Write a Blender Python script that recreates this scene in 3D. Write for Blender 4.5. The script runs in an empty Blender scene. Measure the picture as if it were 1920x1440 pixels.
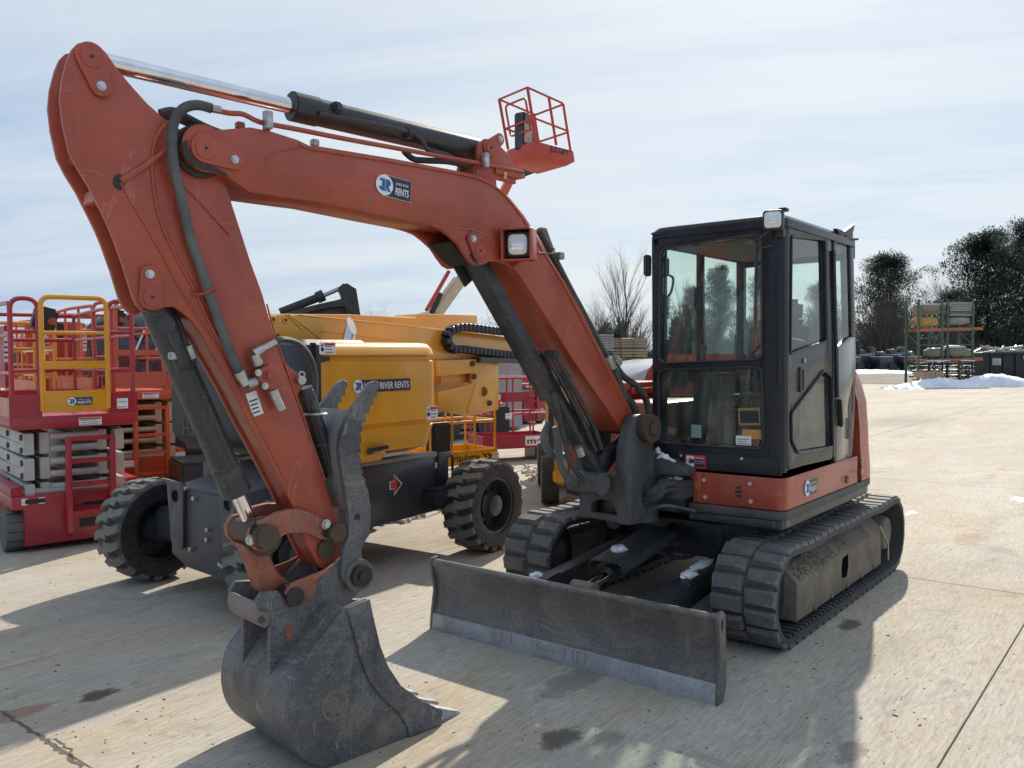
import bpy, bmesh, math, random
from mathutils import Vector, Matrix
S = bpy.context.scene
C = S.collection
random.seed(7)
RAD = math.radians

# ------------------------------------------------------------------ camera
CAM = Vector((6.07, 2.828, 1.764)); YAW = 3.816343; PIT = RAD(-1.868); ROLL = RAD(-0.485); FPX = 1588.0
_F = Vector((math.cos(YAW)*math.cos(PIT), math.sin(YAW)*math.cos(PIT), math.sin(PIT)))
_R = Vector((math.sin(YAW), -math.cos(YAW), 0)); _U = _R.cross(_F)
_R, _U = _R*math.cos(ROLL) + _U*math.sin(ROLL), -_R*math.sin(ROLL) + _U*math.cos(ROLL)
cam = bpy.data.cameras.new('camera'); cam_o = bpy.data.objects.new('camera', cam); C.objects.link(cam_o)
cam.sensor_width = 36; cam.lens = FPX/1920*36; cam.clip_end = 3000; cam.clip_start = .05
M3 = Matrix((_R, _U, -_F)).transposed()
cam_o.matrix_world = Matrix.Translation(CAM) @ M3.to_4x4()
S.camera = cam_o
S.cycles.max_bounces = 7; S.cycles.diffuse_bounces = 3; S.cycles.glossy_bounces = 4; S.cycles.transparent_max_bounces = 16; S.cycles.caustics_reflective = False; S.cycles.caustics_refractive = False
S.cycles.use_light_tree = False; S.cycles.use_adaptive_sampling = True; S.cycles.adaptive_threshold = .02

# ------------------------------------------------------------------ sun, sky, exposure
SUN_AZ = RAD(197.0); SUN_EL = RAD(36)          # direction towards the sun
sd = bpy.data.lights.new('sun', 'SUN'); sd.energy = 4.5; sd.angle = RAD(0.9); sd.color = (1, .915, .79)
so = bpy.data.objects.new('sun', sd); C.objects.link(so)
SUNV = Vector((math.cos(SUN_AZ)*math.cos(SUN_EL), math.sin(SUN_AZ)*math.cos(SUN_EL), math.sin(SUN_EL)))
so.rotation_euler = SUNV.to_track_quat('Z', 'Y').to_euler()
so.location = SUNV*60
w = bpy.data.worlds.new('World'); S.world = w; w.use_nodes = True
S.view_settings.view_transform = 'Standard'; S.view_settings.look = 'None'
S.view_settings.exposure = 0.3; S.view_settings.gamma = 1
def build_sky():
    nt = w.node_tree; N = nt.nodes; L = nt.links; N.clear()
    out = N.new('ShaderNodeOutputWorld'); bg = N.new('ShaderNodeBackground')
    sky = N.new('ShaderNodeTexSky'); sky.sky_type = 'NISHITA'; sky.sun_disc = False
    sky.sun_elevation = SUN_EL; sky.sun_rotation = math.pi/2 - SUN_AZ
    sky.air_density = 1.0; sky.dust_density = 1.0; sky.ozone_density = 1.0
    bg.inputs['Strength'].default_value = .12
    tc = N.new('ShaderNodeTexCoord'); sep = N.new('ShaderNodeSeparateXYZ'); L.new(tc.outputs['Generated'], sep.inputs[0])
    mz = N.new('ShaderNodeMath'); mz.operation = 'MAXIMUM'; L.new(sep.outputs['Z'], mz.inputs[0]); mz.inputs[1].default_value = 0.0
    ad = N.new('ShaderNodeMath'); ad.operation = 'ADD'; L.new(mz.outputs[0], ad.inputs[0]); ad.inputs[1].default_value = .12
    dx = N.new('ShaderNodeMath'); dx.operation = 'DIVIDE'; L.new(sep.outputs['X'], dx.inputs[0]); L.new(ad.outputs[0], dx.inputs[1])
    dy = N.new('ShaderNodeMath'); dy.operation = 'DIVIDE'; L.new(sep.outputs['Y'], dy.inputs[0]); L.new(ad.outputs[0], dy.inputs[1])
    cm = N.new('ShaderNodeCombineXYZ'); L.new(dx.outputs[0], cm.inputs[0]); L.new(dy.outputs[0], cm.inputs[1])
    mr_ = N.new('ShaderNodeMapping'); mr_.inputs['Rotation'].default_value = (0, 0, -YAW+RAD(14)); L.new(cm.outputs[0], mr_.inputs[0])
    mp = N.new('ShaderNodeMapping'); mp.inputs['Scale'].default_value = (.62, .17, 1); mp.inputs['Location'].default_value = (3.7, 1.3, 0)
    L.new(mr_.outputs[0], mp.inputs[0])
    n1 = N.new('ShaderNodeTexNoise'); n1.inputs['Scale'].default_value = 2.0; n1.inputs['Detail'].default_value = 6; n1.inputs['Roughness'].default_value = .55; n1.inputs['Distortion'].default_value = .5
    L.new(mp.outputs[0], n1.inputs['Vector'])
    r1 = N.new('ShaderNodeValToRGB'); r1.color_ramp.elements[0].position = .40; r1.color_ramp.elements[1].position = .64
    r1.color_ramp.elements[0].color = (.88, .88, .88, 1); r1.color_ramp.elements[1].color = (1, 1, 1, 1)
    L.new(n1.outputs['Fac'], r1.inputs[0])
    # thin high cloud lit through by the sun: whiter near it
    dot = N.new('ShaderNodeVectorMath'); dot.operation = 'DOT_PRODUCT'; L.new(tc.outputs['Generated'], dot.inputs[0]); dot.inputs[1].default_value = SUNV
    mr = N.new('ShaderNodeMapRange'); mr.inputs['From Min'].default_value = -.3; mr.inputs['From Max'].default_value = 1.0; mr.inputs['To Min'].default_value = 0; mr.inputs['To Max'].default_value = 1
    L.new(dot.outputs['Value'], mr.inputs[0])
    pw = N.new('ShaderNodeMath'); pw.operation = 'POWER'; L.new(mr.outputs[0], pw.inputs[0]); pw.inputs[1].default_value = 4.0
    cc = N.new('ShaderNodeMix'); cc.data_type = 'RGBA'; cc.inputs[6].default_value = (2.95, 3.75, 4.95, 1); cc.inputs[7].default_value = (6.1, 6.15, 5.95, 1)
    L.new(pw.outputs[0], cc.inputs[0])
    # streaks: thicker and thinner veil
    r2 = N.new('ShaderNodeValToRGB'); r2.color_ramp.elements[0].position = .34; r2.color_ramp.elements[1].position = .68
    r2.color_ramp.elements[0].color = (.75, .84, .96, 1); r2.color_ramp.elements[1].color = (1.28, 1.23, 1.13, 1); L.new(n1.outputs['Fac'], r2.inputs[0])
    cv = N.new('ShaderNodeMix'); cv.data_type = 'RGBA'; cv.blend_type = 'MULTIPLY'; cv.inputs[0].default_value = 1; L.new(cc.outputs[2], cv.inputs[6]); L.new(r2.outputs[0], cv.inputs[7])
    mx = N.new('ShaderNodeMix'); mx.data_type = 'RGBA'
    L.new(r1.outputs[0], mx.inputs[0]); L.new(sky.outputs[0], mx.inputs[6]); L.new(cv.outputs[2], mx.inputs[7])
    L.new(mx.outputs[2], bg.inputs['Color']); L.new(bg.outputs[0], out.inputs[0])
build_sky()

# ------------------------------------------------------------------ measuring helpers
def ray(px, py): return _F + _R*((px-960)/FPX) + _U*((720-py)/FPX)
def onplane(px, py, p, n):
    d = ray(px, py); return CAM + d*((p-CAM).dot(n)/d.dot(n))
def PY(px, py, y): return onplane(px, py, Vector((0, y, 0)), Vector((0, 1, 0)))
def PX(px, py, x): return onplane(px, py, Vector((x, 0, 0)), Vector((1, 0, 0)))
def PZ(px, py, z=0.): return onplane(px, py, Vector((0, 0, z)), Vector((0, 0, 1)))
PHI = RAD(7.5); BO = Vector((1.15, 0.0, 0)); BD = Vector((math.cos(PHI), -math.sin(PHI), 0)); BN = Vector((-math.sin(PHI), -math.cos(PHI), 0))
def PB(px, py, b): return onplane(px, py, BO + BN*b, BN)     # plane parallel to the boom, b metres to its far side
def BB(a, b, z): return BO + BD*a + BN*b + Vector((0, 0, z))

# ------------------------------------------------------------------ mesh helpers
def finish(bm, name, mat, parent=None, smooth=40, **kw):
    bmesh.ops.recalc_face_normals(bm, faces=bm.faces)
    me = bpy.data.meshes.new(name); bm.to_mesh(me); bm.free()
    if smooth:
        for p in me.polygons: p.use_smooth = True
        me.set_sharp_from_angle(angle=RAD(smooth))
    if mat is not None:
        for m in (mat if isinstance(mat, (list, tuple)) else [mat]): me.materials.append(m)
    o = bpy.data.objects.new(name, me); C.objects.link(o)
    if parent: o.parent = parent
    for k, v in kw.items(): o[k] = v
    return o
def thing(name, label, cat, loc=(0, 0, 0), rz=0, group=None):
    o = bpy.data.objects.new(name, None); C.objects.link(o); o.location = loc; o.rotation_euler = (0, 0, rz); o.empty_display_size = .2
    o['label'] = label; o['category'] = cat
    if group: o['group'] = group
    return o
def tag(o, label, cat, group=None):
    o['label'] = label; o['category'] = cat
    if group: o['group'] = group
    return o
def structure(o): o['kind'] = 'structure'; return o
def inst(o, parent, mat4=None, name=None):
    c = o.copy(); C.objects.link(c); c.parent = parent
    if name: c.name = name
    if mat4 is not None: c.matrix_local = mat4
    return c
def copy_tree(o, parent=None):
    c = o.copy(); C.objects.link(c); c.parent = parent
    for ch in list(o.children): copy_tree(ch, c)
    return c
def bevel_sharp(bm, off, seg=2, ang=35, geom=None):
    if off <= 0: return
    es = [e for e in (geom or bm.edges) if e.is_valid and len(e.link_faces) == 2 and e.calc_face_angle(0) > RAD(ang)]
    if es: bmesh.ops.bevel(bm, geom=es, offset=off, segments=seg, affect='EDGES', profile=.5, clamp_overlap=True)
def add_prism(bm, pts, vec, holes=(), bevel=0, seg=2):
    """solid from a flat 3-D outline (with holes) pushed along vec"""
    b2 = bmesh.new(); es = []
    for loop in [pts] + list(holes):
        vs = [b2.verts.new(p) for p in loop]
        es += [b2.edges.new((vs[i], vs[(i+1) % len(vs)])) for i in range(len(vs))]
    if holes: bmesh.ops.triangle_fill(b2, use_beauty=True, edges=es)
    else:
        b2.faces.new(b2.verts[:])
    r = bmesh.ops.extrude_face_region(b2, geom=b2.faces[:])
    bmesh.ops.translate(b2, verts=[v for v in r['geom'] if isinstance(v, bmesh.types.BMVert)], vec=vec)
    bmesh.ops.recalc_face_normals(b2, faces=b2.faces)
    bevel_sharp(b2, bevel, seg)
    join(bm, b2)
def join(bm, b2, m=None):
    if m is not None: bmesh.ops.transform(b2, matrix=m, verts=b2.verts)
    me = bpy.data.meshes.new('tmp'); b2.to_mesh(me); b2.free(); bm.from_mesh(me); bpy.data.meshes.remove(me)
def frame(axis, up=Vector((0, 0, 1))):
    z = Vector(axis).normalized(); up = Vector(up)
    if abs(z.dot(up.normalized())) > .98: up = Vector((1, 0, 0))
    x = up.cross(z).normalized(); y = z.cross(x)
    return Matrix((x, y, z)).transposed()
def add_cyl(bm, p0, p1, r0, r1=None, n=20, bevel=0, caps=True):
    p0 = Vector(p0); p1 = Vector(p1); r1 = r0 if r1 is None else r1
    m = frame(p1-p0); a = []; b = []
    for i in range(n):
        t = 2*math.pi*i/n; v = Vector((math.cos(t), math.sin(t), 0))
        a.append(p0 + m@(v*r0)); b.append(p1 + m@(v*r1))
    b2 = bmesh.new(); va = [b2.verts.new(p) for p in a]; vb = [b2.verts.new(p) for p in b]
    for i in range(n): b2.faces.new((va[i], va[(i+1) % n], vb[(i+1) % n], vb[i]))
    if caps: b2.faces.new(va[::-1]); b2.faces.new(vb)
    if bevel: bevel_sharp(b2, bevel, 2, 50)
    join(bm, b2)
def add_rev(bm, o, axis, prof, n=32, close=False):
    """revolve (radius, height) profile round axis through o"""
    o = Vector(o); m = frame(axis); rings = []
    for r, h in prof:
        rings.append([bm.verts.new(o + m@Vector((r*math.cos(2*math.pi*i/n), r*math.sin(2*math.pi*i/n), h))) for i in range(n)])
    K = len(rings)
    for k in range(K if close else K-1):
        A = rings[k]; B = rings[(k+1) % K]
        for i in range(n): bm.faces.new((A[i], A[(i+1) % n], B[(i+1) % n], B[i]))
    if not close:
        bm.faces.new(rings[0][::-1]); bm.faces.new(rings[-1])
def add_box(bm, c, s, rot=None, bevel=0, seg=2):
    b2 = bmesh.new(); bmesh.ops.create_cube(b2, size=1)
    bmesh.ops.scale(b2, vec=s, verts=b2.verts)
    if bevel: bmesh.ops.bevel(b2, geom=b2.edges[:], offset=bevel, segments=seg, affect='EDGES', clamp_overlap=True)
    m = Matrix.Translation(Vector(c))
    if rot is not None: m = m @ (rot if len(rot) == 4 else rot.to_4x4())
    join(bm, b2, m)
def add_bar(bm, p0, p1, wx, wy, up=(0, 0, 1), bevel=0):
    p0 = Vector(p0); p1 = Vector(p1); m = frame(p1-p0, up)
    add_box(bm, (p0+p1)/2, (wx, wy, (p1-p0).length), m.to_4x4(), bevel)
def spline(pts, k=8):
    pts = [Vector(p) for p in pts]; out = []
    for i in range(len(pts)-1):
        p0 = pts[max(i-1, 0)]; p1 = pts[i]; p2 = pts[i+1]; p3 = pts[min(i+2, len(pts)-1)]
        for j in range(k):
            t = j/k
            out.append(.5*((2*p1) + (p2-p0)*t + (2*p0-5*p1+4*p2-p3)*t*t + (3*p1-p0-3*p2+p3)*t**3))
    return out + [pts[-1]]
def fillet(pts, r, k=5, cyc=False):
    pts = [Vector(p) for p in pts]; out = []; n = len(pts)
    for i, p in enumerate(pts):
        if not cyc and i in (0, n-1): out.append(p); continue
        a = pts[i-1]; b = pts[(i+1) % n]; da = (a-p); db = (b-p)
        rr = min(r, da.length*.49, db.length*.49)
        A = p + da.normalized()*rr; B = p + db.normalized()*rr
        for j in range(k+1):
            t = j/k; out.append(A*(1-t)**2 + p*2*t*(1-t) + B*t*t)
    return out
def add_tube(bm, pts, r, n=8, cyc=False, caps=True):
    pts = [Vector(p) for p in pts]; K = len(pts); rings = []
    t0 = (pts[1]-pts[0]).normalized(); m = frame(t0); x = m.col[0].copy()
    for i, p in enumerate(pts):
        if cyc: t = (pts[(i+1) % K]-pts[i-1]).normalized()
        else: t = (pts[min(i+1, K-1)]-pts[max(i-1, 0)]).normalized()
        x = (x - t*x.dot(t)).normalized(); y = t.cross(x)
        rr = r[i] if isinstance(r, (list, tuple)) else r
        rings.append([bm.verts.new(p + (x*math.cos(2*math.pi*j/n) + y*math.sin(2*math.pi*j/n))*rr) for j in range(n)])
    for k in range(K if cyc else K-1):
        A = rings[k]; B = rings[(k+1) % K]
        for j in range(n): bm.faces.new((A[j], A[(j+1) % n], B[(j+1) % n], B[j]))
    if caps and not cyc: bm.faces.new(rings[0][::-1]); bm.faces.new(rings[-1])
def mk(fn, name, mat, parent=None, smooth=40, **kw):
    bm = bmesh.new(); fn(bm); return finish(bm, name, mat, parent, smooth, **kw)
def prism(name, pts, vec, mat, parent=None, holes=(), bevel=.004, seg=2, **kw):
    bm = bmesh.new(); add_prism(bm, pts, vec, holes, bevel, seg); return finish(bm, name, mat, parent, **kw)
def cylinder(name, p0, p1, r, mat, parent=None, n=20, bevel=0, r1=None, **kw):
    bm = bmesh.new(); add_cyl(bm, p0, p1, r, r1, n, bevel); return finish(bm, name, mat, parent, **kw)
def box(name, c, s, mat, parent=None, rot=None, bevel=.004, seg=2, **kw):
    bm = bmesh.new(); add_box(bm, c, s, rot, bevel, seg); return finish(bm, name, mat, parent, **kw)
def tube(name, pts, r, mat, parent=None, n=8, cyc=False, **kw):
    bm = bmesh.new(); add_tube(bm, pts, r, n, cyc); return finish(bm, name, mat, parent, **kw)
def hexbolt(name, p, axis, r, mat, parent, h=None):
    h = h or r*.8; p = Vector(p); a = Vector(axis).normalized(); bm = bmesh.new()
    add_cyl(bm, p, p+a*h*.35, r*1.45, n=14); add_cyl(bm, p+a*h*.35, p+a*h*1.3, r, n=6, bevel=r*.1)
    return finish(bm, name, mat, parent)
def circle(c, r, ax, ay, n=24, ry=None):
    c = Vector(c); ry = ry or r
    return [c + Vector(ax)*(r*math.cos(2*math.pi*i/n)) + Vector(ay)*(ry*math.sin(2*math.pi*i/n)) for i in range(n)]
def rrect(c, ax, ay, wx, wy, r, k=5):
    c = Vector(c); ax = Vector(ax); ay = Vector(ay)
    return fillet([c-ax*wx/2-ay*wy/2, c+ax*wx/2-ay*wy/2, c+ax*wx/2+ay*wy/2, c-ax*wx/2+ay*wy/2], r, k, True)
def text_mesh(name, body, mat, parent, p, ax, ay, height, width=None, bold=.0, depth=.0008):
    """flat lettering: p = lower left corner, ax right, ay up, height of capitals, total width"""
    cu = bpy.data.curves.new('t', 'FONT'); cu.body = body; cu.size = 1; cu.offset = bold
    ob = bpy.data.objects.new('t', cu)
    me = bpy.data.meshes.new_from_object(ob)
    bpy.data.objects.remove(ob); bpy.data.curves.remove(cu)
    xs = [v.co.x for v in me.vertices]; x0, x1 = min(xs), max(xs)
    sy = height/.70; sx = (width/(x1-x0)) if width else sy*.8
    ax = Vector(ax).normalized(); ay = Vector(ay).normalized(); nz = ax.cross(ay); p = Vector(p)
    for v in me.vertices: v.co = p + ax*((v.co.x-x0)*sx) + ay*(v.co.y*sy) + nz*depth
    me.name = name; me.materials.clear(); me.materials.append(mat)
    o = bpy.data.objects.new(name, me); C.objects.link(o); o.parent = parent
    return o

# ------------------------------------------------------------------ materials
MATS = {}
def base_mat(name):
    m = bpy.data.materials.new(name); m.use_nodes = True; nt = m.node_tree
    return m, nt, nt.nodes, nt.links, nt.nodes['Principled BSDF']
def nz(N, L, vec, scale, detail=4, rough=.55, dist=0):
    n = N.new('ShaderNodeTexNoise'); n.inputs['Scale'].default_value = scale; n.inputs['Detail'].default_value = detail
    n.inputs['Roughness'].default_value = rough; n.inputs['Distortion'].default_value = dist
    if vec is not None: L.new(vec, n.inputs['Vector'])
    return n.outputs['Fac']
def ramp(N, L, fac, stops):
    r = N.new('ShaderNodeValToRGB'); e = r.color_ramp.elements
    while len(e) < len(stops): e.new(.5)
    for i, (p, c) in enumerate(stops):
        e[i].position = p; e[i].color = (*c, 1) if isinstance(c, tuple) else (c, c, c, 1)
    L.new(fac, r.inputs[0]); return r.outputs[0]
def mixc(N, L, fac, a, b, mode='MIX'):
    m = N.new('ShaderNodeMix'); m.data_type = 'RGBA'; m.blend_type = mode
    for s, v in ((0, fac), (6, a), (7, b)):
        if isinstance(v, (int, float)): m.inputs[s].default_value = v
        elif isinstance(v, tuple): m.inputs[s].default_value = (*v, 1)
        else: L.new(v, m.inputs[s])
    return m.outputs[2]
def coords(N, L, scale=None, world=False):
    t = N.new('ShaderNodeTexCoord')
    src = t.outputs['Object']
    if world:
        g = N.new('ShaderNodeNewGeometry'); src = g.outputs['Position']
    if scale is None: return src
    mp = N.new('ShaderNodeMapping'); mp.inputs['Scale'].default_value = scale; L.new(src, mp.inputs[0]); return mp.outputs[0]
def bump(N, L, P, h, strength=.2, dist=.01):
    b = N.new('ShaderNodeBump'); b.inputs['Strength'].default_value = strength; b.inputs['Distance'].default_value = dist
    L.new(h, b.inputs['Height']); L.new(b.outputs[0], P.inputs['Normal'])
def paint(name, col, rough=.4, dirt=.25, dirtcol=(.20, .17, .13), scratch=.0, scratchcol=(.35, .33, .3), metal=0, var=.12, coat=0, bumpy=.05, dscale=3.5, spec=.5):
    if name in MATS: return MATS[name]
    m, nt, N, L, P = base_mat(name); v = coords(N, L)
    lo = tuple(c*(1-var) for c in col); hi = tuple(min(1, c*(1+var)) for c in col)
    c = ramp(N, L, nz(N, L, v, 2.1, 5, .6), [(.3, lo), (.7, hi)])
    rr = rough
    if dirt > 0:
        d = ramp(N, L, nz(N, L, v, dscale, 8, .68, .4), [(.5-.12, 0.), (.78, dirt*1.6 if dirt < .6 else 1.)])
        c = mixc(N, L, d, c, dirtcol)
        rm = N.new('ShaderNodeMapRange'); rm.inputs['To Min'].default_value = rough; rm.inputs['To Max'].default_value = min(1, rough+.5); L.new(d, rm.inputs[0])
        L.new(rm.outputs[0], P.inputs['Roughness'])
    else: P.inputs['Roughness'].default_value = rough
    if scratch > 0:
        vs = coords(N, L, (9, 9, 40)); s = ramp(N, L, nz(N, L, vs, 2.2, 8, .75, 1.2), [(.62, 0.), (.70, scratch)])
        c = mixc(N, L, s, c, scratchcol)
    L.new(c, P.inputs['Base Color']); P.inputs['Metallic'].default_value = metal; P.inputs['Specular IOR Level'].default_value = spec
    if coat: P.inputs['Coat Weight'].default_value = coat; P.inputs['Coat Roughness'].default_value = .12
    if bumpy: bump(N, L, P, nz(N, L, v, 26, 5, .6), bumpy, .01)
    MATS[name] = m; return m
def plain(name, col, rough=.5, metal=0, emit=None, coat=0):
    if name in MATS: return MATS[name]
    m, nt, N, L, P = base_mat(name); v = coords(N, L)
    c = ramp(N, L, nz(N, L, v, 14, 4), [(.3, tuple(x*.9 for x in col)), (.7, tuple(min(1, x*1.1) for x in col))])
    L.new(c, P.inputs['Base Color']); P.inputs['Roughness'].default_value = rough; P.inputs['Metallic'].default_value = metal
    if coat: P.inputs['Coat Weight'].default_value = coat
    if emit: P.inputs['Emission Color'].default_value = (*emit[0], 1); P.inputs['Emission Strength'].default_value = emit[1]
    MATS[name] = m; return m
def glass_mat(name, tint, gloss=1.0, ior=1.5, film=.04, filmcol=(.6, .62, .58)):
    if name in MATS: return MATS[name]
    m, nt, N, L, P = base_mat(name); N.remove(P); out = N['Material Output']
    tr = N.new('ShaderNodeBsdfTransparent'); tr.inputs[0].default_value = (*tint, 1)
    gl = N.new('ShaderNodeBsdfGlossy'); gl.inputs['Roughness'].default_value = .02; gl.inputs[0].default_value = (gloss, gloss, gloss, 1)
    fr = N.new('ShaderNodeFresnel'); fr.inputs[0].default_value = ior
    ge = N.new('ShaderNodeNewGeometry')
    i2 = N.new('ShaderNodeMath'); i2.operation = 'SUBTRACT'; i2.inputs[0].default_value = 1.0; L.new(ge.outputs['Backfacing'], i2.inputs[1])
    fm = N.new('ShaderNodeMath'); fm.operation = 'MULTIPLY'; L.new(fr.outputs[0], fm.inputs[0]); L.new(i2.outputs[0], fm.inputs[1])
    mx = N.new('ShaderNodeMixShader'); L.new(fm.outputs[0], mx.inputs[0]); L.new(tr.outputs[0], mx.inputs[1]); L.new(gl.outputs[0], mx.inputs[2])
    df = N.new('ShaderNodeBsdfDiffuse'); df.inputs[0].default_value = (*filmcol, 1)
    v = coords(N, L, (3, 3, .7)); f = ramp(N, L, nz(N, L, v, 5, 6, .6), [(.4, film*.3), (.75, film*2.2)])
    m2 = N.new('ShaderNodeMixShader'); L.new(f, m2.inputs[0]); L.new(mx.outputs[0], m2.inputs[1]); L.new(df.outputs[0], m2.inputs[2])
    L.new(m2.outputs[0], out.inputs[0]); MATS[name] = m; return m

def worn(name, dark, mid, dust, rough=.5, amount=.5, scr=.6, scrcol=(.3, .29, .27), metal=0., s=1.0, b=.2, smudge=None, spk=1., coat=0):
    """scuffed, dusty surface: two-tone base, sharp-edged dust patches, fine speckle, scratch lines running several ways"""
    if name in MATS: return MATS[name]
    m, nt, N, L, P = base_mat(name); v = coords(N, L)
    c = ramp(N, L, nz(N, L, v, 2.6*s, 7, .62, .6), [(.34, dark), (.62, mid)])
    if smudge: c = mixc(N, L, ramp(N, L, nz(N, L, v, 1.7*s, 5, .6, 1.2), [(.52, 0.), (.66, .75)]), c, smudge)
    d = ramp(N, L, nz(N, L, v, 4.5*s, 10, .72, .8), [(.60-.22*amount, 0.), (.68-.10*amount, .45), (.86-.1*amount, .95)])
    c = mixc(N, L, d, c, dust)
    sp = ramp(N, L, nz(N, L, v, 70*s, 4, .7), [(.36, .55*spk), (.47, 0.), (.58, 0.), (.70, .45*spk)])
    c = mixc(N, L, sp, c, ramp(N, L, nz(N, L, v, 70*s, 4, .7), [(.45, tuple(x*.45 for x in dark)), (.55, dust)]))
    for sc, ro in (((3, 3, 60), (.5, .3, .2)), ((60, 4, 4), (.2, .7, .4)), ((5, 40, 3), (.9, .1, 1.1))):
        mp = N.new('ShaderNodeMapping'); mp.inputs['Scale'].default_value = sc; mp.inputs['Rotation'].default_value = ro; L.new(v, mp.inputs[0])
        f = nz(N, L, mp.outputs[0], 1.1*s, 3, .6, .5); k = ramp(N, L, f, [(.655, 0.), (.675, scr), (.70, 0.)])
        c = mixc(N, L, k, c, scrcol)
    L.new(c, P.inputs['Base Color']); P.inputs['Metallic'].default_value = metal
    rm = N.new('ShaderNodeMapRange'); rm.inputs['To Min'].default_value = rough; rm.inputs['To Max'].default_value = min(1, rough+.4); L.new(d, rm.inputs[0]); L.new(rm.outputs[0], P.inputs['Roughness'])
    if coat: P.inputs['Coat Weight'].default_value = coat; P.inputs['Coat Roughness'].default_value = .15
    bump(N, L, P, nz(N, L, v, 34*s, 6, .65), b, .008)
    MATS[name] = m; return m
RED = worn('faded_orange_paint', (.31, .052, .028), (.43, .080, .040), (.27, .135, .09), .40, .10, .4, (.52, .22, .14), s=.9, b=.035, spk=.25, coat=.2)
REDWORN = worn('worn_orange_paint', (.24, .07, .045), (.40, .12, .07), (.27, .20, .15), .5, .55, .5, (.42, .25, .18), s=1.4)
STEEL = worn('dusty_bucket_steel', (.058, .059, .063), (.135, .133, .132), (.28, .26, .225), .45, .6, .7, (.32, .31, .285), s=1.0, smudge=(.06, .075, .125))
BLADE = worn('dusty_blade_steel', (.10, .092, .087), (.155, .142, .133), (.27, .23, .185), .42, .42, .5, (.3, .275, .25), s=.9)
EDGE = worn('bare_cutting_edge', (.25, .26, .28), (.42, .43, .46), (.27, .23, .18), .4, .5, .4, (.7, .7, .7), metal=.15, s=1.1)
BLACK = worn('black_machine_paint', (.026, .029, .034), (.040, .043, .048), (.13, .115, .095), .38, .18, .5, (.24, .22, .18), s=1.2, b=.06)
FRAMEGREY = paint('grey_frame_paint', (.055, .058, .062), .5, .55, (.14, .12, .10), .1, dscale=5)
CASTGREY = worn('cast_grey_bracket', (.055, .06, .066), (.085, .088, .09), (.16, .135, .105), .5, .4, .3, (.17, .15, .13), s=1.3)
CABGREY = paint('dark_cab_paint', (.016, .020, .028), .24, .12, (.07, .065, .06), coat=0, spec=.28, bumpy=.01)
RUBBER = worn('dusty_track_rubber', (.095, .09, .087), (.165, .155, .148), (.28, .255, .22), .75, .55, .15, s=1.3, b=.3)
BELT = worn('dark_track_rubber', (.038, .041, .044), (.062, .064, .066), (.15, .14, .125), .7, .3, .1, s=1.4, b=.15)
MUD = worn('dried_mud', (.145, .122, .094), (.24, .205, .16), (.10, .082, .064), .9, .3, .1, s=1.6, b=.6)
GREASE_SHADE = paint('black_grease_and_shade', (.018, .016, .015), .3, .4, (.07, .05, .04), bumpy=.2)  # grease at the pins; its black also stands in for shade between the boom ears
HOSE = paint('hydraulic_hose', (.03, .032, .034), .5, .5, (.13, .125, .115), dscale=9)
HOSEDUST = paint('grey_spiral_hose', (.09, .10, .105), .55, .6, (.2, .2, .19), dscale=9)
CHROME = plain('chrome_rod', (.78, .78, .8), .08, 1.0)
ZINC = paint('zinc_fitting', (.5, .5, .47), .35, .4, (.25, .23, .19), metal=.85, dscale=14)
BOLT = paint('zinc_bolt', (.62, .64, .65), .3, .25, (.3, .25, .2), metal=.8, dscale=20)
PINBROWN = paint('rusty_pin', (.075, .058, .048), .5, .6, (.17, .10, .06), metal=.3, dscale=14)
SNOW = worn('old_snow', (.68, .70, .74), (.86, .88, .92), (.45, .42, .38), .6, .12, .0, s=1.6, b=.5, spk=.35)
WHITE = plain('white_print', (.82, .83, .84), .5)
BLACKP = plain('black_print', (.02, .022, .026), .45)
NAVY = plain('navy_print', (.03, .036, .05), .4)
BLUEP = plain('blue_print', (.03, .12, .36), .4)
REDP = plain('red_print', (.55, .04, .04), .45)
YELP = plain('yellow_print', (.75, .45, .06), .5)
LENS = plain('lamp_lens', (.75, .76, .76), .12, .2, coat=1)
LAMPB = plain('lamp_housing', (.03, .032, .035), .45)
CABGLASS = glass_mat('green_tinted_glass', (.91, .97, .945), 1.0, 1.5, .02)
DARKGLASS = glass_mat('lower_cab_glass', (.80, .86, .83), 1.0, 1.5, .05)
SEATM = plain('seat_fabric', (.03, .033, .036), .8)
INTER = plain('interior_plastic', (.06, .065, .07), .6)

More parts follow.
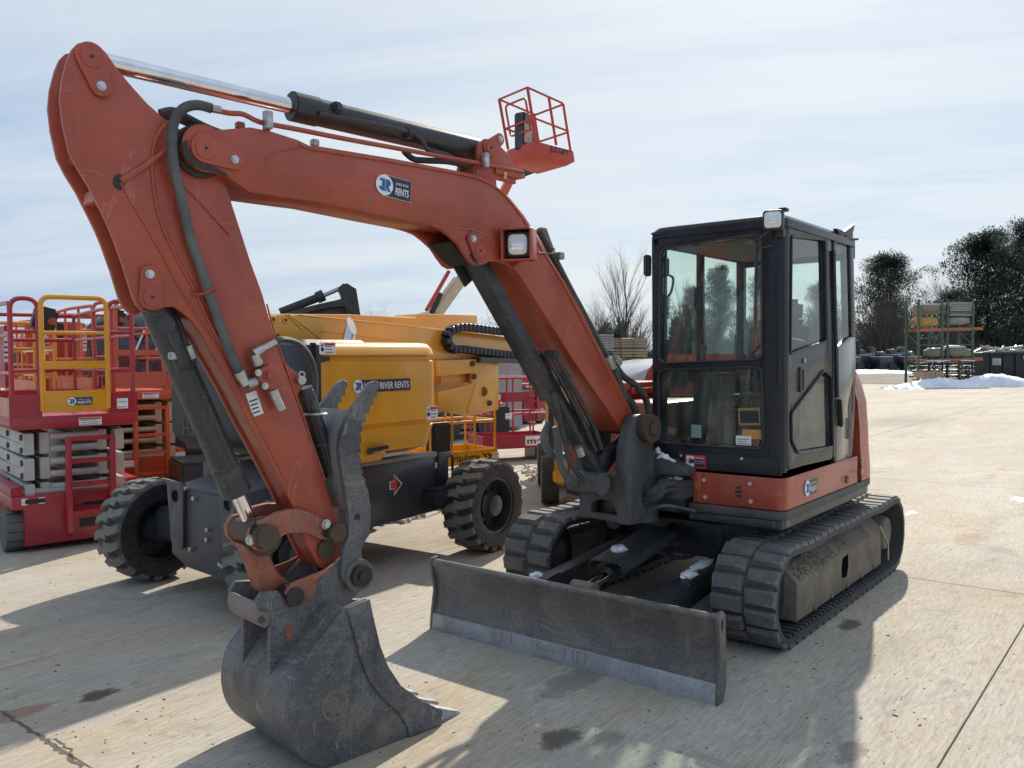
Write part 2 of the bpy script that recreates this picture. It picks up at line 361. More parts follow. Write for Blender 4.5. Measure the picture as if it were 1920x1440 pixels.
def rents_decal(parent, p, ax, ay, wd, ht, long=False):
    """rental decal: white rounded disc with blue J R mark, black panel, white lettering.  p = lower left"""
    p = Vector(p); ax = Vector(ax).normalized(); ay = Vector(ay).normalized(); n = ax.cross(ay)
    d = mk(lambda bm: add_prism(bm, fillet([p+ax*ht*.45-ay*.002, p+ax*(wd+.002)-ay*.002, p+ax*(wd+.002)+ay*(ht+.002), p+ax*ht*.45+ay*(ht+.002)], ht*.02, 2, True), n*.001), 'decal', WHITE if not long else NAVY, parent, 0)
    e = .0014
    def panel(bm):
        q = p + n*.0012 + ax*ht*(.5 if not long else .4)
        add_prism(bm, [q, q+ax*(wd-ht*(.5 if not long else .4)), q+ax*(wd-ht*(.5 if not long else .4))+ay*ht, q+ay*ht], n*e)
    mk(panel, 'decal_panel', NAVY, d, 0)
    rr = ht*(.50 if not long else .56)
    c = p + ax*ht*.5 + ay*ht*.5
    mk(lambda bm: add_prism(bm, circle(c+n*.003, rr, ax, ay, 28), n*.001), 'decal_disc', WHITE, d, 0)
    mk(lambda bm: add_prism(bm, circle(c+n*.0042, rr*.93, ax, ay, 28), n*.0006), 'decal_disc', WHITE, d, 0)
    def mark(bm):
        s = rr*.95; q = c + n*.0052
        def P(x, y): return q + ax*(x*s) + ay*(y*s)
        add_prism(bm, [P(-.62, .62), P(.02, .62), P(.02, -.62), P(-.35, -.62), P(-.75, -.35), P(-.55, -.18), P(-.35, -.25), P(-.35, .36), P(-.62, .36)], n*.0006)
        add_prism(bm, [P(.08, .62), P(.5, .62), P(.72, .4), P(.72, .1), P(.5, -.06), P(.78, -.62), P(.42, -.62), P(.26, -.2), P(.26, -.62), P(.08, -.62)], n*.0006)
    mk(mark, 'decal_mark', BLUEP, d, 0)
    q = p + n*.0032
    if long:
        text_mesh('decal_lettering', 'JAMES RIVER RENTS', WHITE, d, q + ax*ht*1.15 + ay*ht*.22, ax, ay, ht*.56, wd-ht*1.35, .012)
    else:
        text_mesh('decal_lettering', 'RENTS', WHITE, d, q + ax*ht*1.16 + ay*ht*.18, ax, ay, ht*.34, wd-ht*1.3, .02)
        text_mesh('decal_lettering', 'JAMES RIVER', WHITE, d, q + ax*ht*1.16 + ay*ht*.66, ax, ay, ht*.12, wd-ht*1.34, .004)
    return d
def sticker(parent, p, ax, ay, wd, ht, head=None, lines=3, dark=BLACKP, basem=WHITE, pict=True, name='sticker'):
    p = Vector(p); ax = Vector(ax).normalized(); ay = Vector(ay).normalized(); n = ax.cross(ay)
    d = mk(lambda bm: add_prism(bm, [p, p+ax*wd, p+ax*wd+ay*ht, p+ay*ht], n*.001), name, basem, parent, 0)
    if head is not None:
        q = p + n*.0014 + ay*ht*.74 + ax*wd*(.3 if pict else .03)
        mk(lambda bm: add_prism(bm, [q, q+ax*wd*(.67 if pict else .94), q+ax*wd*(.67 if pict else .94)+ay*ht*.2, q+ay*ht*.2], n*.0005), 'sticker_band', head, d, 0)
    def bars(bm):
        for i in range(lines):
            yy = ht*(.12 + .5*i/max(1, lines-1)) if lines > 1 else ht*.4
            x0 = wd*(.36 if pict else .08); ln = wd*random.uniform(.4, .56) * (1 if pict else 1.5)
            q = p + n*.0014 + ax*x0 + ay*yy
            add_prism(bm, [q, q+ax*min(ln, wd*.92-x0), q+ax*min(ln, wd*.92-x0)+ay*ht*.06, q+ay*ht*.06], n*.0004)
        if pict:
            add_prism(bm, circle(p+n*.0014+ax*wd*.17+ay*ht*.4, ht*.18, ax, ay, 12), n*.0004)
            add_prism(bm, [p+n*.0014+ax*wd*.07+ay*ht*.66, p+n*.0014+ax*wd*.25+ay*ht*.66, p+n*.0014+ax*wd*.16+ay*ht*.92], n*.0004)
    if lines: mk(bars, 'sticker_print', dark, d, 0)
    return d

# ------------------------------------------------------------------ ground
STAINS = [(1052, 1384, .13, .07, (.09, .078, .065), .9), (1140, 1386, .10, .06, (.22, .19, .16), .7), (1594, 1172, .12, .06, (.10, .085, .07), .9), (1592, 1410, .11, .06, (.2, .175, .15), .7), (186, 1303, .11, .06, (.07, .06, .05), .95), (35, 1338, .14, .07, (.25, .13, .09), .7), (1080, 1275, .30, .10, (.17, .145, .12), .6), (430, 1085, .5, .2, (.17, .14, .11), .6), (880, 1005, .5, .2, (.24, .17, .12), .5), (1820, 1010, .35, .12, (.3, .19, .13), .5), (1700, 790, 2.2, .8, (.2, .17, .14), .5)]
def ground_mat():
    m, nt, N, L, P = base_mat('brushed_concrete'); v = coords(N, L)
    c = ramp(N, L, nz(N, L, coords(N, L, (.30, .5, 1)), 1.0, 6, .62, .7), [(.28, (.335, .30, .25)), (.5, (.43, .392, .332)), (.72, (.51, .47, .405))])
    oi = N.new('ShaderNodeObjectInfo'); c = mixc(N, L, ramp(N, L, oi.outputs['Random'], [(0., 0.), (1., .22)]), c, (.33, .285, .23))
    mf = ramp(N, L, nz(N, L, coords(N, L, (.45, 1.0, 1)), 1.1, 7, .64, .9), [(.45, 0.), (.66, .65)])
    c = mixc(N, L, mf, c, (.395, .305, .20))
    red = ramp(N, L, nz(N, L, coords(N, L, (.8, 1.9, 1)), .9, 7, .7, 1.2), [(.60, 0.), (.76, .6)])
    c = mixc(N, L, red, c, (.28, .17, .115))
    # grain of the broomed surface: broken dashes along x, not continuous lines
    g1 = nz(N, L, coords(N, L, (7, 62, 1)), 1.0, 6, .72, .5)
    c = mixc(N, L, .55, c, ramp(N, L, g1, [(.32, .22), (.47, .48), (.53, .52), (.68, .78)]), 'OVERLAY')
    g2 = nz(N, L, coords(N, L, (26, 44, 1)), 1.0, 5, .7, .3)
    c = mixc(N, L, ramp(N, L, g2, [(.58, 0.), (.68, .42)]), c, (.2, .17, .135))
    ln = ramp(N, L, nz(N, L, coords(N, L, (.7, 34, 1)), 1.0, 2, .5, .1), [(.62, 0.), (.70, .28)])
    lm = ramp(N, L, nz(N, L, v, .7, 4, .6), [(.48, 0.), (.62, 1.)])
    mlt = N.new('ShaderNodeMath'); mlt.operation = 'MULTIPLY'; L.new(ln, mlt.inputs[0]); L.new(lm, mlt.inputs[1])
    c = mixc(N, L, mlt.outputs[0], c, (.19, .16, .13))
    scuff = nz(N, L, coords(N, L, (.7, .9, 1)), 2.2, 9, .75, 1.1)
    c = mixc(N, L, ramp(N, L, scuff, [(.33, .6), (.44, 0.)]), c, (.22, .185, .15))
    sepc = N.new('ShaderNodeSeparateXYZ'); L.new(v, sepc.inputs[0]); wob = nz(N, L, coords(N, L, (.25, .5, 1)), 1.0, 4, .6)
    brk = ramp(N, L, nz(N, L, coords(N, L, (.8, 3, 1)), 1.3, 7, .7), [(.42, 0.), (.6, 1.)])
    for y0, wd, k in ((1.45, .20, .30), (-1.9, .16, .34), (2.75, .2, .3), (-3.2, .25, .3)):
        t = N.new('ShaderNodeMath'); t.operation = 'MULTIPLY_ADD'; L.new(wob, t.inputs[0]); t.inputs[1].default_value = 1.4; L.new(sepc.outputs['Y'], t.inputs[2])
        u = N.new('ShaderNodeMath'); u.operation = 'SUBTRACT'; L.new(t.outputs[0], u.inputs[0]); u.inputs[1].default_value = y0+.7
        a_ = N.new('ShaderNodeMath'); a_.operation = 'ABSOLUTE'; L.new(u.outputs[0], a_.inputs[0])
        q_ = ramp(N, L, a_.outputs[0], [(wd*.4, k), (wd, 0.)]); mm = N.new('ShaderNodeMath'); mm.operation = 'MULTIPLY'; L.new(q_, mm.inputs[0]); L.new(brk, mm.inputs[1])
        c = mixc(N, L, mm.outputs[0], c, (.21, .18, .15))
    sn = nz(N, L, v, 9, 7, .7, .6)
    for px, py, rx, ry, col, k in STAINS:
        ctr = PZ(px, py); mp = N.new('ShaderNodeMapping'); mp.vector_type = 'POINT'; mp.inputs['Scale'].default_value = (1/rx, 1/ry, 0); mp.inputs['Location'].default_value = (-ctr.x/rx, -ctr.y/ry, 0); L.new(v, mp.inputs[0])
        ln_ = N.new('ShaderNodeVectorMath'); ln_.operation = 'LENGTH'; L.new(mp.outputs[0], ln_.inputs[0])
        ad = N.new('ShaderNodeMath'); ad.operation = 'MULTIPLY_ADD'; L.new(sn, ad.inputs[0]); ad.inputs[1].default_value = 2.4; L.new(ln_.outputs['Value'], ad.inputs[2])
        hf = N.new('ShaderNodeMath'); hf.operation = 'MULTIPLY'; L.new(ad.outputs[0], hf.inputs[0]); hf.inputs[1].default_value = .4
        c = mixc(N, L, ramp(N, L, hf.outputs[0], [(.74, k), (.86, k*.7), (.95, 0.)]), c, col)
    L.new(c, P.inputs['Base Color']); P.inputs['Roughness'].default_value = .88
    hs = N.new('ShaderNodeMath'); hs.operation = 'ADD'; L.new(g1, hs.inputs[0]); L.new(g2, hs.inputs[1])
    bump(N, L, P, hs.outputs[0], .5, .006)
    return m
GROUNDM = ground_mat()
def gravel_mat():
    m, nt, N, L, P = base_mat('gravel_yard'); v = coords(N, L)
    c = ramp(N, L, nz(N, L, coords(N, L, (1, 1, 1)), .35, 8, .65, .5), [(.3, (.14, .12, .10)), (.5, (.20, .175, .145)), (.7, (.29, .255, .21))])
    c = mixc(N, L, ramp(N, L, nz(N, L, v, 5, 6, .7), [(.55, 0.), (.7, .6)]), c, (.09, .08, .07))
    L.new(c, P.inputs['Base Color']); P.inputs['Roughness'].default_value = .95
    bump(N, L, P, nz(N, L, v, 9, 6, .7), .6, .05); return m
GRAVELM = gravel_mat()
g = mk(lambda bm: bmesh.ops.create_grid(bm, x_segments=8, y_segments=8, size=1500), 'ground', GRAVELM, None, 0); g.location.z = -.012; structure(g)
JOINT = paint('joint_dirt', (.095, .08, .068), .9, .5, (.19, .16, .13), dscale=12)

def foliage(name, col, tr):
    m, nt, N, L, P = base_mat(name); N.remove(P); v = coords(N, L)
    c = ramp(N, L, nz(N, L, v, .8, 4, .6), [(.3, tuple(x*.7 for x in col)), (.7, tuple(x*1.35 for x in col))])
    d = N.new('ShaderNodeBsdfDiffuse'); t = N.new('ShaderNodeBsdfTranslucent'); L.new(c, d.inputs[0]); L.new(c, t.inputs[0])
    mx = N.new('ShaderNodeMixShader'); mx.inputs[0].default_value = tr; L.new(d.outputs[0], mx.inputs[1]); L.new(t.outputs[0], mx.inputs[2]); L.new(mx.outputs[0], N['Material Output'].inputs[0]); MATS[name] = m; return m
# ------------------------------------------------------------------ concrete pad
def slab_rect(bm, x0, x1, y0, y1, z=0., e=.004):
    b2 = bmesh.new(); pts = [(x0+e, y0+e), (x1-e, y0+e), (x1-e, y1-e), (x0+e, y1-e)]
    add_prism(b2, [Vector((x, y, z-.05)) for x, y in pts], Vector((0, 0, .05)), bevel=.004)
    join(bm, b2)
pad = mk(lambda bm: add_prism(bm, [Vector(p) for p in ((-41, -75, -.011), (26, -75, -.011), (26, 40, -.011), (-41, 40, -.011))], Vector((0, 0, .0015))), 'concrete_pad', JOINT, None, 0); structure(pad)
XJ = [-1.03+5.43*k for k in range(-2, 3)]; YJ = [2.015+4.47*k for k in range(-3, 3)]
for i in range(len(XJ)-1):
    for j in range(len(YJ)-1):
        mk(lambda bm: slab_rect(bm, XJ[i], XJ[i+1], YJ[j], YJ[j+1], random.uniform(-.0015, .0015)), 'slab', GROUNDM, pad, 0)
def far_slabs(bm):
    x = -1.03-5.43*2; 
    for k in range(-8, 5):
        for j in range(-18, 9):
            x0 = -1.03+5.43*k; y0 = 2.015+4.47*j
            if -2 <= k < 2 and -3 <= j < 2: continue
            slab_rect(bm, x0, x0+5.43, y0, y0+4.47, 0, .006)
mk(far_slabs, 'far_slabs', GROUNDM, pad, 0, kind='stuff')
def crack(name, pts, wd):
    pts = [PZ(x, y, .0025) for x, y in pts]; pts = spline(pts, 10); rnd = random.Random(len(pts))
    def f(bm):
        A = []; B = []
        for i, p in enumerate(pts):
            t = (pts[min(i+1, len(pts)-1)]-pts[max(i-1, 0)]).normalized(); s = Vector((-t.y, t.x, 0))
            o = s*rnd.uniform(-.012, .012); A.append(bm.verts.new(p+o+s*wd*rnd.uniform(.3, 1.))); B.append(bm.verts.new(p+o-s*wd*rnd.uniform(.3, 1.)))
        for i in range(len(A)-1): bm.faces.new((A[i], A[i+1], B[i+1], B[i]))
    mk(f, name, JOINT, pad, 0)
crack('crack', [(0, 1333), (60, 1372), (110, 1404), (150, 1436), (185, 1470)], .016)
crack('crack', [(75, 1382), (118, 1392), (140, 1425)], .006)
crack('crack', [(1310, 1243), (1420, 1262)], .002)
def crumbs(bm):
    rnd = random.Random(11)
    for i in range(1500):
        px = rnd.uniform(-80, 2000); py = 760 + 760*rnd.random()**.8
        p = PZ(px, py, 0); s = rnd.uniform(.0012, .0042)*(1.8 if rnd.random() < .06 else 1)
        b2 = bmesh.new(); bmesh.ops.create_icosphere(b2, subdivisions=1, radius=s)
        for v in b2.verts: v.co *= rnd.uniform(.7, 1.3)
        m = Matrix.Translation(p+Vector((0, 0, s*.3))) @ Matrix.Rotation(rnd.uniform(0, 6.3), 4, 'Z') @ Matrix.Diagonal((rnd.uniform(1, 2.6), 1, .6, 1))
        join(bm, b2, m)
mk(crumbs, 'gravel_crumbs', paint('crumb_stone', (.12, .10, .085), .9, .8, (.28, .24, .19), dscale=2), None, 0, kind='stuff', label='small dark crumbs of gravel and dirt scattered over the concrete')
# ================================================================== EXCAVATOR
EX = thing('excavator', 'large faded orange tracked mini excavator with dark cab, bucket and thumb in the foreground', 'excavator')
X_, Y_, Z_ = Vector((1, 0, 0)), Vector((0, 1, 0)), Vector((0, 0, 1))
# ---- tracks
XF, XR, RB = 1.105, -1.135, .281           # idler x, sprocket x, belt outer radius
TZ = .309
def track_path(r, n=20, sag=True):
    out = []
    for i in range(n+1):
        t = -math.pi/2 + math.pi*i/n; out.append(Vector((XF + r*math.cos(t), 0, TZ + r*math.sin(t))))
    K = 14
    for i in range(1, K):
        s = i/K; out.append(Vector((XF + (XR-XF)*s, 0, TZ + r - (.016*math.sin(math.pi*s*3)**2 if sag else 0))))
    for i in range(n+1):
        t = math.pi/2 + math.pi*i/n; out.append(Vector((XR + r*math.cos(t), 0, TZ + r*math.sin(t))))
    for i in range(1, K): out.append(Vector((XR + (XF-XR)*i/K, 0, TZ - r)))
    return out
def belt(bm, yc, wd):
    o = track_path(RB); n_ = track_path(RB-.034); K = len(o); ring = []
    for a, b in zip(o, n_):
        ring.append([bm.verts.new(a+Y_*(yc-wd/2)), bm.verts.new(a+Y_*(yc-wd/2+.0)), bm.verts.new(a+Y_*(yc+wd/2)), bm.verts.new(b+Y_*(yc+wd/2)), bm.verts.new(b+Y_*(yc-wd/2))])
    for i in range(K):
        A = ring[i]; B = ring[(i+1) % K]
        for p, q in ((0, 2), (2, 3), (3, 4), (4, 0)): bm.faces.new((A[p], B[p], B[q], A[q]))
    bmesh.ops.delete(bm, geom=[v for v in bm.verts if not v.link_faces], context='VERTS')
def arclen(path):
    d = [0]
    for i in range(len(path)): d.append(d[-1] + (path[(i+1) % len(path)]-path[i]).length)
    return d
LP = track_path(RB-.002, 40); LD = arclen(LP)
def at_len(s):
    s %= LD[-1]
    import bisect
    i = bisect.bisect_right(LD, s)-1; i = min(i, len(LP)-1)
    a = LP[i]; b = LP[(i+1) % len(LP)]; t = (s-LD[i])/max(1e-9, (LD[i+1]-LD[i]))
    return a.lerp(b, t), (b-a).normalized()
def lug_mesh(side):
    # local: x along belt, y across (towards belt centre is -side), z outwards
    bm = bmesh.new(); h = .028
    base = [(-.050, -.097), (.050, -.097), (.050, .097), (-.050, .097)]
    top = [(-.034, -.074), (.038, -.086), (.034, .092), (-.038, .084)]
    if side < 0: base = [(x, -y) for x, y in base][::-1]; top = [(x, -y) for x, y in top][::-1]
    b = [bm.verts.new((x, y, 0)) for x, y in base]; t = [bm.verts.new((x, y, h)) for x, y in top]
    bm.faces.new(t)
    for i in range(4): bm.faces.new((b[i], b[(i+1) % 4], t[(i+1) % 4], t[i]))
    bevel_sharp(bm, .006, 1, 25)
    bmesh.ops.recalc_face_normals(bm, faces=bm.faces)
    me = bpy.data.meshes.new('lug'); bm.to_mesh(me); bm.free(); me.materials.append(RUBBER); return me
LUGS = {1: lug_mesh(1), -1: lug_mesh(-1)}
NL = 52
def build_track(yc, outer):
    tr = mk(lambda bm: belt(bm, yc, .40), 'track', BELT, EX, 40)
    for row in (1, -1):
        for k in range(NL):
            p, t = at_len(LD[-1]*(k + (.5 if row < 0 else 0))/NL)
            nrm = t.cross(Y_).normalized()
            if (p - Vector(((XF+XR)/2, 0, TZ))).dot(nrm) < 0: nrm = -nrm
            yv = nrm.cross(t); m = Matrix((t, yv, nrm)).transposed().to_4x4(); m.translation = p + Y_*(yc + row*.103)
            sgn = row if yv.y > 0 else -row
            o = bpy.data.objects.new('lug', LUGS[sgn]); C.objects.link(o); o.parent = tr; o.matrix_local = m
    # inner drive ribs on the bottom run, on the outer edge
    def ribs(bm):
        for k in range(34):
            x = XF - k*(XF-XR)/33
            add_box(bm, (x, yc+outer*.11, TZ-RB+.042), (.03, .15, .02), bevel=.006, seg=1)
    mk(ribs, 'drive_ribs', BELT, tr, 0)
    yo = yc + outer*.155; yi = yc - outer*.12
    def fsec(bm):
        sec = [(yo, .105), (yo, .375), (yc+outer*.06, .475), (yi, .475), (yi, .105)]
        A = [bm.verts.new((-.90, y, z if z < .3 else z+.012)) for y, z in sec]; B = [bm.verts.new((.93, y, z if z < .3 else z-.03)) for y, z in sec]
        for i in range(5): bm.faces.new((A[i], A[(i+1) % 5], B[(i+1) % 5], B[i]))
        bm.faces.new(A[::-1]); bm.faces.new(B); bmesh.ops.recalc_face_normals(bm, faces=bm.faces); bevel_sharp(bm, .008, 2)
    fr = mk(fsec, 'track_frame', MUD, EX)
    for k in range(5):
        x = .62-k*.33; mk(lambda bm: add_rev(bm, (x, yo, .13), Y_*outer, [(.006, 0), (.022, 0), (.02, .012), (.006, .014)], 12), 'roller_bolt', MUD, fr)
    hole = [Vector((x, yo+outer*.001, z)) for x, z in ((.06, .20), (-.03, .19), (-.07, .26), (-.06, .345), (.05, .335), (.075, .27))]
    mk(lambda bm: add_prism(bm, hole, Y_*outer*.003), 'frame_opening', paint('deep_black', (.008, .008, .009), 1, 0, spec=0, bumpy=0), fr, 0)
    def clods(bm):
        rnd = random.Random(3)
        for k in range(420):
            x = rnd.uniform(-.85, .9); t = rnd.random(); y = yo + (yc+outer*.06-yo)*t; z = .372+.098*t - .016*(x+.9)/1.8; r = rnd.uniform(.003, .009)
            b2 = bmesh.new(); bmesh.ops.create_icosphere(b2, subdivisions=1, radius=r)
            for v in b2.verts: v.co *= rnd.uniform(.6, 1.3)
            join(bm, b2, Matrix.Translation((x, y, z)))
    mk(clods, 'mud_clods', MUD, fr, 0, kind='stuff')
    # idler, sprocket, rollers
    mk(lambda bm: add_rev(bm, (XF, yc, TZ), Y_, [(.05, -.07), (.20, -.07), (.228, -.05), (.228, .05), (.20, .07), (.05, .07)], 32), 'idler_wheel', BLACK, EX)
    def spr(bm):
        add_rev(bm, (XR, yc, TZ), Y_, [(.06, -.03), (.19, -.03), (.19, .03), (.06, .03)], 32)
        for i in range(15):
            t = 2*math.pi*i/15; add_box(bm, (XR+.205*math.cos(t), yc, TZ+.205*math.sin(t)), (.045, .035, .035), Matrix.Rotation(-t, 3, 'Y'), .006, 1)
    sp = mk(spr, 'sprocket', BLACK, EX)
    mk(lambda bm: add_rev(bm, (XR, yc, TZ), Y_*outer, [(.05, 0), (.135, 0), (.135, .115), (.12, .135), (.03, .14)], 28), 'travel_motor_cover', MUD, sp)
    for k in range(5):
        x = .62-k*.33
        mk(lambda bm: add_rev(bm, (x, yc, .12), Y_, [(.02, -.11), (.058, -.10), (.058, -.04), (.045, -.03), (.045, .03), (.058, .04), (.058, .10), (.02, .11)], 18), 'track_roller', MUD, EX)
    tube('scraper_rod', [Vector((-.80, yo+outer*.015, .43)), Vector((-.98, yo+outer*.03, .25)), Vector((-.98, yo+outer*.03, .13))], .008, ZINC, EX, 6)
build_track(.8, 1); build_track(-.8, -1)
# ---- lower frame
def carbody(bm):
    add_prism(bm, [Vector((x, y, .34)) for x, y in ((.62, -.30), (.62, .30), (.35, .66), (-.35, .66), (-.62, .3), (-.62, -.3), (-.35, -.66), (.35, -.66))], Z_*.25, bevel=.015)
    for s in (-1, 1):
        add_prism(bm, [Vector((x, s*.56, z)) for x, z in ((.55, .16), (.55, .40), (.3, .55), (-.3, .55), (-.55, .40), (-.55, .16))], Y_*s*.12, bevel=.01)
mk(carbody, 'lower_frame', BLACK, EX)
mk(lambda bm: add_rev(bm, (0, 0, .58), Z_, [(.3, 0), (.46, 0), (.46, .06), (.49, .065), (.49, .13), (.3, .13)], 40), 'swing_bearing', FRAMEGREY, EX)
# ---- dozer blade
XB = 2.154
fprof = [(XB, .0), (XB-.012, .055), (XB-.018, .10), (XB-.045, .17), (XB-.055, .25), (XB-.045, .33), (XB-.018, .40), (XB-.002, .43)]
def curve_prof(pr): return [Vector((p.x, 0, p.z)) for p in spline([Vector((x, 0, z)) for x, z in pr], 4)]
def blade_body(bm):
    fr_ = curve_prof(fprof[2:]); nose = [Vector((XB-.004, 0, .445)), Vector((XB-.02, 0, .456)), Vector((XB-.045, 0, .452)), Vector((XB-.055, 0, .435))]
    back = [Vector((p.x-.035, 0, p.z)) for p in fr_[::-1] if p.z < .42]
    add_prism(bm, [p - Y_*.985 for p in fr_ + nose + back], Y_*1.97, bevel=.0)
bl = mk(blade_body, 'blade', BLADE, EX)
mk(lambda bm: add_prism(bm, [Vector((x, -.998, z)) for x, z in ((XB+.004, .0), (XB-.007, .10), (XB-.012, .104), (XB-.032, .10), (XB-.022, 0))], Y_*1.996, bevel=.002), 'cutting_edge', EDGE, bl)
for s in (-1, 1):
    e = [(XB+.006, .0), (XB-.003, .10), (XB-.03, .25), (XB-.003, .40), (XB+.008, .44), (XB-.005, .463), (XB-.06, .468), (XB-.085, .44), (XB-.095, .30), (XB-.10, .08), (XB-.06, 0)]
    prism('blade_end_plate', [Vector((x, s*.986, z)) for x, z in e], Y_*s*.018, BLADE, bl, holes=[circle((XB-.05, s*.986, .395), .013, X_, Z_, 12, .032)], bevel=.003)
def wcrack(bm):
    for px, py in ((940, 1205), (958, 1212), (1008, 1226), (1058, 1240), (1074, 1245), (1082, 1247), (1097, 1252)):
        y = PX(px, py, XB).y; t = .003
        add_prism(bm, [Vector((XB-.002, y-t, .01)), Vector((XB-.002, y+t, .01)), Vector((XB-.0085, y+t*.6, .097)), Vector((XB-.0085, y-t*.6, .097))], X_*.004)
mk(wcrack, 'weld_marks', MUD, bl, 0)
def barm(s):
    def f(bm):
        add_prism(bm, [Vector((x, s*.40-.055, z)) for x, z in ((2.055, .12), (2.055, .26), (1.75, .34), (.62, .44), (.58, .30), (1.7, .16))], Y_*.11, bevel=.01)
        add_prism(bm, [Vector((2.05, s*.40-.055, .30)), Vector((1.62, s*.40-.055, .352)), Vector((2.05, s*.78-.055, .27))] if s > 0 else [Vector((2.05, s*.40+.055, .30)), Vector((1.62, s*.40+.055, .352)), Vector((2.05, s*.78+.055, .27))], Z_*.012)
    return f
for s in (-1, 1): mk(barm(s), 'blade_arm', BLACK, EX)
mk(lambda bm: (add_cyl(bm, (1.80, -.36, .30), (1.80, .36, .30), .042, n=16), add_box(bm, (2.02, 0, .2), (.06, .9, .16), bevel=.01)), 'blade_cross_tube', BLACK, EX)
bc = mk(lambda bm: (add_cyl(bm, (.70, .0, .52), (1.55, .0, .40), .062, n=20, bevel=.006), add_cyl(bm, (1.55, 0, .40), (1.60, 0, .393), .05, n=20)), 'blade_cylinder', BLACK, EX)
cylinder('piston_rod', (1.58, 0, .396), (1.92, 0, .348), .03, CHROME, bc)
mk(lambda bm: add_cyl(bm, (1.86, -.075, .355), (1.86, .075, .355), .055, n=18, bevel=.008), 'clevis_pin', MUD, bc)
def guard(bm):
    a = (Vector((.92, 0, .585)), Vector((1.62, 0, .485)))
    d = (a[1]-a[0]); n = Vector((.14, 0, .99)).normalized()
    pr = [(-.125, -.07), (-.12, -.015), (-.09, .0), (.09, .0), (.12, -.015), (.125, -.07), (.113, -.07), (.11, -.022), (.085, -.012), (-.085, -.012), (-.11, -.022), (-.113, -.07)]
    add_prism(bm, [a[0] + Y_*y + n*z for y, z in pr], d, bevel=.0)
mk(guard, 'cylinder_guard', BLACK, EX)
tube('blade_hose', spline([PZ(1232, 1033, .36), PZ(1270, 1046, .3), PZ(1302, 1040, .32), PZ(1322, 1010, .42), PZ(1331, 985, .5)]), .014, HOSEDUST, EX)
def snowlump(name, p, r, parent, sz=.4, seed=0, st=(1.6, 1)):
    rnd = random.Random(seed); bm = bmesh.new(); bmesh.ops.create_icosphere(bm, subdivisions=3, radius=r)
    ph = [rnd.uniform(0, 6) for _ in range(6)]
    for v in bm.verts:
        q = v.co/r; k = 1+.22*math.sin(4*q.x+ph[0])*math.sin(5*q.y+ph[1])+.14*math.sin(9*q.x+ph[2])*math.sin(8*q.z+ph[3]+q.y*6)
        v.co = Vector((v.co.x*st[0]*k, v.co.y*st[1]*k, max(v.co.z*sz*k, -.3*r)))
    bmesh.ops.translate(bm, verts=bm.verts, vec=p)
    return finish(bm, name, SNOW, parent)
snowlump('snow_lump', (1.42, -.02, .52), .048, EX, .5, 1, (1.3, 1)); snowlump('snow_lump', (1.78, -.42, .36), .035, EX, .6, 2, (1.3, 1)); snowlump('snow_lump', (1.05, .38, .40), .05, EX, .5, 3, (3.2, .8)); snowlump('snow_lump', (1.28, .40, .385), .05, EX, .5, 4, (1.3, .9))

# ---- upper frame and lower body panels
def tail_arc(r, a0=100, a1=260, n=26): return [Vector((r*math.cos(RAD(a0+(a1-a0)*i/n)), r*math.sin(RAD(a0+(a1-a0)*i/n)), 0)) for i in range(n+1)]
CX, CYL, CYR = 1.10, .93, .045           # cab front, left and right planes
plan = fillet([Vector((-.42, .945, 0)), Vector((1.115, .945, 0)), Vector((1.115, .31, 0))], .06, 6)
fl = [Vector((-.42, .945, 0))] + plan[1:] + [Vector((.95, .28, 0)), Vector((.95, -.30, 0)), Vector((.75, -.93, 0)), Vector((-.4, -.95, 0))]
tailp = [Vector((-.42, -.95, 0)), Vector((-.75, -.91, 0)), Vector((-1.0, -.70, 0)), Vector((-1.13, -.38, 0)), Vector((-1.17, 0, 0)), Vector((-1.13, .38, 0)), Vector((-1.0, .70, 0)), Vector((-.75, .91, 0)), Vector((-.42, .945, 0))]
tails = spline(tailp, 6)
def upz(pts, z): return [Vector((p.x, p.y, z)) for p in pts]
prism('upper_frame', upz(fl + tails[1:-1], .757), Z_*.058, FRAMEGREY, EX, bevel=.012)
prism('deck_plate', upz([Vector((p.x*.985, p.y*.985, 0)) for p in fl + tails[1:-1]], .70), Z_*.056, BLACK, EX, bevel=.01)
# orange front/side skirt as a bent sheet
def sheet(name, path, z0, z1, th, mat, parent, bevel=.003, holes=None):
    def f(bm):
        n = len(path); off = []
        for i, p in enumerate(path):
            t = (path[min(i+1, n-1)]-path[max(i-1, 0)]).normalized(); off.append(p + Vector((t.y, -t.x, 0))*th)
        add_prism(bm, [Vector((p.x, p.y, z0)) for p in path] + [Vector((p.x, p.y, z0)) for p in off[::-1]], Z_*(z1-z0), bevel=bevel)
    return mk(f, name, mat, parent)
skirt_path = [Vector((1.10, .345, 0)), Vector((1.10, .93, 0)), Vector((-.325, .93, 0))]
sk = sheet('side_skirt', [skirt_path[0]] + fillet(skirt_path, .055, 8)[1:-1] + [skirt_path[2]], .82, 1.015, .012, RED, EX)
prism('skirt_corner_plate', [Vector((1.104, y, z)) for y, z in ((.345, .85), (.345, .965), (.30, .985), (.30, 1.013), (.40, 1.013), (.40, .822), (.37, .822))], X_*.009, RED, EX)
for px, py in ((1320, 900), (1322, 932), (1406, 907), (1408, 940)):
    hexbolt('skirt_bolt', PX(px, py, 1.113), X_, .009, BOLT, EX)
    mk(lambda bm: add_rev(bm, PX(px, py, 1.1125), X_, [(.004, 0), (.021, 0), (.019, .003), (.004, .003)], 18), 'bolt_washer', RED, EX)
def slots(bm):
    c = PX(1385, 922, 1.1135)
    for dz, hw in ((.026, .016), (0, .026), (-.026, .018)):
        add_prism(bm, rrect(c+Z_*dz, Y_, Z_, hw*2, .015, .007, 4), X_*.0015)
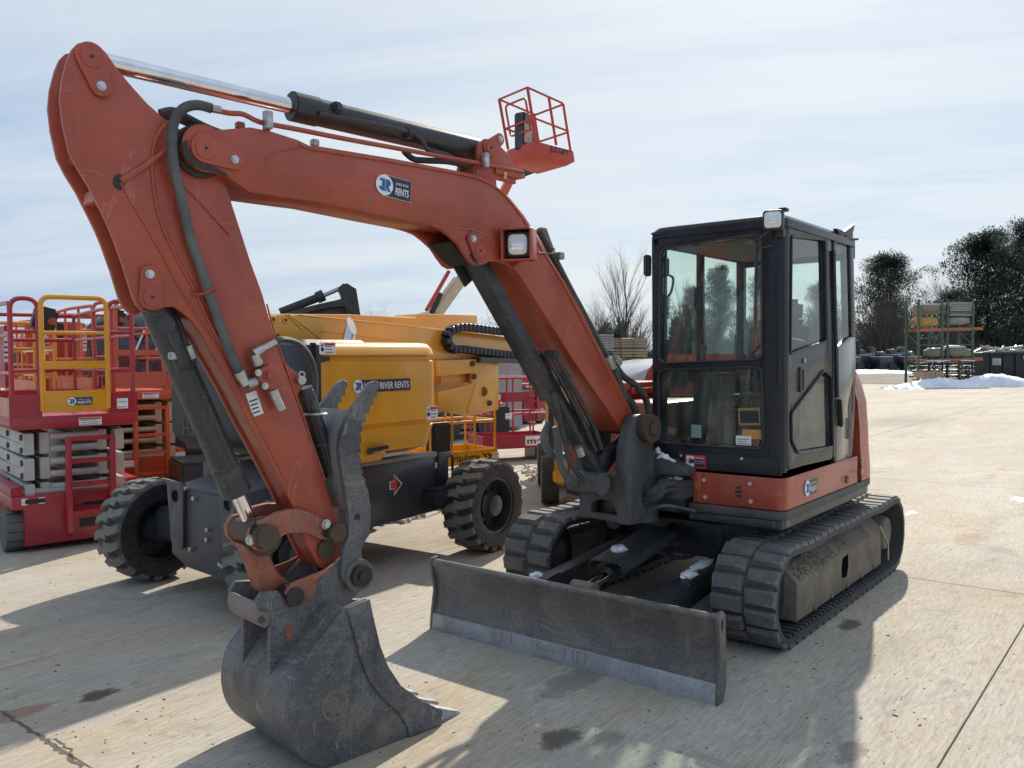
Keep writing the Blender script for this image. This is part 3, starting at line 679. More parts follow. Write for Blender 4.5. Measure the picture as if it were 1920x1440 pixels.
mk(slots, 'vent_slots', BLACKP, sk, 0)
cylinder('drain_plug', PY(1588, 899, .941), PY(1588, 899, .941)+Y_*.008, .028, BLACK, sk, 20, .003)
d0 = PY(1508, 930, .944); d1 = PY(1541, 923, .944)
rents_decal(sk, Vector((d0.x, .9435, .862)), -X_, Z_, .235, .10)
hb = [(-.345, .915), (-.345, 1.0), (-.345, .87)]
# counterweight (tail) and hood
cwp = [p for p in tails]
def tailbody(bm):
    # stacked rings: z, inset, shift forward
    lev = [(.82, 0.0), (.90, .0), (1.08, .012), (1.20, .016), (1.40, .03), (1.52, .06), (1.62, .10), (1.71, .18), (1.77, .34)]
    rings = []
    for z, ins in lev:
        r = []
        for p in cwp:
            d = Vector((p.x+.3, p.y, 0)); L_ = d.length; q = Vector((-.3, 0, 0)) + d*((L_-ins)/L_)
            r.append(bm.verts.new((min(q.x, -.345), q.y, z)))
        rings.append(r)
    for a, b in zip(rings, rings[1:]):
        for i in range(len(a)-1): bm.faces.new((a[i], a[i+1], b[i+1], b[i]))
    bm.faces.new(rings[-1]); bm.faces.new(rings[0][::-1])
    bmesh.ops.holes_fill(bm, edges=[e for e in bm.edges if len(e.link_faces) == 1])
mk(tailbody, 'counterweight', RED, EX, 30)
mk(lambda bm: (add_box(bm, (-.86, .83, 1.14), (.07, .05, .06), Matrix.Rotation(.6, 3, 'Z'), .012)), 'counterweight_lug', RED, EX)
for z in (.985, .895): hexbolt('counterweight_bolt', (-.38, .952, z), Y_, .013, BOLT, EX)
mk(lambda bm: add_prism(bm, [Vector((-.30, .55, z)) if 0 else Vector((x, y, .82)) for x, y, z in ((-.30, .90, 0), (-.30, -.92, 0), (.70, -.92, 0), (.93, -.28, 0), (.93, -.0, 0), (-.30, -.0, 0))], Z_*.62, bevel=.03), 'right_side_cover', RED, EX)
box('fuel_tank_cover', (.35, -.60, 1.50), (.7, .5, .12), RED, EX, bevel=.04)

# ---- cab
CAB = bpy.data.objects.new('cab', None)
def cabplane(px, py): return PX(px, py, CX)
def sideplane(px, py): return PY(px, py, CYL)
front_out = fillet([cabplane(1224, 862), cabplane(1222, 440), Vector((CX, CYL-.045, cabplane(1455, 404).z)), Vector((CX, CYL-.045, 1.04)), Vector((CX, CYR+.0, 1.04))], .03, 4, True)
w1 = fillet([cabplane(*p) for p in ((1235, 681), (1238, 468), (1428, 437), (1429, 674))], .05, 6, True)
w2 = fillet([cabplane(*p) for p in ((1234, 694), (1428, 687), (1432, 838), (1236, 829))], .01, 6, True)
w2 = fillet([cabplane(1234, 694)], .0, 1)[:0] + fillet([cabplane(*p) for p in ((1234, 694), (1429, 687), (1432, 842), (1235, 830))], .055, 7, True)
cabf = prism('cab', front_out, -X_*.055, CABGREY, EX, holes=[w1, w2], bevel=.006)
CAB = cabf
def pane(name, pts, vec, mat, parent): return mk(lambda bm: add_prism(bm, pts, vec), name, mat, parent, 0)
def outline_strip(name, pts, r, mat, parent): return tube(name, pts, r, mat, parent, 6, True)
pane('windscreen_pane', [p - X_*.028 for p in w1], -X_*.006, CABGLASS, CAB)
pane('lower_window_pane', [p - X_*.022 for p in w2], -X_*.006, DARKGLASS, CAB)
outline_strip('window_seal', [p + X_*.002 for p in w1], .007, LAMPB, CAB)
outline_strip('window_seal', [p + X_*.002 for p in w2], .009, LAMPB, CAB)
# door
dz0 = 1.045
dout = fillet([Vector((1.045, CYL, dz0)), sideplane(1477, 425), sideplane(1479, 416), sideplane(1556, 430), sideplane(1563, 869)], .05, 6, True)
dout = fillet([Vector((1.045, CYL, dz0+.02)), Vector((1.045, CYL, sideplane(1478, 417).z)), sideplane(1558, 432), Vector((sideplane(1562, 860).x, CYL, dz0))], .07, 7, True)
wu = fillet([sideplane(*p) for p in ((1483, 442), (1546, 450), (1549, 640), (1481, 664))], .03, 5, True)
wl = fillet([sideplane(*p) for p in ((1482, 776), (1544, 694), (1557, 706), (1560, 838), (1495, 849), (1483, 826))], .025, 5, True)
door = prism('door', [p + Y_*.002 for p in dout], -Y_*.045, CABGREY, EX, holes=[[p + Y_*.002 for p in wu], [p + Y_*.002 for p in wl]], bevel=.008)
pane('door_pane', [p - Y_*.016 for p in wu], -Y_*.006, CABGLASS, door)
pane('door_pane', [p - Y_*.016 for p in wl], -Y_*.006, DARKGLASS, door)
outline_strip('window_seal', [p + Y_*.004 for p in wu], .008, LAMPB, door); outline_strip('window_seal', [p + Y_*.004 for p in wl], .009, CABGREY, door)
hc = sideplane(1501, 712)
prism('door_handle', rrect(hc + Y_*.006, X_, Z_, .075, .16, .03), Y_*.006, CABGREY, door, holes=[rrect(hc + Y_*.006, X_, Z_, .05, .13, .022)], bevel=.002)
mk(lambda bm: add_prism(bm, rrect(hc + Y_*.0035, X_, Z_, .05, .13, .022), Y_*.001), 'handle_recess', LAMPB, door, 0)
cylinder('door_lock', sideplane(1506, 676)+Y_*.003, sideplane(1506, 676)+Y_*.012, .016, ZINC, door, 16, .003)
tube('door_grab_rail', fillet([sideplane(1499, 650)-Y_*.05, sideplane(1499, 640)-Y_*.09, sideplane(1516, 634)-Y_*.09, sideplane(1522, 640)-Y_*.05], .03), .008, ZINC, door, 6)
# side posts round the door
def posts(bm):
    xr = sideplane(1562, 600).x
    top = lambda x: sideplane(1467, 402).z + (CX-x)*(-.0) 
    add_cyl(bm, (CX-.052, CYL-.052, 1.045), (CX-.052, CYL-.052, 2.55), .052, n=28)
    # rear door post
    add_prism(bm, [Vector((xr-.005, CYL+.004, 1.05)), Vector((xr-.055, CYL+.004, 1.05)), Vector((xr-.05, CYL+.004, 2.53)), Vector((xr+.01, CYL+.004, 2.53))], -Y_*.06, bevel=.01)
    # rear left pillar
    add_prism(bm, [sideplane(1597, 640), sideplane(1605, 640), sideplane(1600, 432), sideplane(1592, 432)], -Y_*.07, bevel=.008)
    # rear right and front right
    add_box(bm, (-.26, CYR+.03, 1.85), (.07, .06, 1.45), bevel=.01)
    add_box(bm, (CX-.085, CYR+.028, 1.83), (.06, .055, 1.5), bevel=.01)
    add_box(bm, (.45, CYR+.03, 1.85), (.05, .05, 1.45), bevel=.01)
    for z in (1.10, 1.62, 2.52):
        add_box(bm, (.41, CYR+.03, z), (1.38, .052, .09 if z > 1.2 else .18), bevel=.01)
    add_box(bm, (-.265, .49, 2.50), (.06, .88, .12), bevel=.01); add_box(bm, (-.265, .49, 1.5), (.06, .88, .35), bevel=.01)
mk(posts, 'cab_posts', CABGREY, EX)
# rear quarter window, its lower panel
q = [sideplane(*p) for p in ((1567, 446), (1593, 440), (1598, 628), (1572, 640))]
pane('quarter_pane', [p - Y_*.012 for p in q], -Y_*.006, CABGLASS, EX)
qp = fillet([sideplane(1566, 872), sideplane(1571, 652), sideplane(1592, 632), sideplane(1604, 630), sideplane(1605, 690), sideplane(1590, 760), sideplane(1592, 868)], .02, 4, True)
prism('rear_quarter_panel', [p + Y_*.002 for p in qp], -Y_*.05, paint('bronze_grey_panel', (.06, .056, .054), .22, .1, coat=.6, bumpy=.01), EX, bevel=.012)
gp = [sideplane(1592, 760), sideplane(1606, 690), sideplane(1603, 790), sideplane(1598, 868), sideplane(1591, 868)]
prism('grille_panel', [p - Y_*.004 for p in gp], -Y_*.03, paint('purple_grey_panel', (.13, .085, .085), .45, .2), EX, bevel=.003)
def grl(bm):
    for k in range(9):
        p = sideplane(1590.5, 786+k*4.4); add_box(bm, p+Y_*.004, (.05, .006, .008))
mk(grl, 'grille_slots', BLACKP, EX, 0)
# rear and right glass
pane('rear_pane', [Vector((-.262, y, z)) for y, z in ((.10, 1.68), (.88, 1.68), (.88, 2.45), (.10, 2.45))], X_*.006, CABGLASS, EX)
pane('right_side_pane', [Vector((x, .06, z)) for x, z in ((.48, 1.67), (1.03, 1.67), (1.03, 2.47), (.48, 2.47))], Y_*.006, CABGLASS, EX)
pane('right_side_pane', [Vector((x, .06, z)) for x, z in ((-.22, 1.67), (.42, 1.67), (.42, 2.47), (-.22, 2.47))], Y_*.006, CABGLASS, EX)
pane('right_side_pane', [Vector((x, .06, z)) for x, z in ((.48, 1.2), (1.03, 1.2), (1.03, 1.57), (.48, 1.57))], Y_*.006, CABGLASS, EX)
mk(lambda bm: add_prism(bm, [Vector((x, CYR+.06, z)) for x, z in ((-.25, 1.1), (.45, 1.1), (.45, 1.6), (-.25, 1.6))], Y_*.02), 'right_side_panel', INTER, EX)
# roof
ztl = 2.535
def roof(bm):
    pl = fillet([Vector((CX+.012, CYL+.012, 0)), Vector((CX+.012, CYR-.005, 0)), Vector((-.30, CYR-.005, 0)), Vector((-.30, CYL+.012, 0))], .07, 6, True)
    b2 = bmesh.new(); lev = [(2.528, .0), (2.575, .0), (2.597, .018), (2.606, .05), (2.612, .16)]; rings = []
    cx, cy = .4, .49
    for z, i in lev:
        rings.append([b2.verts.new((p.x + (-i if p.x > cx else i)*1, p.y + (-i if p.y > cy else i), z)) for p in pl])
    for a, b in zip(rings, rings[1:]):
        for k in range(len(a)): b2.faces.new((a[k], a[(k+1) % len(a)], b[(k+1) % len(a)], b[k]))
    b2.faces.new(rings[-1]); b2.faces.new(rings[0][::-1]); join(bm, b2)
mk(roof, 'cab_roof', CABGREY, EX, 30)
# lamp at the top corner
def lamp(parent, c, fwd, w_, h_, housing=LAMPB, dep=.07):
    fwd = Vector(fwd).normalized(); sx = Z_.cross(fwd).normalized(); c = Vector(c); up = fwd.cross(sx)
    o = mk(lambda bm: add_prism(bm, rrect(c-fwd*dep, sx, up, w_, h_, w_*.22), fwd*dep, bevel=.008), 'work_light', housing, parent)
    mk(lambda bm: add_prism(bm, rrect(c+fwd*.001, sx, up, w_*.82, h_*.80, w_*.2), fwd*.006, bevel=.003), 'lamp_lens', LENS, o)
    mk(lambda bm: add_prism(bm, rrect(c+fwd*.007+up*-.005, sx, up, w_*.42, h_*.26, w_*.06), fwd*.002, bevel=.001), 'lamp_bulb', CHROME, o)
    return o
lc = PX(1449, 412, CX+.11)
lamp(EX, lc, (1, .25, -.03), .118, .118)
for q_, d_ in ((Vector((-.08, .015, -.07)), (.05, .05, .05)), (Vector((-.09, .03, .066)), (.06, .05, .02))): mk(lambda bm: add_box(bm, lc+q_, d_, bevel=.005), 'lamp_bracket', LAMPB, EX)
tube('lamp_wire', spline([lc+Vector((-.02, -.03, -.06)), lc+Vector((.0, -.08, -.10)), lc+Vector((-.03, -.09, -.15)), lc+Vector((-.07, -.03, -.14))]), .004, HOSE, EX, 6)
# rear roof bracket
ra = sideplane(1600, 420)
mk(lambda bm: (add_prism(bm, [p + Y_*.01 for p in (sideplane(1566, 428), sideplane(1582, 434), sideplane(1601, 420), sideplane(1597, 438), sideplane(1592, 447), sideplane(1586, 446), sideplane(1582, 440), sideplane(1578, 449), sideplane(1572, 440))], -Y_*.03, bevel=.004), add_cyl(bm, sideplane(1594, 449), sideplane(1600, 449)+Y_*.03, .009, n=10)), 'roof_bracket', LAMPB, EX)
# hinge
for py in (768,): mk(lambda bm: add_bar(bm, sideplane(1569, 748)+Y_*.018, sideplane(1572, 800)+Y_*.018, .03, .035, bevel=.008), 'door_hinge', LAMPB, EX)
tube('door_stay', [sideplane(1560, 470)+Y_*.012, sideplane(1567, 745)+Y_*.012], .012, LAMPB, EX, 8)
tube('corner_rail', fillet([PX(1462, 505, CX+.012), PX(1460, 720, CX+.012)], .01), .012, CABGREY, EX, 8)
# mirror bracket by the left front post
mk(lambda bm: add_box(bm, PX(1214, 498, CX-.02), (.06, .035, .14), bevel=.008), 'mirror_bracket', LAMPB, EX)
mk(lambda bm: add_box(bm, PX(1236, 441, CX+.0)+Z_*.01, (.05, .10, .02), bevel=.006), 'roof_hook', LAMPB, EX)
# front lower panel
def flp(bm):
    add_prism(bm, [Vector((CX+.003, y, z)) for y, z in ((.06, 1.03), (.925, 1.03), (.925, 1.13), (.06, 1.155))], X_*.008, bevel=.003)
mk(flp, 'cab_front_panel', CABGREY, EX)
for px, py in ((1277, 854), (1391, 860)): hexbolt('panel_bolt', PX(px, py, CX+.011), X_, .007, BOLT, EX)
def danger(p, wd, ht):
    d = mk(lambda bm: add_prism(bm, rrect(p+Y_*wd/2+Z_*ht/2, Y_, Z_, wd, ht, .008), X_*.001), 'warning_sticker', REDP, EX, 0)
    q = p + X_*.0014
    mk(lambda bm: add_prism(bm, [q+Y_*a*wd+Z_*b*ht for a, b in ((.06, .1), (.42, .1), (.42, .9), (.06, .9))], X_*.0005), 'sticker_panel', WHITE, d, 0)
    mk(lambda bm: add_prism(bm, [q+Y_*a*wd+Z_*b*ht for a, b in ((.46, .1), (.94, .1), (.94, .66), (.46, .66))], X_*.0005), 'sticker_panel', BLACKP, d, 0)
    def hand(bm):
        c = q + X_*.0008 + Y_*.24*wd + Z_*.5*ht
        for a, l in ((-70, .30), (-40, .36), (-10, .38), (20, .36), (50, .3)):
            a = RAD(a+180); e = Y_*math.cos(a) + Z_*math.sin(a); s = Y_*-math.sin(a)+Z_*math.cos(a); s *= ht*.045
            o = c + Y_*wd*.08
            add_prism(bm, [o-s, o+e*ht*l-s*.6, o+e*ht*l+s*.6, o+s], X_*.0004)
        add_prism(bm, circle(c+Y_*wd*.1, ht*.17, Y_, Z_, 12), X_*.0005)
    mk(hand, 'sticker_pictogram', BLACKP, d, 0)
    text_mesh('sticker_lettering', 'DANGER', WHITE, d, q+Y_*.48*wd+Z_*.73*ht+X_*.0003, Y_, Z_, ht*.13, wd*.42)
    text_mesh('sticker_lettering', 'STAY CLEAR', WHITE, d, q+Y_*.48*wd+Z_*.48*ht+X_*.0008, Y_, Z_, ht*.1, wd*.44)
    text_mesh('sticker_lettering', 'OF SWING AREA', WHITE, d, q+Y_*.48*wd+Z_*.33*ht+X_*.0008, Y_, Z_, ht*.08, wd*.40)
danger(PX(1285, 876, CX+.0125), .145, .085)
# stickers behind the glass
for (x0, y1, x1, y0, mt) in ((1296, 797, 1315, 820, paint('pale_green_card', (.38, .46, .44), .6, 0)), (1258, 823, 1275, 831, FRAMEGREY)):
    a = PX(x0, y0, CX-.024); b = PX(x1, y1, CX-.024); pane('window_sticker', [a, Vector((a.x, b.y, a.z)), b, Vector((a.x, a.y, b.z))], X_*.001, mt, EX)
a = PX(1380, 834, CX-.019); st = sticker(EX, a, Y_, Z_, .10, .058, None, 3, BLACKP, WHITE, False, 'inspection_label')
mk(lambda bm: add_prism(bm, [PX(x, y, CX-.0205) for x, y in ((1391, 822), (1428, 824), (1427, 806), (1392, 805))], X_*.0008), 'window_sticker', paint('yellow_card', (.55, .30, .07), .6, 0), EX, 0)
mk(lambda bm: add_prism(bm, [PX(x, y, CX-.0205) for x, y in ((1385, 797), (1426, 797), (1425, 764), (1384, 765))], X_*.0008), 'window_sticker', paint('brown_card', (.30, .22, .10), .6, 0), EX, 0)
mk(lambda bm: add_prism(bm, [PX(x, y, CX-.0185) for x, y in ((1388, 793), (1423, 793), (1422, 770), (1387, 770))], X_*.0006), 'sticker_panel', BLACKP, EX, 0)
# ---- inside the cab
def seat(bm):
    add_box(bm, (.30, .50, 1.42), (.46, .48, .13), bevel=.05, seg=3)
    add_box(bm, (.08, .50, 1.74), (.13, .44, .55), Matrix.Rotation(RAD(-10), 3, 'Y'), .055, 3)
    add_box(bm, (.0, .50, 2.07), (.10, .30, .18), Matrix.Rotation(RAD(-10), 3, 'Y'), .04, 3)
mk(seat, 'operator_seat', SEATM, EX)
def consoles(bm):
    for y in (.18, .80):
        add_box(bm, (.42, y, 1.42), (.50, .14, .42), bevel=.03); add_box(bm, (.38, y, 1.66), (.36, .09, .05), bevel=.02)
        add_tube(bm, spline([Vector((.60, y, 1.6)), Vector((.63, y, 1.72)), Vector((.61, y, 1.83))]), .022, 8)
    add_box(bm, (.4, .49, 1.07), (1.3, .86, .04), bevel=.01)
    add_box(bm, (.2, .49, 1.22), (.5, .5, .3), bevel=.03)
    for y in (.40, .55): add_tube(bm, spline([Vector((.82, y, 1.1)), Vector((.86, y, 1.35)), Vector((.80, y, 1.62))]), .012, 8); add_box(bm, (.86, y, 1.11), (.16, .1, .03), Matrix.Rotation(RAD(-20), 3, 'Y'), .01)
    add_box(bm, (.95, .14, 1.62), (.06, .16, .14), Matrix.Rotation(RAD(20), 3, 'Z'), .015)
mk(consoles, 'control_consoles', INTER, EX)
mk(lambda bm: (add_box(bm, (.35, .49, 2.50), (1.25, .80, .04), bevel=.015), add_box(bm, (.92, .76, 2.455), (.1, .16, .05), bevel=.01)), 'headliner', plain('headliner_grey', (.17, .185, .19), .8), EX)
tube('wiper_arm', [PX(1419, 450, CX-.06), PX(1416, 600, CX-.06), PX(1419, 660, CX-.055)], .010, LAMPB, EX, 6)
mk(lambda bm: (add_box(bm, PX(1418, 640, CX-.09), (.05, .07, .13), bevel=.01)), 'wiper_motor', LAMPB, EX)
mk(lambda bm: (add_box(bm, PX(1246, 500, CX-.10), (.06, .05, .12), bevel=.01), add_tube(bm, spline([PX(1250, 515, CX-.1), PX(1262, 522, CX-.1), PX(1258, 548, CX-.1), PX(1248, 558, CX-.1), PX(1240, 556, CX-.1)]), .008, 6)), 'radio_set', LAMPB, EX)
def coil(bm):
    a = PX(1254, 555, CX-.1); b = PX(1252, 598, CX-.1); pts = []
    for i in range(90):
        t = i/89; pts.append(a.lerp(b, t) + Vector((math.sin(t*60)*.012, math.cos(t*60)*.012, 0)))
    add_tube(bm, pts, .004, 5)
mk(coil, 'coiled_cord', LAMPB, EX)

def icicles(bm):
    for px, l in ((1449, .035), (1452, .055), (1468, .06), (1477, .045), (1480, .03)):
        p = PX(px, 977, 1.10); add_cyl(bm, p, p-Z_*l, .004, .0006, n=6)
mk(icicles, 'icicles', glass_mat('ice', (.93, .95, .96), 1, 1.3, .15, (.8, .82, .85)), EX, kind='stuff')
# ================================================================== boom group (still the excavator)
def PBs(pts, b): return [PB(x, y, b) for x, y in pts]
BW = .12; AW = .085
ZB = Vector((0, 0, 1))
# ---- swing bracket
_a = (PB(1178, 986, -.205)-BO).dot(BD)
def PA(px, py, a): return onplane(px, py, BO + BD*a, BD)
def trap(bm):
    o = PBs([(1182, 800), (1190, 782), (1198, 777), (1212, 777), (1222, 792), (1224, 812), (1222, 850), (1216, 890), (1215, 900), (1205, 915), (1205, 940), (1216, 962), (1210, 980), (1178, 986), (1178, 905), (1170, 880), (1173, 840)], -.205)
    for b in (0, .33): add_prism(bm, [p + BN*b for p in o], BN*.075, bevel=.012)
    f = [PA(*q, _a) for q in ((1090, 968), (1178, 985), (1179, 885), (1168, 880), (1150, 893), (1138, 906), (1112, 904), (1094, 915), (1087, 945))]
    h_ = [PA(*q, _a) for q in ((1107, 961), (1109, 943), (1124, 936), (1146, 940), (1157, 966))]
    add_prism(bm, f, -BD*.07, holes=[h_], bevel=.01)
    c = PBs([(1180, 975), (1180, 900), (1210, 890), (1214, 972)], -.13); add_prism(bm, c, BN*.26, bevel=.01)
BR = mk(trap, 'swing_bracket', CASTGREY, EX)
pf = PB(1212, 803, -.215)
mk(lambda bm: (add_cyl(bm, pf, pf-BN*.05, .088, n=24, bevel=.015), add_cyl(bm, pf-BN*.05, pf-BN*.062, .04, n=16, bevel=.006), add_cyl(bm, pf, pf+BN*.45, .05, n=16)), 'boom_foot_pin', PINBROWN, BR)
cylinder('bracket_hole', PA(1160, 917, _a+.001), PA(1160, 917, _a+.004), .024, GREASE_SHADE, BR, 16)
mk(lambda bm: add_box(bm, PA(1132, 950, _a-.09), (.02, .3, .12), Matrix.Rotation(-PHI, 3, 'Z')), 'bracket_web', GREASE_SHADE, BR)
# swing post on the upper frame
def post(bm):
    add_box(bm, (1.02, .07, .92), (.34, .42, .34), bevel=.03); add_cyl(bm, (1.2, .03, .68), (1.2, .03, 1.14), .10, n=24, bevel=.01)
    add_prism(bm, [PX(x, y, 1.22) for x, y in ((1212, 866), (1240, 858), (1262, 868), (1290, 880), (1290, 893), (1240, 890), (1222, 905), (1210, 892))], -X_*.12, bevel=.008)
    add_box(bm, (1.17, .27, .905), (.16, .14, .12), bevel=.01)
mk(post, 'swing_post', CASTGREY, EX)
for k, (a, b_) in enumerate([((1208, 935), (1290, 908)), ((1207, 945), (1292, 918)), ((1214, 928), (1270, 905))]):
    tube('swing_hose', spline([PX(a[0], a[1], 1.38), PX((a[0]*2+b_[0])/3, a[1]-14, 1.36), PX((a[0]+b_[0])/2, (a[1]+b_[1])/2-12, 1.32), PX(b_[0], b_[1], 1.12)]), .021, HOSE, EX)
tube('swing_hose', spline([PX(1205, 962, 1.35), PX(1222, 955, 1.33), PX(1250, 948, 1.3), PX(1304, 958, 1.10)]), .011, HOSEDUST, EX)
snowlump('snow_lump', PX(1242, 862, 1.19), .042, EX, 1.0, 5, (.6, 1.1)); snowlump('snow_lump', PX(1256, 868, 1.18), .036, EX, .8, 6, (.6, 1.2)); snowlump('snow_lump', PX(1265, 897, 1.17), .035, EX, .5, 7, (.6, 1.6)); snowlump('snow_lump', PX(1246, 904, 1.27), .022, EX, .5, 8, (.6, 1.8)); snowlump('snow_lump', PX(1234, 848, 1.2), .022, EX, 1.5, 9, (.5, .7))
cylinder('swing_cylinder', (1.12, -.25, .62), (.3, -.45, .66), .05, BLACK, EX)

# ---- boom
mainpx = [(340, 276), (344, 260), (357, 253), (397, 244), (470, 238), (507, 245), (560, 262), (582, 273), (595, 273), (739, 297), (864, 321), (895, 328), (926, 344), (957, 371), (982, 402), (1007, 440), (1032, 484), (1060, 527), (1090, 580), (1122, 645), (1145, 688), (1187, 773), (1180, 788), (1169, 811), (1125, 747), (1075, 675), (1025, 595), (980, 524), (962, 500), (952, 483), (937, 463), (918, 447), (893, 434), (829, 424), (811, 423), (707, 402), (598, 379), (560, 374), (470, 361), (420, 328), (375, 318), (352, 304)]
BM_ = mk(lambda bm: add_prism(bm, PBs(mainpx, -BW), BN*2*BW, bevel=.007), 'boom', RED, EX)
earpx = [(787, 417), (812, 424), (829, 431), (843, 442), (860, 458), (872, 477), (883, 492), (893, 498), (904, 497), (918, 490), (933, 490), (954, 497), (968, 505), (952, 483), (937, 463), (918, 447), (893, 434), (829, 424), (811, 421)]
earp = PBs(earpx, -BW)
for b in (-.004, 2*BW-.03+.004): mk(lambda bm: add_prism(bm, [p + BN*b for p in earp], BN*.03, bevel=.004), 'cylinder_ear', RED, BM_)
# lower box continuing to the ears' concave underside is left open; a black web paints in its shade
mk(lambda bm: add_prism(bm, [p + BN*.034 for p in PBs([(850, 452), (872, 477), (893, 494), (925, 470), (905, 446)], -BW)], BN*.17), 'ear_shade_web', GREASE_SHADE, BM_)
# raised weld beads along the near plate
def weldline(pts, r, name='weld_bead', b=-BW, par=None): return tube(name, spline(PBs(pts, b-.001), 5), r, RED, par or BM_, 6)
weldline([(560, 270), (595, 281), (739, 304), (864, 327), (905, 338), (938, 358), (965, 388), (990, 424), (1020, 474), (1060, 540), (1120, 655), (1180, 776)], .006)
weldline([(811, 424), (850, 428), (893, 434), (918, 447), (937, 463), (952, 483), (966, 505)], .007)
weldline([(499, 300), (505, 290), (520, 283), (560, 276)], .004)
def pinplate(px, py, ang, L_, r, b, par, mat, boltoff=None, th=.014):
    c = PB(px, py, b); a = BD*math.cos(ang) + ZB*math.sin(ang); s = -BD*math.sin(ang) + ZB*math.cos(ang); pts = []
    for i in range(13):
        t = -math.pi/2 - math.pi*i/12; pts.append(c + a*(r*math.cos(t)) + s*(r*math.sin(t)))
    for i in range(13):
        t = math.pi/2 - math.pi*i/12; pts.append(c + a*(L_ + r*.7*math.cos(t)) + s*(r*.7*math.sin(t)))
    o = mk(lambda bm: add_prism(bm, pts, -BN*th, bevel=.003), 'pin_plate', mat, par)
    cylinder('pin_end', c-BN*th, c-BN*(th+.005), r*.72, mat, o, 20, .002)
    cylinder('grease_nipple', c-BN*(th+.005), c-BN*(th+.009), .006, GREASE_SHADE, o, 8)
    hexbolt('pin_bolt', c+a*L_-BN*th, -BN, .012, BOLT, o)
    return o
# angles in boom plane: +BD points to image left
pinplate(383, 279, RAD(180-(-12)), .125, .06, -BW-.002, BM_, RED)
mk(lambda bm: add_rev(bm, PB(383, 279, -BW+.005), -BN, [(.03, 0), (.095, 0), (.095, .010), (.03, .010)], 28), 'elbow_boss', RED, BM_)
mk(lambda bm: add_rev(bm, PB(377, 283, -BW+.02), -BN, [(.03, -.06), (.107, -.06), (.107, .0), (.03, .0)], 30), 'elbow_grease_ring', GREASE_SHADE, BM_)
pinplate(897, 471, RAD(180-(-232)+0), .075, .05, -BW-.006, BM_, RED)
# arm cylinder tower on top of the boom
tpx = [(893, 326), (898, 303), (895, 283), (899, 268), (909, 260), (919, 260), (930, 266), (957, 292), (966, 312), (968, 345)]
tw = PBs(tpx, -BW+.02)
for b in (0., .155): mk(lambda bm: add_prism(bm, [p+BN*b for p in tw], BN*.025, bevel=.004), 'cylinder_tower', RED, BM_)
pinplate(917, 278, RAD(180-40), .09, .045, -BW+.018, BM_, RED)
rents_decal(BM_, PB(703, 362, -BW-.0015), -BD*.996-ZB*.088, ZB*.996-BD*.088, .205, .098)
sticker(BM_, PB(945, 334, -BW-.0015), -BD*.99-ZB*.1, ZB, .02, .034, YELP, 1, BLACKP, YELP, False)
# steel pipe along the top
pipe = [(398, 205), (430, 212), (455, 214), (480, 226), (497, 231), (560, 243), (640, 259), (760, 281), (865, 300), (930, 312), (980, 323)]
tube('steel_pipe', spline(PBs(pipe, -BW+.01), 5), .0115, RED, BM_, 8)
for px, py in ((503, 225), (911, 300)):
    mk(lambda bm: (add_box(bm, PB(px, py, -BW-.012), (.035, .028, .075), Matrix.Rotation(-PHI, 3, 'Z'), .004)), 'pipe_clamp', ZINC, BM_)
    hexbolt('clamp_bolt', PB(px, py, -BW-.026), -BN, .010, BOLT, BM_)
mk(lambda bm: add_prism(bm, PBs([(494, 246), (494, 208), (507, 210), (507, 248)], -BW+.006), BN*.01, bevel=.002), 'clamp_bracket', RED, BM_)
for px, py in ((450, 236), (590, 268)): mk(lambda bm: add_box(bm, PB(px, py, -BW+.05), (.035, .03, .03), Matrix.Rotation(-PHI, 3, 'Z'), .004), 'boom_lug', RED if px < 500 else ZINC, BM_)
mk(lambda bm: add_prism(bm, PBs([(930, 315), (982, 326), (986, 334), (975, 336), (930, 325)], -BW+.005), BN*.05, bevel=.004), 'pipe_block', RED, BM_)
# boom work light
lb = PB(970, 458, -BW-.09); lf = (CAM-lb); lf.z = -.15*lf.length; lf = Vector((.90, .42, -.05)).normalized()
sx = Z_.cross(lf).normalized(); lu = lf.cross(sx)
def lbox(bm):
    o = rrect(lb, sx, lu, .165, .175, .012); i_ = rrect(lb, sx, lu, .145, .155, .01)
    add_prism(bm, [p+lf*.035 for p in o], -lf*.15, holes=[[p+lf*.035 for p in i_]], bevel=.002)
    add_prism(bm, [p-lf*.10 for p in o], -lf*.015, bevel=.002)
LG = mk(lbox, 'light_guard', RED, BM_)
mk(lambda bm: add_prism(bm, rrect(lb-lf*.06, sx, lu, .135, .14, .03), lf*.05, bevel=.01), 'lamp_housing', LAMPB, LG)
mk(lambda bm: add_prism(bm, rrect(lb-lf*.010, sx, lu, .105, .11, .032), lf*.008, bevel=.004), 'lamp_lens', LENS, LG)
mk(lambda bm: add_prism(bm, rrect(lb-lf*.002-lu*.012, sx, lu, .075, .035, .01), lf*.003, bevel=.001), 'lamp_bulb', CHROME, LG)
mk(lambda bm: add_bar(bm, PB(962, 497, -BW-.005), lb-lu*.085-lf*.03, .012, .03), 'light_bracket', RED, LG)
tube('light_wire', spline([PB(1008, 473, -BW-.04), PB(1020, 474, -BW-.015), PB(1035, 475, -BW-.01), PB(1040, 468, -BW+.02), PB(1036, 465, -BW+.05)]), .005, HOSEDUST, BM_, 6)
mk(lambda bm: add_box(bm, PB(1048, 480, -BW+.05), (.05, .05, .04), bevel=.004), 'wire_box', ZINC, BM_)
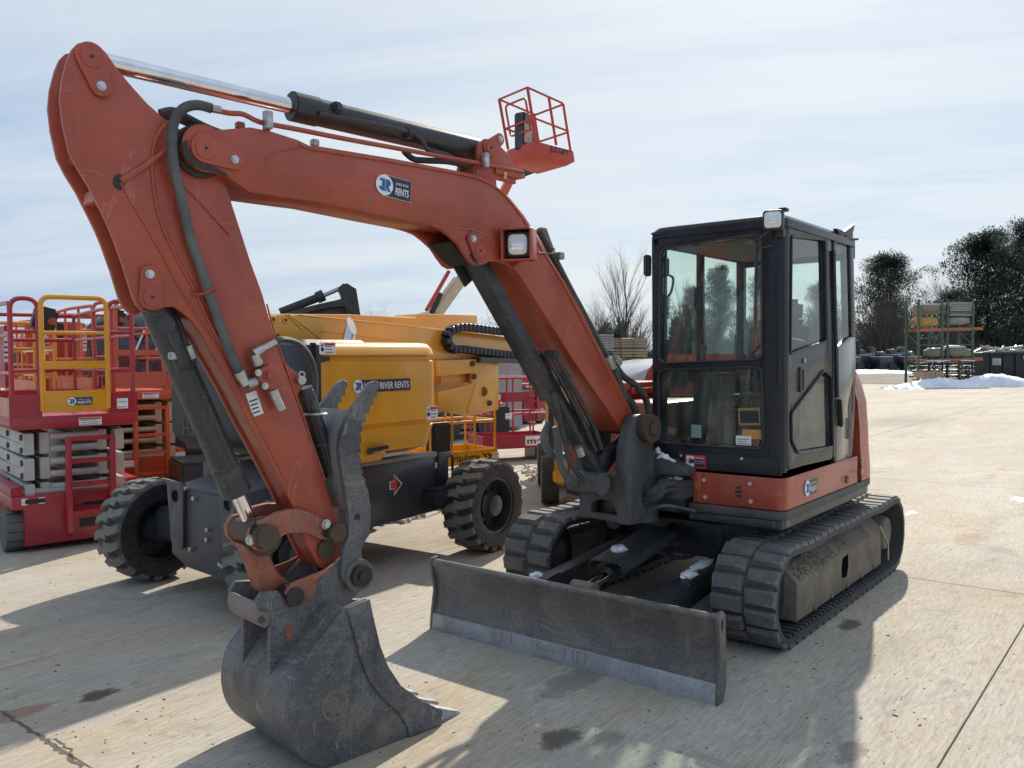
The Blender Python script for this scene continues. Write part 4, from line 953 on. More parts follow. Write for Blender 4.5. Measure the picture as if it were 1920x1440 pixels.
# hoses along the boom back and down to the swing post
for k, b in enumerate((-.06, -.01, .05)):
    tube('boom_hose', spline(PBs([(1010+k*4, 430), (1040, 487), (1070, 545), (1100, 600), (1130, 657), (1150, 680), (1168, 705), (1195, 725), (1212, 752), (1216, 785), (1205, 830)], b), 6), .022, HOSE, BM_, 8)
mk(lambda bm: (add_cyl(bm, PB(1140, 672, -.1), PB(1148, 690, -.1), .028, n=10, bevel=.004), add_cyl(bm, PB(1150, 672, -.06), PB(1160, 682, -.06), .03, n=10, bevel=.004)), 'hose_fitting', ZINC, BM_)
for b in (-.10, .03, .11):
    tube('boom_hose', spline(PBs([(1150, 690), (1158, 712), (1168, 740), (1186, 760), (1198, 800)], b), 6), .027, HOSE, BM_, 8)

# ---- arm cylinder
def hyd(name, p0, p1, frac, rb, rr, parent, mat=BLACK, gland=True):
    """barrel from p0, rod out of it to p1"""
    p0 = Vector(p0); p1 = Vector(p1); d = (p1-p0).normalized(); L_ = (p1-p0).length; pm = p0 + d*L_*frac
    o = mk(lambda bm: (add_cyl(bm, p0, pm, rb, n=28, bevel=.008), add_cyl(bm, pm-d*.13, pm-d*.004, rb*1.07, n=28, bevel=.006), add_cyl(bm, p0-d*.02, p0+d*.05, rb*.9, n=24, bevel=.01)), name, mat, parent)
    cylinder('piston_rod', pm, p1, rr, CHROME, o, 24)
    return o, pm, d
a0 = PB(905, 284, 0); a1 = PB(163, 108, 0)
AC, am, ad = hyd('arm_cylinder', a0, a1, .575, .062, .036, EX)
for q_ in (am-ad*.2+BN*-.06+Z_*.02, PB(765, 250, -.06)): mk(lambda bm: add_box(bm, q_, (.05, .05, .05), bevel=.01), 'cylinder_port', BLACK, AC)
tube('cylinder_pipe', spline([PB(597, 213, -.065), PB(680, 228, -.068), PB(757, 245, -.07), PB(775, 250, -.08), PB(790, 262, -.09), PB(803, 282, -.09), PB(830, 288, -.08), PB(842, 292, -.06)], 6), .012, BLACK, AC)
tube('cylinder_pipe', spline([PB(757, 283, -.05), PB(775, 298, -.05), PB(800, 301, -.05), PB(840, 303, -.05), PB(880, 312, -.05)], 6), .016, HOSE, AC)

# ---- arm
armpx = [(159, 78), (175, 80), (189, 88), (199, 98), (222, 131), (249, 163), (275, 192), (307, 221), (325, 233), (352, 252), (395, 285), (423, 338), (436, 385), (449, 425), (470, 490), (493, 553), (513, 627), (533, 688), (553, 740), (580, 820), (607, 900), (633, 977), (650, 1014), (656, 1034), (646, 1054), (620, 1068), (598, 1064), (575, 1020), (556, 962), (524, 900), (498, 850), (468, 795), (436, 731), (409, 683), (392, 654), (376, 625), (359, 602), (340, 585), (326, 576), (311, 576), (297, 581), (280, 586), (267, 583), (257, 573), (249, 556), (232, 500), (215, 452), (204, 425), (191, 398), (167, 350), (146, 316), (130, 284), (118, 231), (113, 187), (116, 152), (126, 113), (135, 92), (146, 81)]
armp = PBs(armpx, -AW)
# solid core (box) without the open head: start below the elbow, head made of two plates
AR = mk(lambda bm: add_prism(bm, armp, BN*.022, bevel=.005), 'arm', RED, EX)
mk(lambda bm: add_prism(bm, [p+BN*(2*AW-.022) for p in armp], BN*.022, bevel=.005), 'arm_far_plate', RED, AR)
corepx = [(300, 232), (330, 245), (395, 287), (421, 338), (434, 385), (446, 425), (467, 490), (490, 553), (510, 627), (530, 688), (550, 740), (577, 820), (604, 900), (628, 975), (641, 1020), (600, 1055), (580, 1020), (562, 962), (530, 900), (505, 850), (474, 795), (442, 731), (415, 683), (398, 654), (382, 625), (365, 604), (348, 590), (330, 545), (300, 470), (262, 400), (225, 330), (195, 290), (190, 270)]
mk(lambda bm: add_prism(bm, [p+BN*.02 for p in PBs(corepx, -AW)], BN*(2*AW-.04), bevel=.0), 'arm_box', RED, AR)
def spacer(px, py, wx, wz): mk(lambda bm: add_box(bm, PB(px, py, 0), (wx, 2*AW-.04, wz), Matrix.Rotation(-PHI, 3, 'Z'), .004), 'arm_spacer', RED, AR)
spacer(150, 300, .05, .04); spacer(178, 372, .05, .05)
# ribs pressed on the near plate
def rib(pts, r=.012): tube('weld_bead', spline(PBs(pts, -AW-.001), 6), r, RED, AR, 8)
rib([(226, 340), (270, 312), (315, 280), (318, 277)], .014)
rib([(226, 342), (262, 405), (300, 470), (345, 555), (400, 640), (450, 735), (500, 830), (535, 900)], .005)
rib([(310, 232), (292, 262), (285, 300), (288, 350), (300, 410), (330, 480), (365, 545), (400, 620), (450, 710)], .008)
rib([(290, 305), (330, 335), (380, 385), (430, 440)], .004)
rib([(500, 570), (520, 640), (556, 745), (610, 900)], .004)
mk(lambda bm: add_prism(bm, circle(PB(223, 341, -AW-.002), .022, BD, Z_, 20, .03), -BN*.001), 'drain_hole', BLACKP, AR, 0)
pinplate(169, 108, RAD(-108+0), .105, .055, -AW-.002, AR, RED)
pinplate(283, 558, RAD(85), .09, .05, -AW-.002, AR, RED)
# long hose with spiral guard
hpts = spline([PB(396, 203, -AW-.06), PB(370, 197, -AW-.06), PB(345, 203, -AW-.06), PB(328, 225, -AW-.055), PB(322, 260, -AW-.05), PB(326, 310, -AW-.045), PB(340, 370, -AW-.035), PB(355, 440, -AW-.03), PB(375, 500, -AW-.03), PB(395, 560, -AW-.03), PB(420, 630, -AW-.032), PB(440, 680, -AW-.035), PB(452, 705, -AW-.04)], 30)
def spiral(bm):
    n = len(hpts); rs = [(.0205 if (i//1) % 2 else .0185) for i in range(n)]; add_tube(bm, hpts, rs, 10)
HS = mk(spiral, 'arm_hose', HOSEDUST, AR, 0)
mk(lambda bm: (add_cyl(bm, PB(452, 703, -AW-.04), PB(462, 722, -AW-.045), .021, n=12, bevel=.003), add_cyl(bm, PB(448, 697, -AW-.04), PB(454, 708, -AW-.04), .024, n=12, bevel=.003), add_cyl(bm, PB(463, 722, -AW-.045), PB(480, 716, -AW-.045), .022, n=12, bevel=.004), add_cyl(bm, PB(396, 203, -AW-.06), PB(412, 206, -AW-.055), .017, n=8, bevel=.003)), 'hose_fitting', ZINC, AR)
tube('hose_strap', spline([PB(360, 551, -AW-.005), PB(378, 551, -AW-.04), PB(392, 545, -AW-.062), PB(402, 541, -AW-.04), PB(404, 541, -AW-.002)], 6), .006, RED, AR, 6)
for k, b in enumerate((-.03, .03)):
    tube('arm_hose', spline(PBs([(300, 212+k*9), (325, 208+k*12), (350, 220+k*10), (390, 240+k*8), (430, 254), (480, 262)], b), 6), .016, HOSE, AR, 8)
# valve block
vb = PB(497, 703, -AW-.0)
def vblock(bm):
    q = PBs([(472, 692), (498, 682), (520, 718), (517, 722), (494, 732), (470, 712)], -AW-.004); add_prism(bm, q, -BN*.07, bevel=.006)
VB = mk(vblock, 'valve_block', RED, AR)
for px, py in ((484, 699), (497, 724)): hexbolt('block_bolt', PB(px, py, -AW-.074), -BN, .010, BOLT, VB)
hexbolt('block_plug', PB(504, 704, -AW-.074), -BN, .018, RED, VB)
mk(lambda bm: (add_cyl(bm, PB(484, 685, -AW-.04), PB(477, 665, -AW-.04), .022, n=12, bevel=.004), add_cyl(bm, PB(475, 664, -AW-.04), PB(491, 655, -AW-.04), .021, n=12, bevel=.004), add_cyl(bm, PB(491, 655, -AW-.04), PB(516, 642, -AW-.03), .016, n=12, bevel=.003)), 'elbow_fitting', ZINC, VB)
mk(lambda bm: (add_cyl(bm, PB(511, 731, -AW-.04), PB(518, 748, -AW-.04), .021, n=6, bevel=.003), add_cyl(bm, PB(518, 748, -AW-.04), PB(528, 768, -AW-.04), .019, n=12, bevel=.003)), 'quick_coupler', ZINC, VB)
tube('thumb_hose', spline([PB(516, 642, -AW-.03), PB(530, 636, -AW-.02), PB(555, 642, -.03), PB(575, 660, .0), PB(588, 690, .01), PB(591, 730, .01), PB(590, 770, .0), PB(596, 790, .0)], 8), .014, HOSE, AR, 8)
lb0 = PB(462, 744, -AW-.0035)
sx_ = (PB(476, 738, -AW-.0035)-lb0).normalized()
sticker(AR, PB(475, 782, -AW-.0035), (PB(494, 775, -AW)-PB(475, 782, -AW)), (PB(462, 744, -AW)-PB(475, 782, -AW)), .05, .105, None, 4, BLACKP, WHITE, False, 'capacity_label')
# thumb cylinder behind the arm
tc0 = PB(566, 712, -.01); tc1 = PB(650, 950, -.01)
mk(lambda bm: add_prism(bm, PBs([(528, 672), (545, 690), (560, 700), (572, 712), (566, 730), (556, 742)], -.03), BN*.06, bevel=.004), 'thumb_bracket', RED, AR)
TCY, tm, td = hyd('thumb_cylinder', PB(572, 735, -.01), PB(640, 945, -.01), .72, .042, .022, EX)
tube('thumb_cylinder_pipe', spline([PB(585, 752, -.06), PB(592, 775, -.065), PB(604, 815, -.065), PB(620, 870, -.065), PB(634, 915, -.06), PB(640, 930, -.05)], 6), .013, BLACK, TCY, 8)
mk(lambda bm: (add_cyl(bm, PB(567, 713, -.06), PB(567, 713, -.06)+BN*.12, .02, n=12), add_tube(bm, circle(PB(566, 703, -.05), .014, BD, Z_, 16), .004, 6, True)), 'thumb_pin', ZINC, TCY)
tube('hose_strap', [p + BN*0 for p in circle(PB(591, 776, -.03), .05, BD, BN, 18)], .006, ZINC, TCY, 5, True)

# ---- bucket cylinder
b0 = PB(283, 560, 0); b1 = PB(478, 1000, 0)
BC, bmid, bd = hyd('bucket_cylinder', b0 + (b1-b0)*.02, b1, .815, .058, .032, EX)
mk(lambda bm: (add_cyl(bm, PB(311, 608, -.05), PB(311, 608, -.085), .034, n=16, bevel=.006),), 'cylinder_port', BLACK, BC)
tube('cylinder_pipe', fillet([PB(313, 610, -.075), PB(330, 655, -.075), PB(343, 684, -.075), PB(356, 690, -.06), PB(363, 680, -.04), PB(358, 668, -.03)], .03), .013, BLACK, BC, 8)
tube('cylinder_hose', spline([PB(360, 675, -.03), PB(350, 655, -.03), PB(340, 625, -.02), PB(328, 595, 0), PB(318, 575, .02)], 6), .019, HOSE, BC, 8)
mk(lambda bm: (add_cyl(bm, PB(361, 672, -.03), PB(352, 648, -.03), .023, n=10, bevel=.003)), 'hose_fitting', ZINC, BC)
mk(lambda bm: (add_box(bm, PB(324, 667, -.07), (.035, .02, .03), bevel=.004)), 'pipe_clamp', ZINC, BC)
tube('cylinder_seam', [PB(352, 692, -.055), PB(452, 915, -.055)], .007, BLACK, BC, 6)

# ---- link, tipping lever, bucket, thumb
bm_pin = PB(492, 1008, 0)
cylinder('link_pin', PB(497, 1006, -.155), PB(497, 1006, -.155)+BN*.31, .05, PINBROWN, EX, 24, .006)
mk(lambda bm: [add_cyl(bm, PB(497, 1006, b), PB(497, 1006, b)+BN*.035, .085, n=28, bevel=.008) for b in (-.06, .02)] + [add_cyl(bm, bmid+bd*.30, PB(488, 995, 0), .045, .07, n=20, bevel=.01)], 'rod_eye', PINBROWN, BC)
leverpx = [(480, 980), (497, 975), (520, 962), (545, 955), (565, 955), (590, 964), (615, 978), (632, 982), (640, 993), (638, 1007), (627, 1014), (605, 1012), (580, 1002), (560, 999), (540, 1001), (522, 1010), (512, 1025), (500, 1034), (483, 1033), (470, 1020), (468, 1000)]
for b in (-.125, .09):
    mk(lambda bm: add_prism(bm, [p+BN*(b+.125) for p in PBs(leverpx, -.125)], BN*.035, bevel=.006), 'tipping_lever', REDWORN, EX)
for q_, r_ in ((PB(497, 1005, -.128), .052), (PB(628, 997, -.128), .042)): mk(lambda bm: add_cyl(bm, q_, q_-BN*.032, r_, n=24, bevel=.01), 'lever_boss', PINBROWN, EX)
for px, py in ((470, 1012), (611, 983)): hexbolt('lever_bolt', PB(px, py, -.128), -BN, .016, BOLT, EX)
cylinder('lever_pin', PB(628, 997, -.15), PB(628, 997, -.15)+BN*.3, .028, PINBROWN, EX, 16)
linkpx = [(455, 1020), (500, 1035), (508, 1040), (522, 1070), (542, 1090), (560, 1105), (560, 1128), (540, 1138), (512, 1122), (490, 1110), (484, 1085), (470, 1050)]
mk(lambda bm: add_prism(bm, PBs(linkpx, -.055), BN*.11, bevel=.022, seg=3), 'bucket_link', REDWORN, EX)
hkpx = [(532, 1110), (545, 1092), (575, 1080), (600, 1070), (625, 1056), (615, 1070), (592, 1088), (590, 1110), (586, 1126), (548, 1138), (540, 1135)]
# bucket
bb = -.305
shellpx = [(648, 1139), (613, 1183), (582, 1226), (551, 1273), (541, 1305), (537, 1347), (543, 1384), (559, 1413), (582, 1431), (613, 1437), (652, 1428), (711, 1402), (765, 1380), (827, 1356)]
sh = spline(PBs(shellpx, bb), 4)
def shell(bm):
    n = len(sh); inn = []
    for i, p in enumerate(sh):
        t = (sh[min(i+1, n-1)]-sh[max(i-1, 0)]).normalized(); s = BN.cross(t)
        inn.append(p + s*.022)
    ctr = sum(sh, Vector())/n
    if (inn[n//2]-ctr).length > (sh[n//2]-ctr).length:
        inn = [2*p - q for p, q in zip(sh, inn)]
    add_prism(bm, [p+BN*.012 for p in sh + inn[::-1]], BN*(-2*bb-.024))
BK = mk(shell, 'bucket', STEEL, EX, 30)
sidepx = shellpx + [(826, 1331), (788, 1312), (750, 1285), (726, 1249), (711, 1211), (697, 1152), (691, 1123), (684, 1122)]
sp_ = sh + PBs(sidepx[len(shellpx):], bb)
for b in (0, -2*bb-.02): mk(lambda bm: add_prism(bm, [p+BN*b for p in sp_], BN*.02, bevel=.004), 'bucket_side', STEEL, BK)
cutpx = [(648, 1139), (691, 1122), (697, 1152), (711, 1211), (726, 1249), (750, 1285), (788, 1312), (827, 1331), (827, 1357), (765, 1380), (762, 1362), (745, 1335), (712, 1305), (690, 1275), (674, 1235), (662, 1190)]
for b, s in ((-.012, 1), (-2*bb, 1)): mk(lambda bm: add_prism(bm, [p+BN*b for p in PBs(cutpx, bb)], BN*.012, bevel=.003), 'side_cutter', STEEL, BK)
lip = PBs([(765, 1381), (829, 1356), (832, 1346), (770, 1370)], bb)
mk(lambda bm: add_prism(bm, lip, BN*(-2*bb), bevel=.003), 'bucket_lip', EDGE, BK)
toothpx = [(815, 1330), (828, 1329), (846, 1333), (866, 1336), (872, 1340), (868, 1345), (845, 1352), (828, 1360), (818, 1356)]
tp = PBs(toothpx, bb)
for k in range(4):
    o = bb*0 + .02 + k*(-2*bb-.04-.07)/3
    def tooth(bm):
        b2 = bmesh.new(); add_prism(b2, [p+BN*o for p in tp], BN*.07, bevel=.004)
        tip = tp[4]+BN*(o+.035)
        for v in b2.verts:
            f = (v.co-tip).length
            if f < .09:
                c = v.co - BN*((v.co-tip).dot(BN)); v.co = c + (v.co-c)*(.55+.45*f/.09)
        join(bm, b2)
    mk(tooth, 'bucket_tooth', EDGE, BK)
earsp = [(480, 1128), (492, 1110), (522, 1108), (545, 1138), (588, 1124), (592, 1092), (615, 1066), (640, 1046), (662, 1042), (690, 1062), (690, 1090), (672, 1112), (660, 1124), (690, 1123), (648, 1140), (613, 1183), (582, 1226), (551, 1273), (520, 1288), (506, 1290), (506, 1210), (508, 1150), (486, 1146)]
earP = PBs(earsp, -.135)
for b in (0, .245): mk(lambda bm: add_prism(bm, [p+BN*b for p in earP], BN*.025, bevel=.005, ), 'bucket_ear', STEEL, BK)
for b in (-.012, .257+.012): mk(lambda bm: add_prism(bm, [p+BN*b for p in PBs(hkpx, -.135)], BN*.012, bevel=.004), 'pin_hook_plate', REDWORN, BK)
mk(lambda bm: add_prism(bm, [p + BN*.02 for p in PBs([(551, 1276), (582, 1228), (613, 1185), (648, 1141), (655, 1139), (600, 1260)], -.135)], BN*.23), 'ear_gusset', STEEL, BK)
cylinder('bucket_pin', PB(555, 1120, -.16), PB(555, 1120, -.16)+BN*.32, .042, GREASE_SHADE, BK, 20, .008)
cylinder('bucket_pin', PB(613, 1030, -.10), PB(613, 1030, -.10)+BN*.2, .045, PINBROWN, BK, 20, .008)
prism('ear_hole', circle(PB(542, 1183, -.1365), .018, BD, Z_, 18, .033), -BN*.001, REDWORN, BK, bevel=0)
# stop block on the ears
def stop(bm):
    a = PB(487, 1140, -.10)
    add_prism(bm, PBs([(480, 1128), (510, 1143), (510, 1168), (498, 1180), (482, 1168), (476, 1150)], -.13), BN*.26, bevel=.01)
mk(stop, 'stop_block', paint('dusty_pink_steel', (.2, .17, .16), .7, .5), BK)
cylinder('stop_bolt', PB(492, 1163, -.14), PB(492, 1163, -.14)+BN*.3, .014, PINBROWN, BK, 12)
mk(lambda bm: add_prism(bm, PBs([(520, 1285), (506, 1290), (515, 1262), (528, 1262)], -.10), BN*.2), 'shell_strap', STEEL, BK)
# maker's mark on the side: worn ring with R
mc = PB(628, 1322, bb-.0012)
mk(lambda bm: add_prism(bm, circle(mc, .066, BD, Z_, 32), -BN*.0008, holes=[circle(mc, .054, BD, Z_, 32)]), 'worn_mark', paint('worn_print', (.17, .155, .13), .8, .5), BK, 0)
text_mesh('worn_mark', 'R', MATS['worn_print'], BK, mc - (-BD)*.022 - Z_*.038 - BN*.0006, -BD, Z_, .075, .05, .02)

# thumb
thpx = [(704, 714), (711, 717), (713, 726), (707, 732), (708, 744), (700, 745), (701, 757), (693, 760), (694, 774), (685, 776), (687, 791), (679, 793), (682, 809), (676, 812), (679, 829), (674, 832), (678, 847), (673, 851), (679, 865), (674, 869), (682, 886), (678, 890), (686, 900), (684, 906), (690, 917), (695, 947), (696, 977), (693, 1003), (681, 1021), (678, 1033), (681, 1055), (689, 1066), (690, 1082), (684, 1094), (668, 1102), (650, 1097), (641, 1081), (642, 1058), (645, 1027), (655, 1006), (654, 959), (646, 911), (639, 869), (636, 839), (639, 818), (648, 789), (660, 765), (678, 741), (693, 720)]
thp = PBs(thpx, -.165)
TH = mk(lambda bm: add_prism(bm, thp, BN*.03, bevel=.003, holes=[circle(PB(670, 970, -.165), .017, BD, Z_, 16)]), 'thumb', STEEL, EX)
mk(lambda bm: add_prism(bm, [p+BN*.27 for p in thp], BN*.03, bevel=.003), 'thumb_jaw', STEEL, TH)
webpx = [(648, 792), (660, 768), (668, 772), (660, 800), (652, 850), (662, 910), (668, 955), (660, 960), (648, 912), (640, 868), (638, 838)]
mk(lambda bm: add_prism(bm, [p+BN*.03 for p in PBs(webpx, -.165)], BN*.24, bevel=.003), 'thumb_web', paint('bare_steel_web', (.22, .23, .24), .5, .4), TH)
tpn = PB(672, 1078, -.165)
mk(lambda bm: (add_cyl(bm, tpn+BN*.34, tpn-BN*.035, .052, n=28, bevel=.012), add_cyl(bm, tpn-BN*.035, tpn-BN*.045, .022, n=16, bevel=.004)), 'thumb_pivot_pin', GREASE_SHADE, TH)
mk(lambda bm: add_rev(bm, tpn, -BN, [(.05, 0), (.075, 0), (.075, .015), (.05, .015)], 28), 'pivot_ring', STEEL, TH)
# ---- boom cylinder with its guard
c0 = PB(1128, 905, .0); c1 = PB(888, 470, .0)
BCY, cm_, cd = hyd('boom_cylinder', c0, c1, .585, .058, .034, EX)
cylinder('cylinder_eye', PB(1130, 908, -.12), PB(1130, 908, -.12)+BN*.24, .07, CASTGREY, BCY, 24, .01)
mk(lambda bm: (add_cyl(bm, PB(885, 468, -.075), PB(885, 468, -.075)+BN*.15, .065, n=24, bevel=.008)), 'rod_eye', BLACK, BCY)
g0n, g0f = PB(872, 500, -.085), PB(842, 492, .10); gdir = (c0-c1).normalized(); gl = .98
gs = gdir.cross(BN).normalized()
if gs.dot(CAM-c0) < 0: gs = -gs
def guard2(bm):
    o = c1 + gdir*.03 + gs*.062
    pr = [(-.06, -.07), (-.06, 0), (.06, 0), (.06, -.07), (.053, -.07), (.053, -.008), (-.053, -.008), (-.053, -.07)]
    add_prism(bm, [o + BN*b + gs*z for b, z in pr], gdir*gl, bevel=.002)
mk(guard2, 'cylinder_guard', BLACK, BCY)
mk(lambda bm: add_prism(bm, [c1+gdir*.02+gs*.03+BN*.09, c1+gdir*.02+gs*.10+BN*.09, c1+gdir*.16+gs*.10+BN*.09, c1+gdir*.16+gs*.03+BN*.09], BN*.012), 'guard_tab', BLACK, BCY)
for k, b in enumerate((-.09, -.12)):
    tube('cylinder_pipe', [cm_ + BN*b - gs*(.03+.03*k) + gdir*.02, cm_ + BN*b - gs*(.03+.03*k) + gdir*(.50+.1*k), cm_ + BN*b - gs*(.01+.02*k) + gdir*.74], .016, BLACK, BCY, 8)
mk(lambda bm: add_box(bm, cm_ - BN*.1 - gs*.05 + gdir*.03, (.07, .07, .05), bevel=.01), 'cylinder_port', BLACK, BCY)
mk(lambda bm: add_cyl(bm, PB(1085, 838, -.13), PB(1091, 854, -.13), .024, n=10, bevel=.003), 'hose_fitting', ZINC, BCY)
# hoses hanging in front of the bracket
for k, pts in enumerate([[(1030, 795), (1020, 820), (1030, 848), (1050, 856), (1066, 852)], [(1042, 800), (1046, 830), (1050, 860), (1062, 895), (1085, 910), (1105, 903)], [(1052, 700), (1075, 760), (1090, 800), (1098, 845), (1112, 880)], [(1038, 735), (1050, 790), (1060, 830), (1070, 868), (1098, 905)]]):
    tube('bracket_hose', spline(PBs(pts, .10-.06*k), 8), .024 if k < 2 else .017, HOSEDUST if k < 2 else HOSE, EX, 8)
mk(lambda bm: (add_tube(bm, spline([PB(1118, 880, -.02), PB(1140, 850, .0), PB(1165, 822, .02)], 6), .03, 8), ), 'bracket_hose', HOSE, EX)
mk(lambda bm: add_cyl(bm, PB(1150, 850, .05), PB(1128, 880, .06), .04, n=12), 'bracket_hose', HOSE, EX)

# grease smeared round the pins
def smear(pts, b, par): mk(lambda bm: add_prism(bm, PBs(pts, b), -BN*.0012), 'grease_smear', GREASE_SHADE, par, 0)
smear([(341, 268), (345, 292), (360, 309), (382, 318), (404, 322), (430, 333), (424, 325), (398, 311), (376, 305), (360, 293), (353, 276), (352, 262)], -BW-.0125, BM_)
smear([(356, 305), (372, 318), (380, 330), (372, 334), (366, 322)], -AW-.002, AR)
smear([(880, 478), (888, 492), (898, 497), (892, 488), (886, 474)], -BW-.006, BM_)
smear([(272, 576), (282, 580), (290, 576), (296, 581), (280, 585), (268, 581)], -AW-.0015, AR)
smear([(480, 975), (470, 985), (466, 1006), (472, 1020), (486, 1030), (497, 1030), (484, 1018), (478, 1004), (482, 988)], -.1265, EX)
smear([(612, 985), (602, 1000), (610, 1010), (618, 1004), (614, 994)], -.1265, EX)
# ================================================================== lifts in the yard
RH = Vector((math.sin(YAW), -math.cos(YAW), 0)); FH = Vector((math.cos(YAW), math.sin(YAW), 0))
class Fr:
    """ground frame: lat metres right of the camera axis, dep metres ahead; x axis = right*c + ahead*s"""
    def __init__(s, lat, dep, c, sn):
        n = math.hypot(c, sn); c /= n; sn /= n
        s.o = Vector((CAM.x, CAM.y, 0)) + RH*lat + FH*dep; s.x = RH*c + FH*sn; s.y = -RH*sn + FH*c
        s.rz = math.atan2(s.x.y, s.x.x)
    def loc(s, p): d = p - s.o; return Vector((d.dot(s.x), d.dot(s.y), p.z))
    def py(s, px, py, ly): return s.loc(onplane(px, py, s.o + s.y*ly, s.y))
    def px(s, px, py, lx): return s.loc(onplane(px, py, s.o + s.x*lx, s.x))
    def thing(s, *a, **k): return thing(*a, loc=s.o, rz=s.rz, **k)
def atpx(px, dep): return (px-960)/FPX*dep
YEL = paint('lift_yellow', (.76, .345, .016), .3, .12, (.35, .22, .07), coat=.5, bumpy=.015)
CHAS = paint('charcoal_chassis', (.024, .029, .036), .35, .2, (.1, .09, .08), coat=.3)
CHASG = paint('grey_chassis', (.05, .054, .062), .4, .3, (.13, .12, .11))
TYRE = paint('tyre_rubber', (.026, .026, .028), .6, .35, (.1, .09, .08), dscale=8)
TREAD = paint('dusty_tread', (.14, .135, .125), .75, .7, (.26, .24, .2), dscale=5)
CRIM = paint('crimson_paint', (.40, .02, .038), .35, .2, (.2, .1, .08), coat=.3)
ORA = paint('lift_orange', (.62, .095, .03), .4, .2, (.3, .14, .08), coat=.2)
ORAF = paint('faded_lift_orange', (.55, .11, .06), .5, .2, (.35, .2, .13))
CREAM = paint('cream_arm', (.60, .50, .33), .45, .25, (.3, .24, .16))
GREYARM = paint('light_grey_arm', (.52, .51, .49), .5, .25, (.2, .18, .15))
def tyre_blocks(R_, wd):
    bm = bmesh.new()   # block centred at angle 0: x radial, y across, z along the rim
    q = [(-wd*.48, -.055), (-wd*.48, .015), (-wd*.16, .062), (wd*.06, .03), (wd*.06, -.03), (-wd*.16, -.012)]
    for a, b in ((0, 0),):
        lo = [bm.verts.new((R_-.045, y, z)) for y, z in q]; hi = [bm.verts.new((R_ + (-.012 if y < -wd*.4 else 0), y*.97, z*.88)) for y, z in q]
        bm.faces.new(hi)
        for i in range(6): bm.faces.new((lo[i], lo[(i+1) % 6], hi[(i+1) % 6], hi[i]))
    bmesh.ops.recalc_face_normals(bm, faces=bm.faces)
    me = bpy.data.meshes.new('tread_block'); bm.to_mesh(me); bm.free(); me.materials.append(TREAD); return me
TB = {}
def wheel(parent, c, R_, wd, axis_y=-1, steer=0., hubmat=CHAS, blocks=19, holes=True):
    """axle along local y; outer face towards axis_y"""
    w_ = bpy.data.objects.new('wheel', None); C.objects.link(w_); w_.parent = parent; w_.location = c; w_.rotation_euler = (0, 0, steer)
    h = wd/2
    mk(lambda bm: add_rev(bm, (0, 0, 0), Y_, [(R_*.62, -h*.92), (R_*.70, -h), (R_*.90, -h*.97), (R_-.035, -h*.80), (R_-.03, 0), (R_-.035, h*.80), (R_*.90, h*.97), (R_*.70, h), (R_*.62, h*.92), (R_*.62, 0)], 40, True), 'tyre', TYRE, w_)
    o = axis_y
    mk(lambda bm: add_rev(bm, (0, 0, 0), Y_, [(R_*.625, -h*.85), (R_*.56, -h*.85), (R_*.53, -h*.1), (R_*.1, -h*.05), (R_*.1, h*.05), (R_*.53, h*.1), (R_*.56, h*.85), (R_*.625, h*.85)], 36, True), 'rim', CHAS, w_)
    mk(lambda bm: add_rev(bm, (0, 0, 0), Y_*o, [(R_*.30, h*.08), (R_*.30, h*.45), (R_*.24, h*.62), (R_*.22, h*.85), (R_*.08, h*.9)], 24), 'hub', hubmat, w_)
    def nuts(bm):
        for i in range(8):
            t = 2*math.pi*i/8; add_cyl(bm, (R_*.40*math.cos(t), o*h*.08, R_*.40*math.sin(t)), (R_*.40*math.cos(t), o*h*.22, R_*.40*math.sin(t)), R_*.035, n=6)
    mk(nuts, 'wheel_nuts', CHASG, w_, 0, kind='stuff')
    if holes:
        def hl(bm):
            for i in range(24):
                t = 2*math.pi*i/24; r = R_*(.74 if i % 2 else .83)
                p = Vector((r*math.cos(t), o*h*1.0, r*math.sin(t))); add_cyl(bm, p-Y_*o*.01, p+Y_*o*.0015, R_*.036, n=10)
        mk(hl, 'sidewall_holes', BLACKP, w_, 0, kind='stuff')
    key = (R_, wd)
    if key not in TB: TB[key] = tyre_blocks(R_, wd)
    for k in range(blocks):
        for s in (1, -1):
            b = bpy.data.objects.new('tread_block', TB[key]); C.objects.link(b); b.parent = w_
            t = 2*math.pi*(k + (.5 if s < 0 else 0))/blocks
            m = Matrix.Rotation(-t, 4, 'Y') @ (Matrix.Identity(4) if s > 0 else Matrix.Rotation(math.pi, 4, 'X'))
            b.matrix_local = m
    return w_
# ---------------------------------------------------------------- yellow articulated boom lift
H = Fr(-1.585, 5.85, .58, .815)
HL = H.thing('boom_lift', 'yellow articulated boom lift with black chassis and chunky tyres behind the excavator arm', 'boom lift')
V = Vector
wheel(HL, (0, .0, .415), .415, .34, -1, .0); wheel(HL, (.0, 1.63, .405), .405, .34, -1, .0); wheel(HL, (2.27, 0.0, .418), .418, .34, -1, .0); wheel(HL, (2.27, 1.65, .418), .418, .34, 1)
def chassis(bm):
    add_prism(bm, [V((x, .28, z)) for x, z in ((.30, .30), (.30, .93), (2.06, .87), (2.06, .55), (1.98, .38), (1.0, .36), (.8, .25))], V((0, 1.1, 0)), bevel=.012)
    add_cyl(bm, (2.27, .1, .42), (2.27, 1.5, .42), .12, n=16); add_box(bm, (2.2, .55, .5), (.36, .9, .26), bevel=.03)
    add_box(bm, (0.05, .82, .48), (.30, 1.25, .26), bevel=.03)
mk(chassis, 'chassis', CHAS, HL)
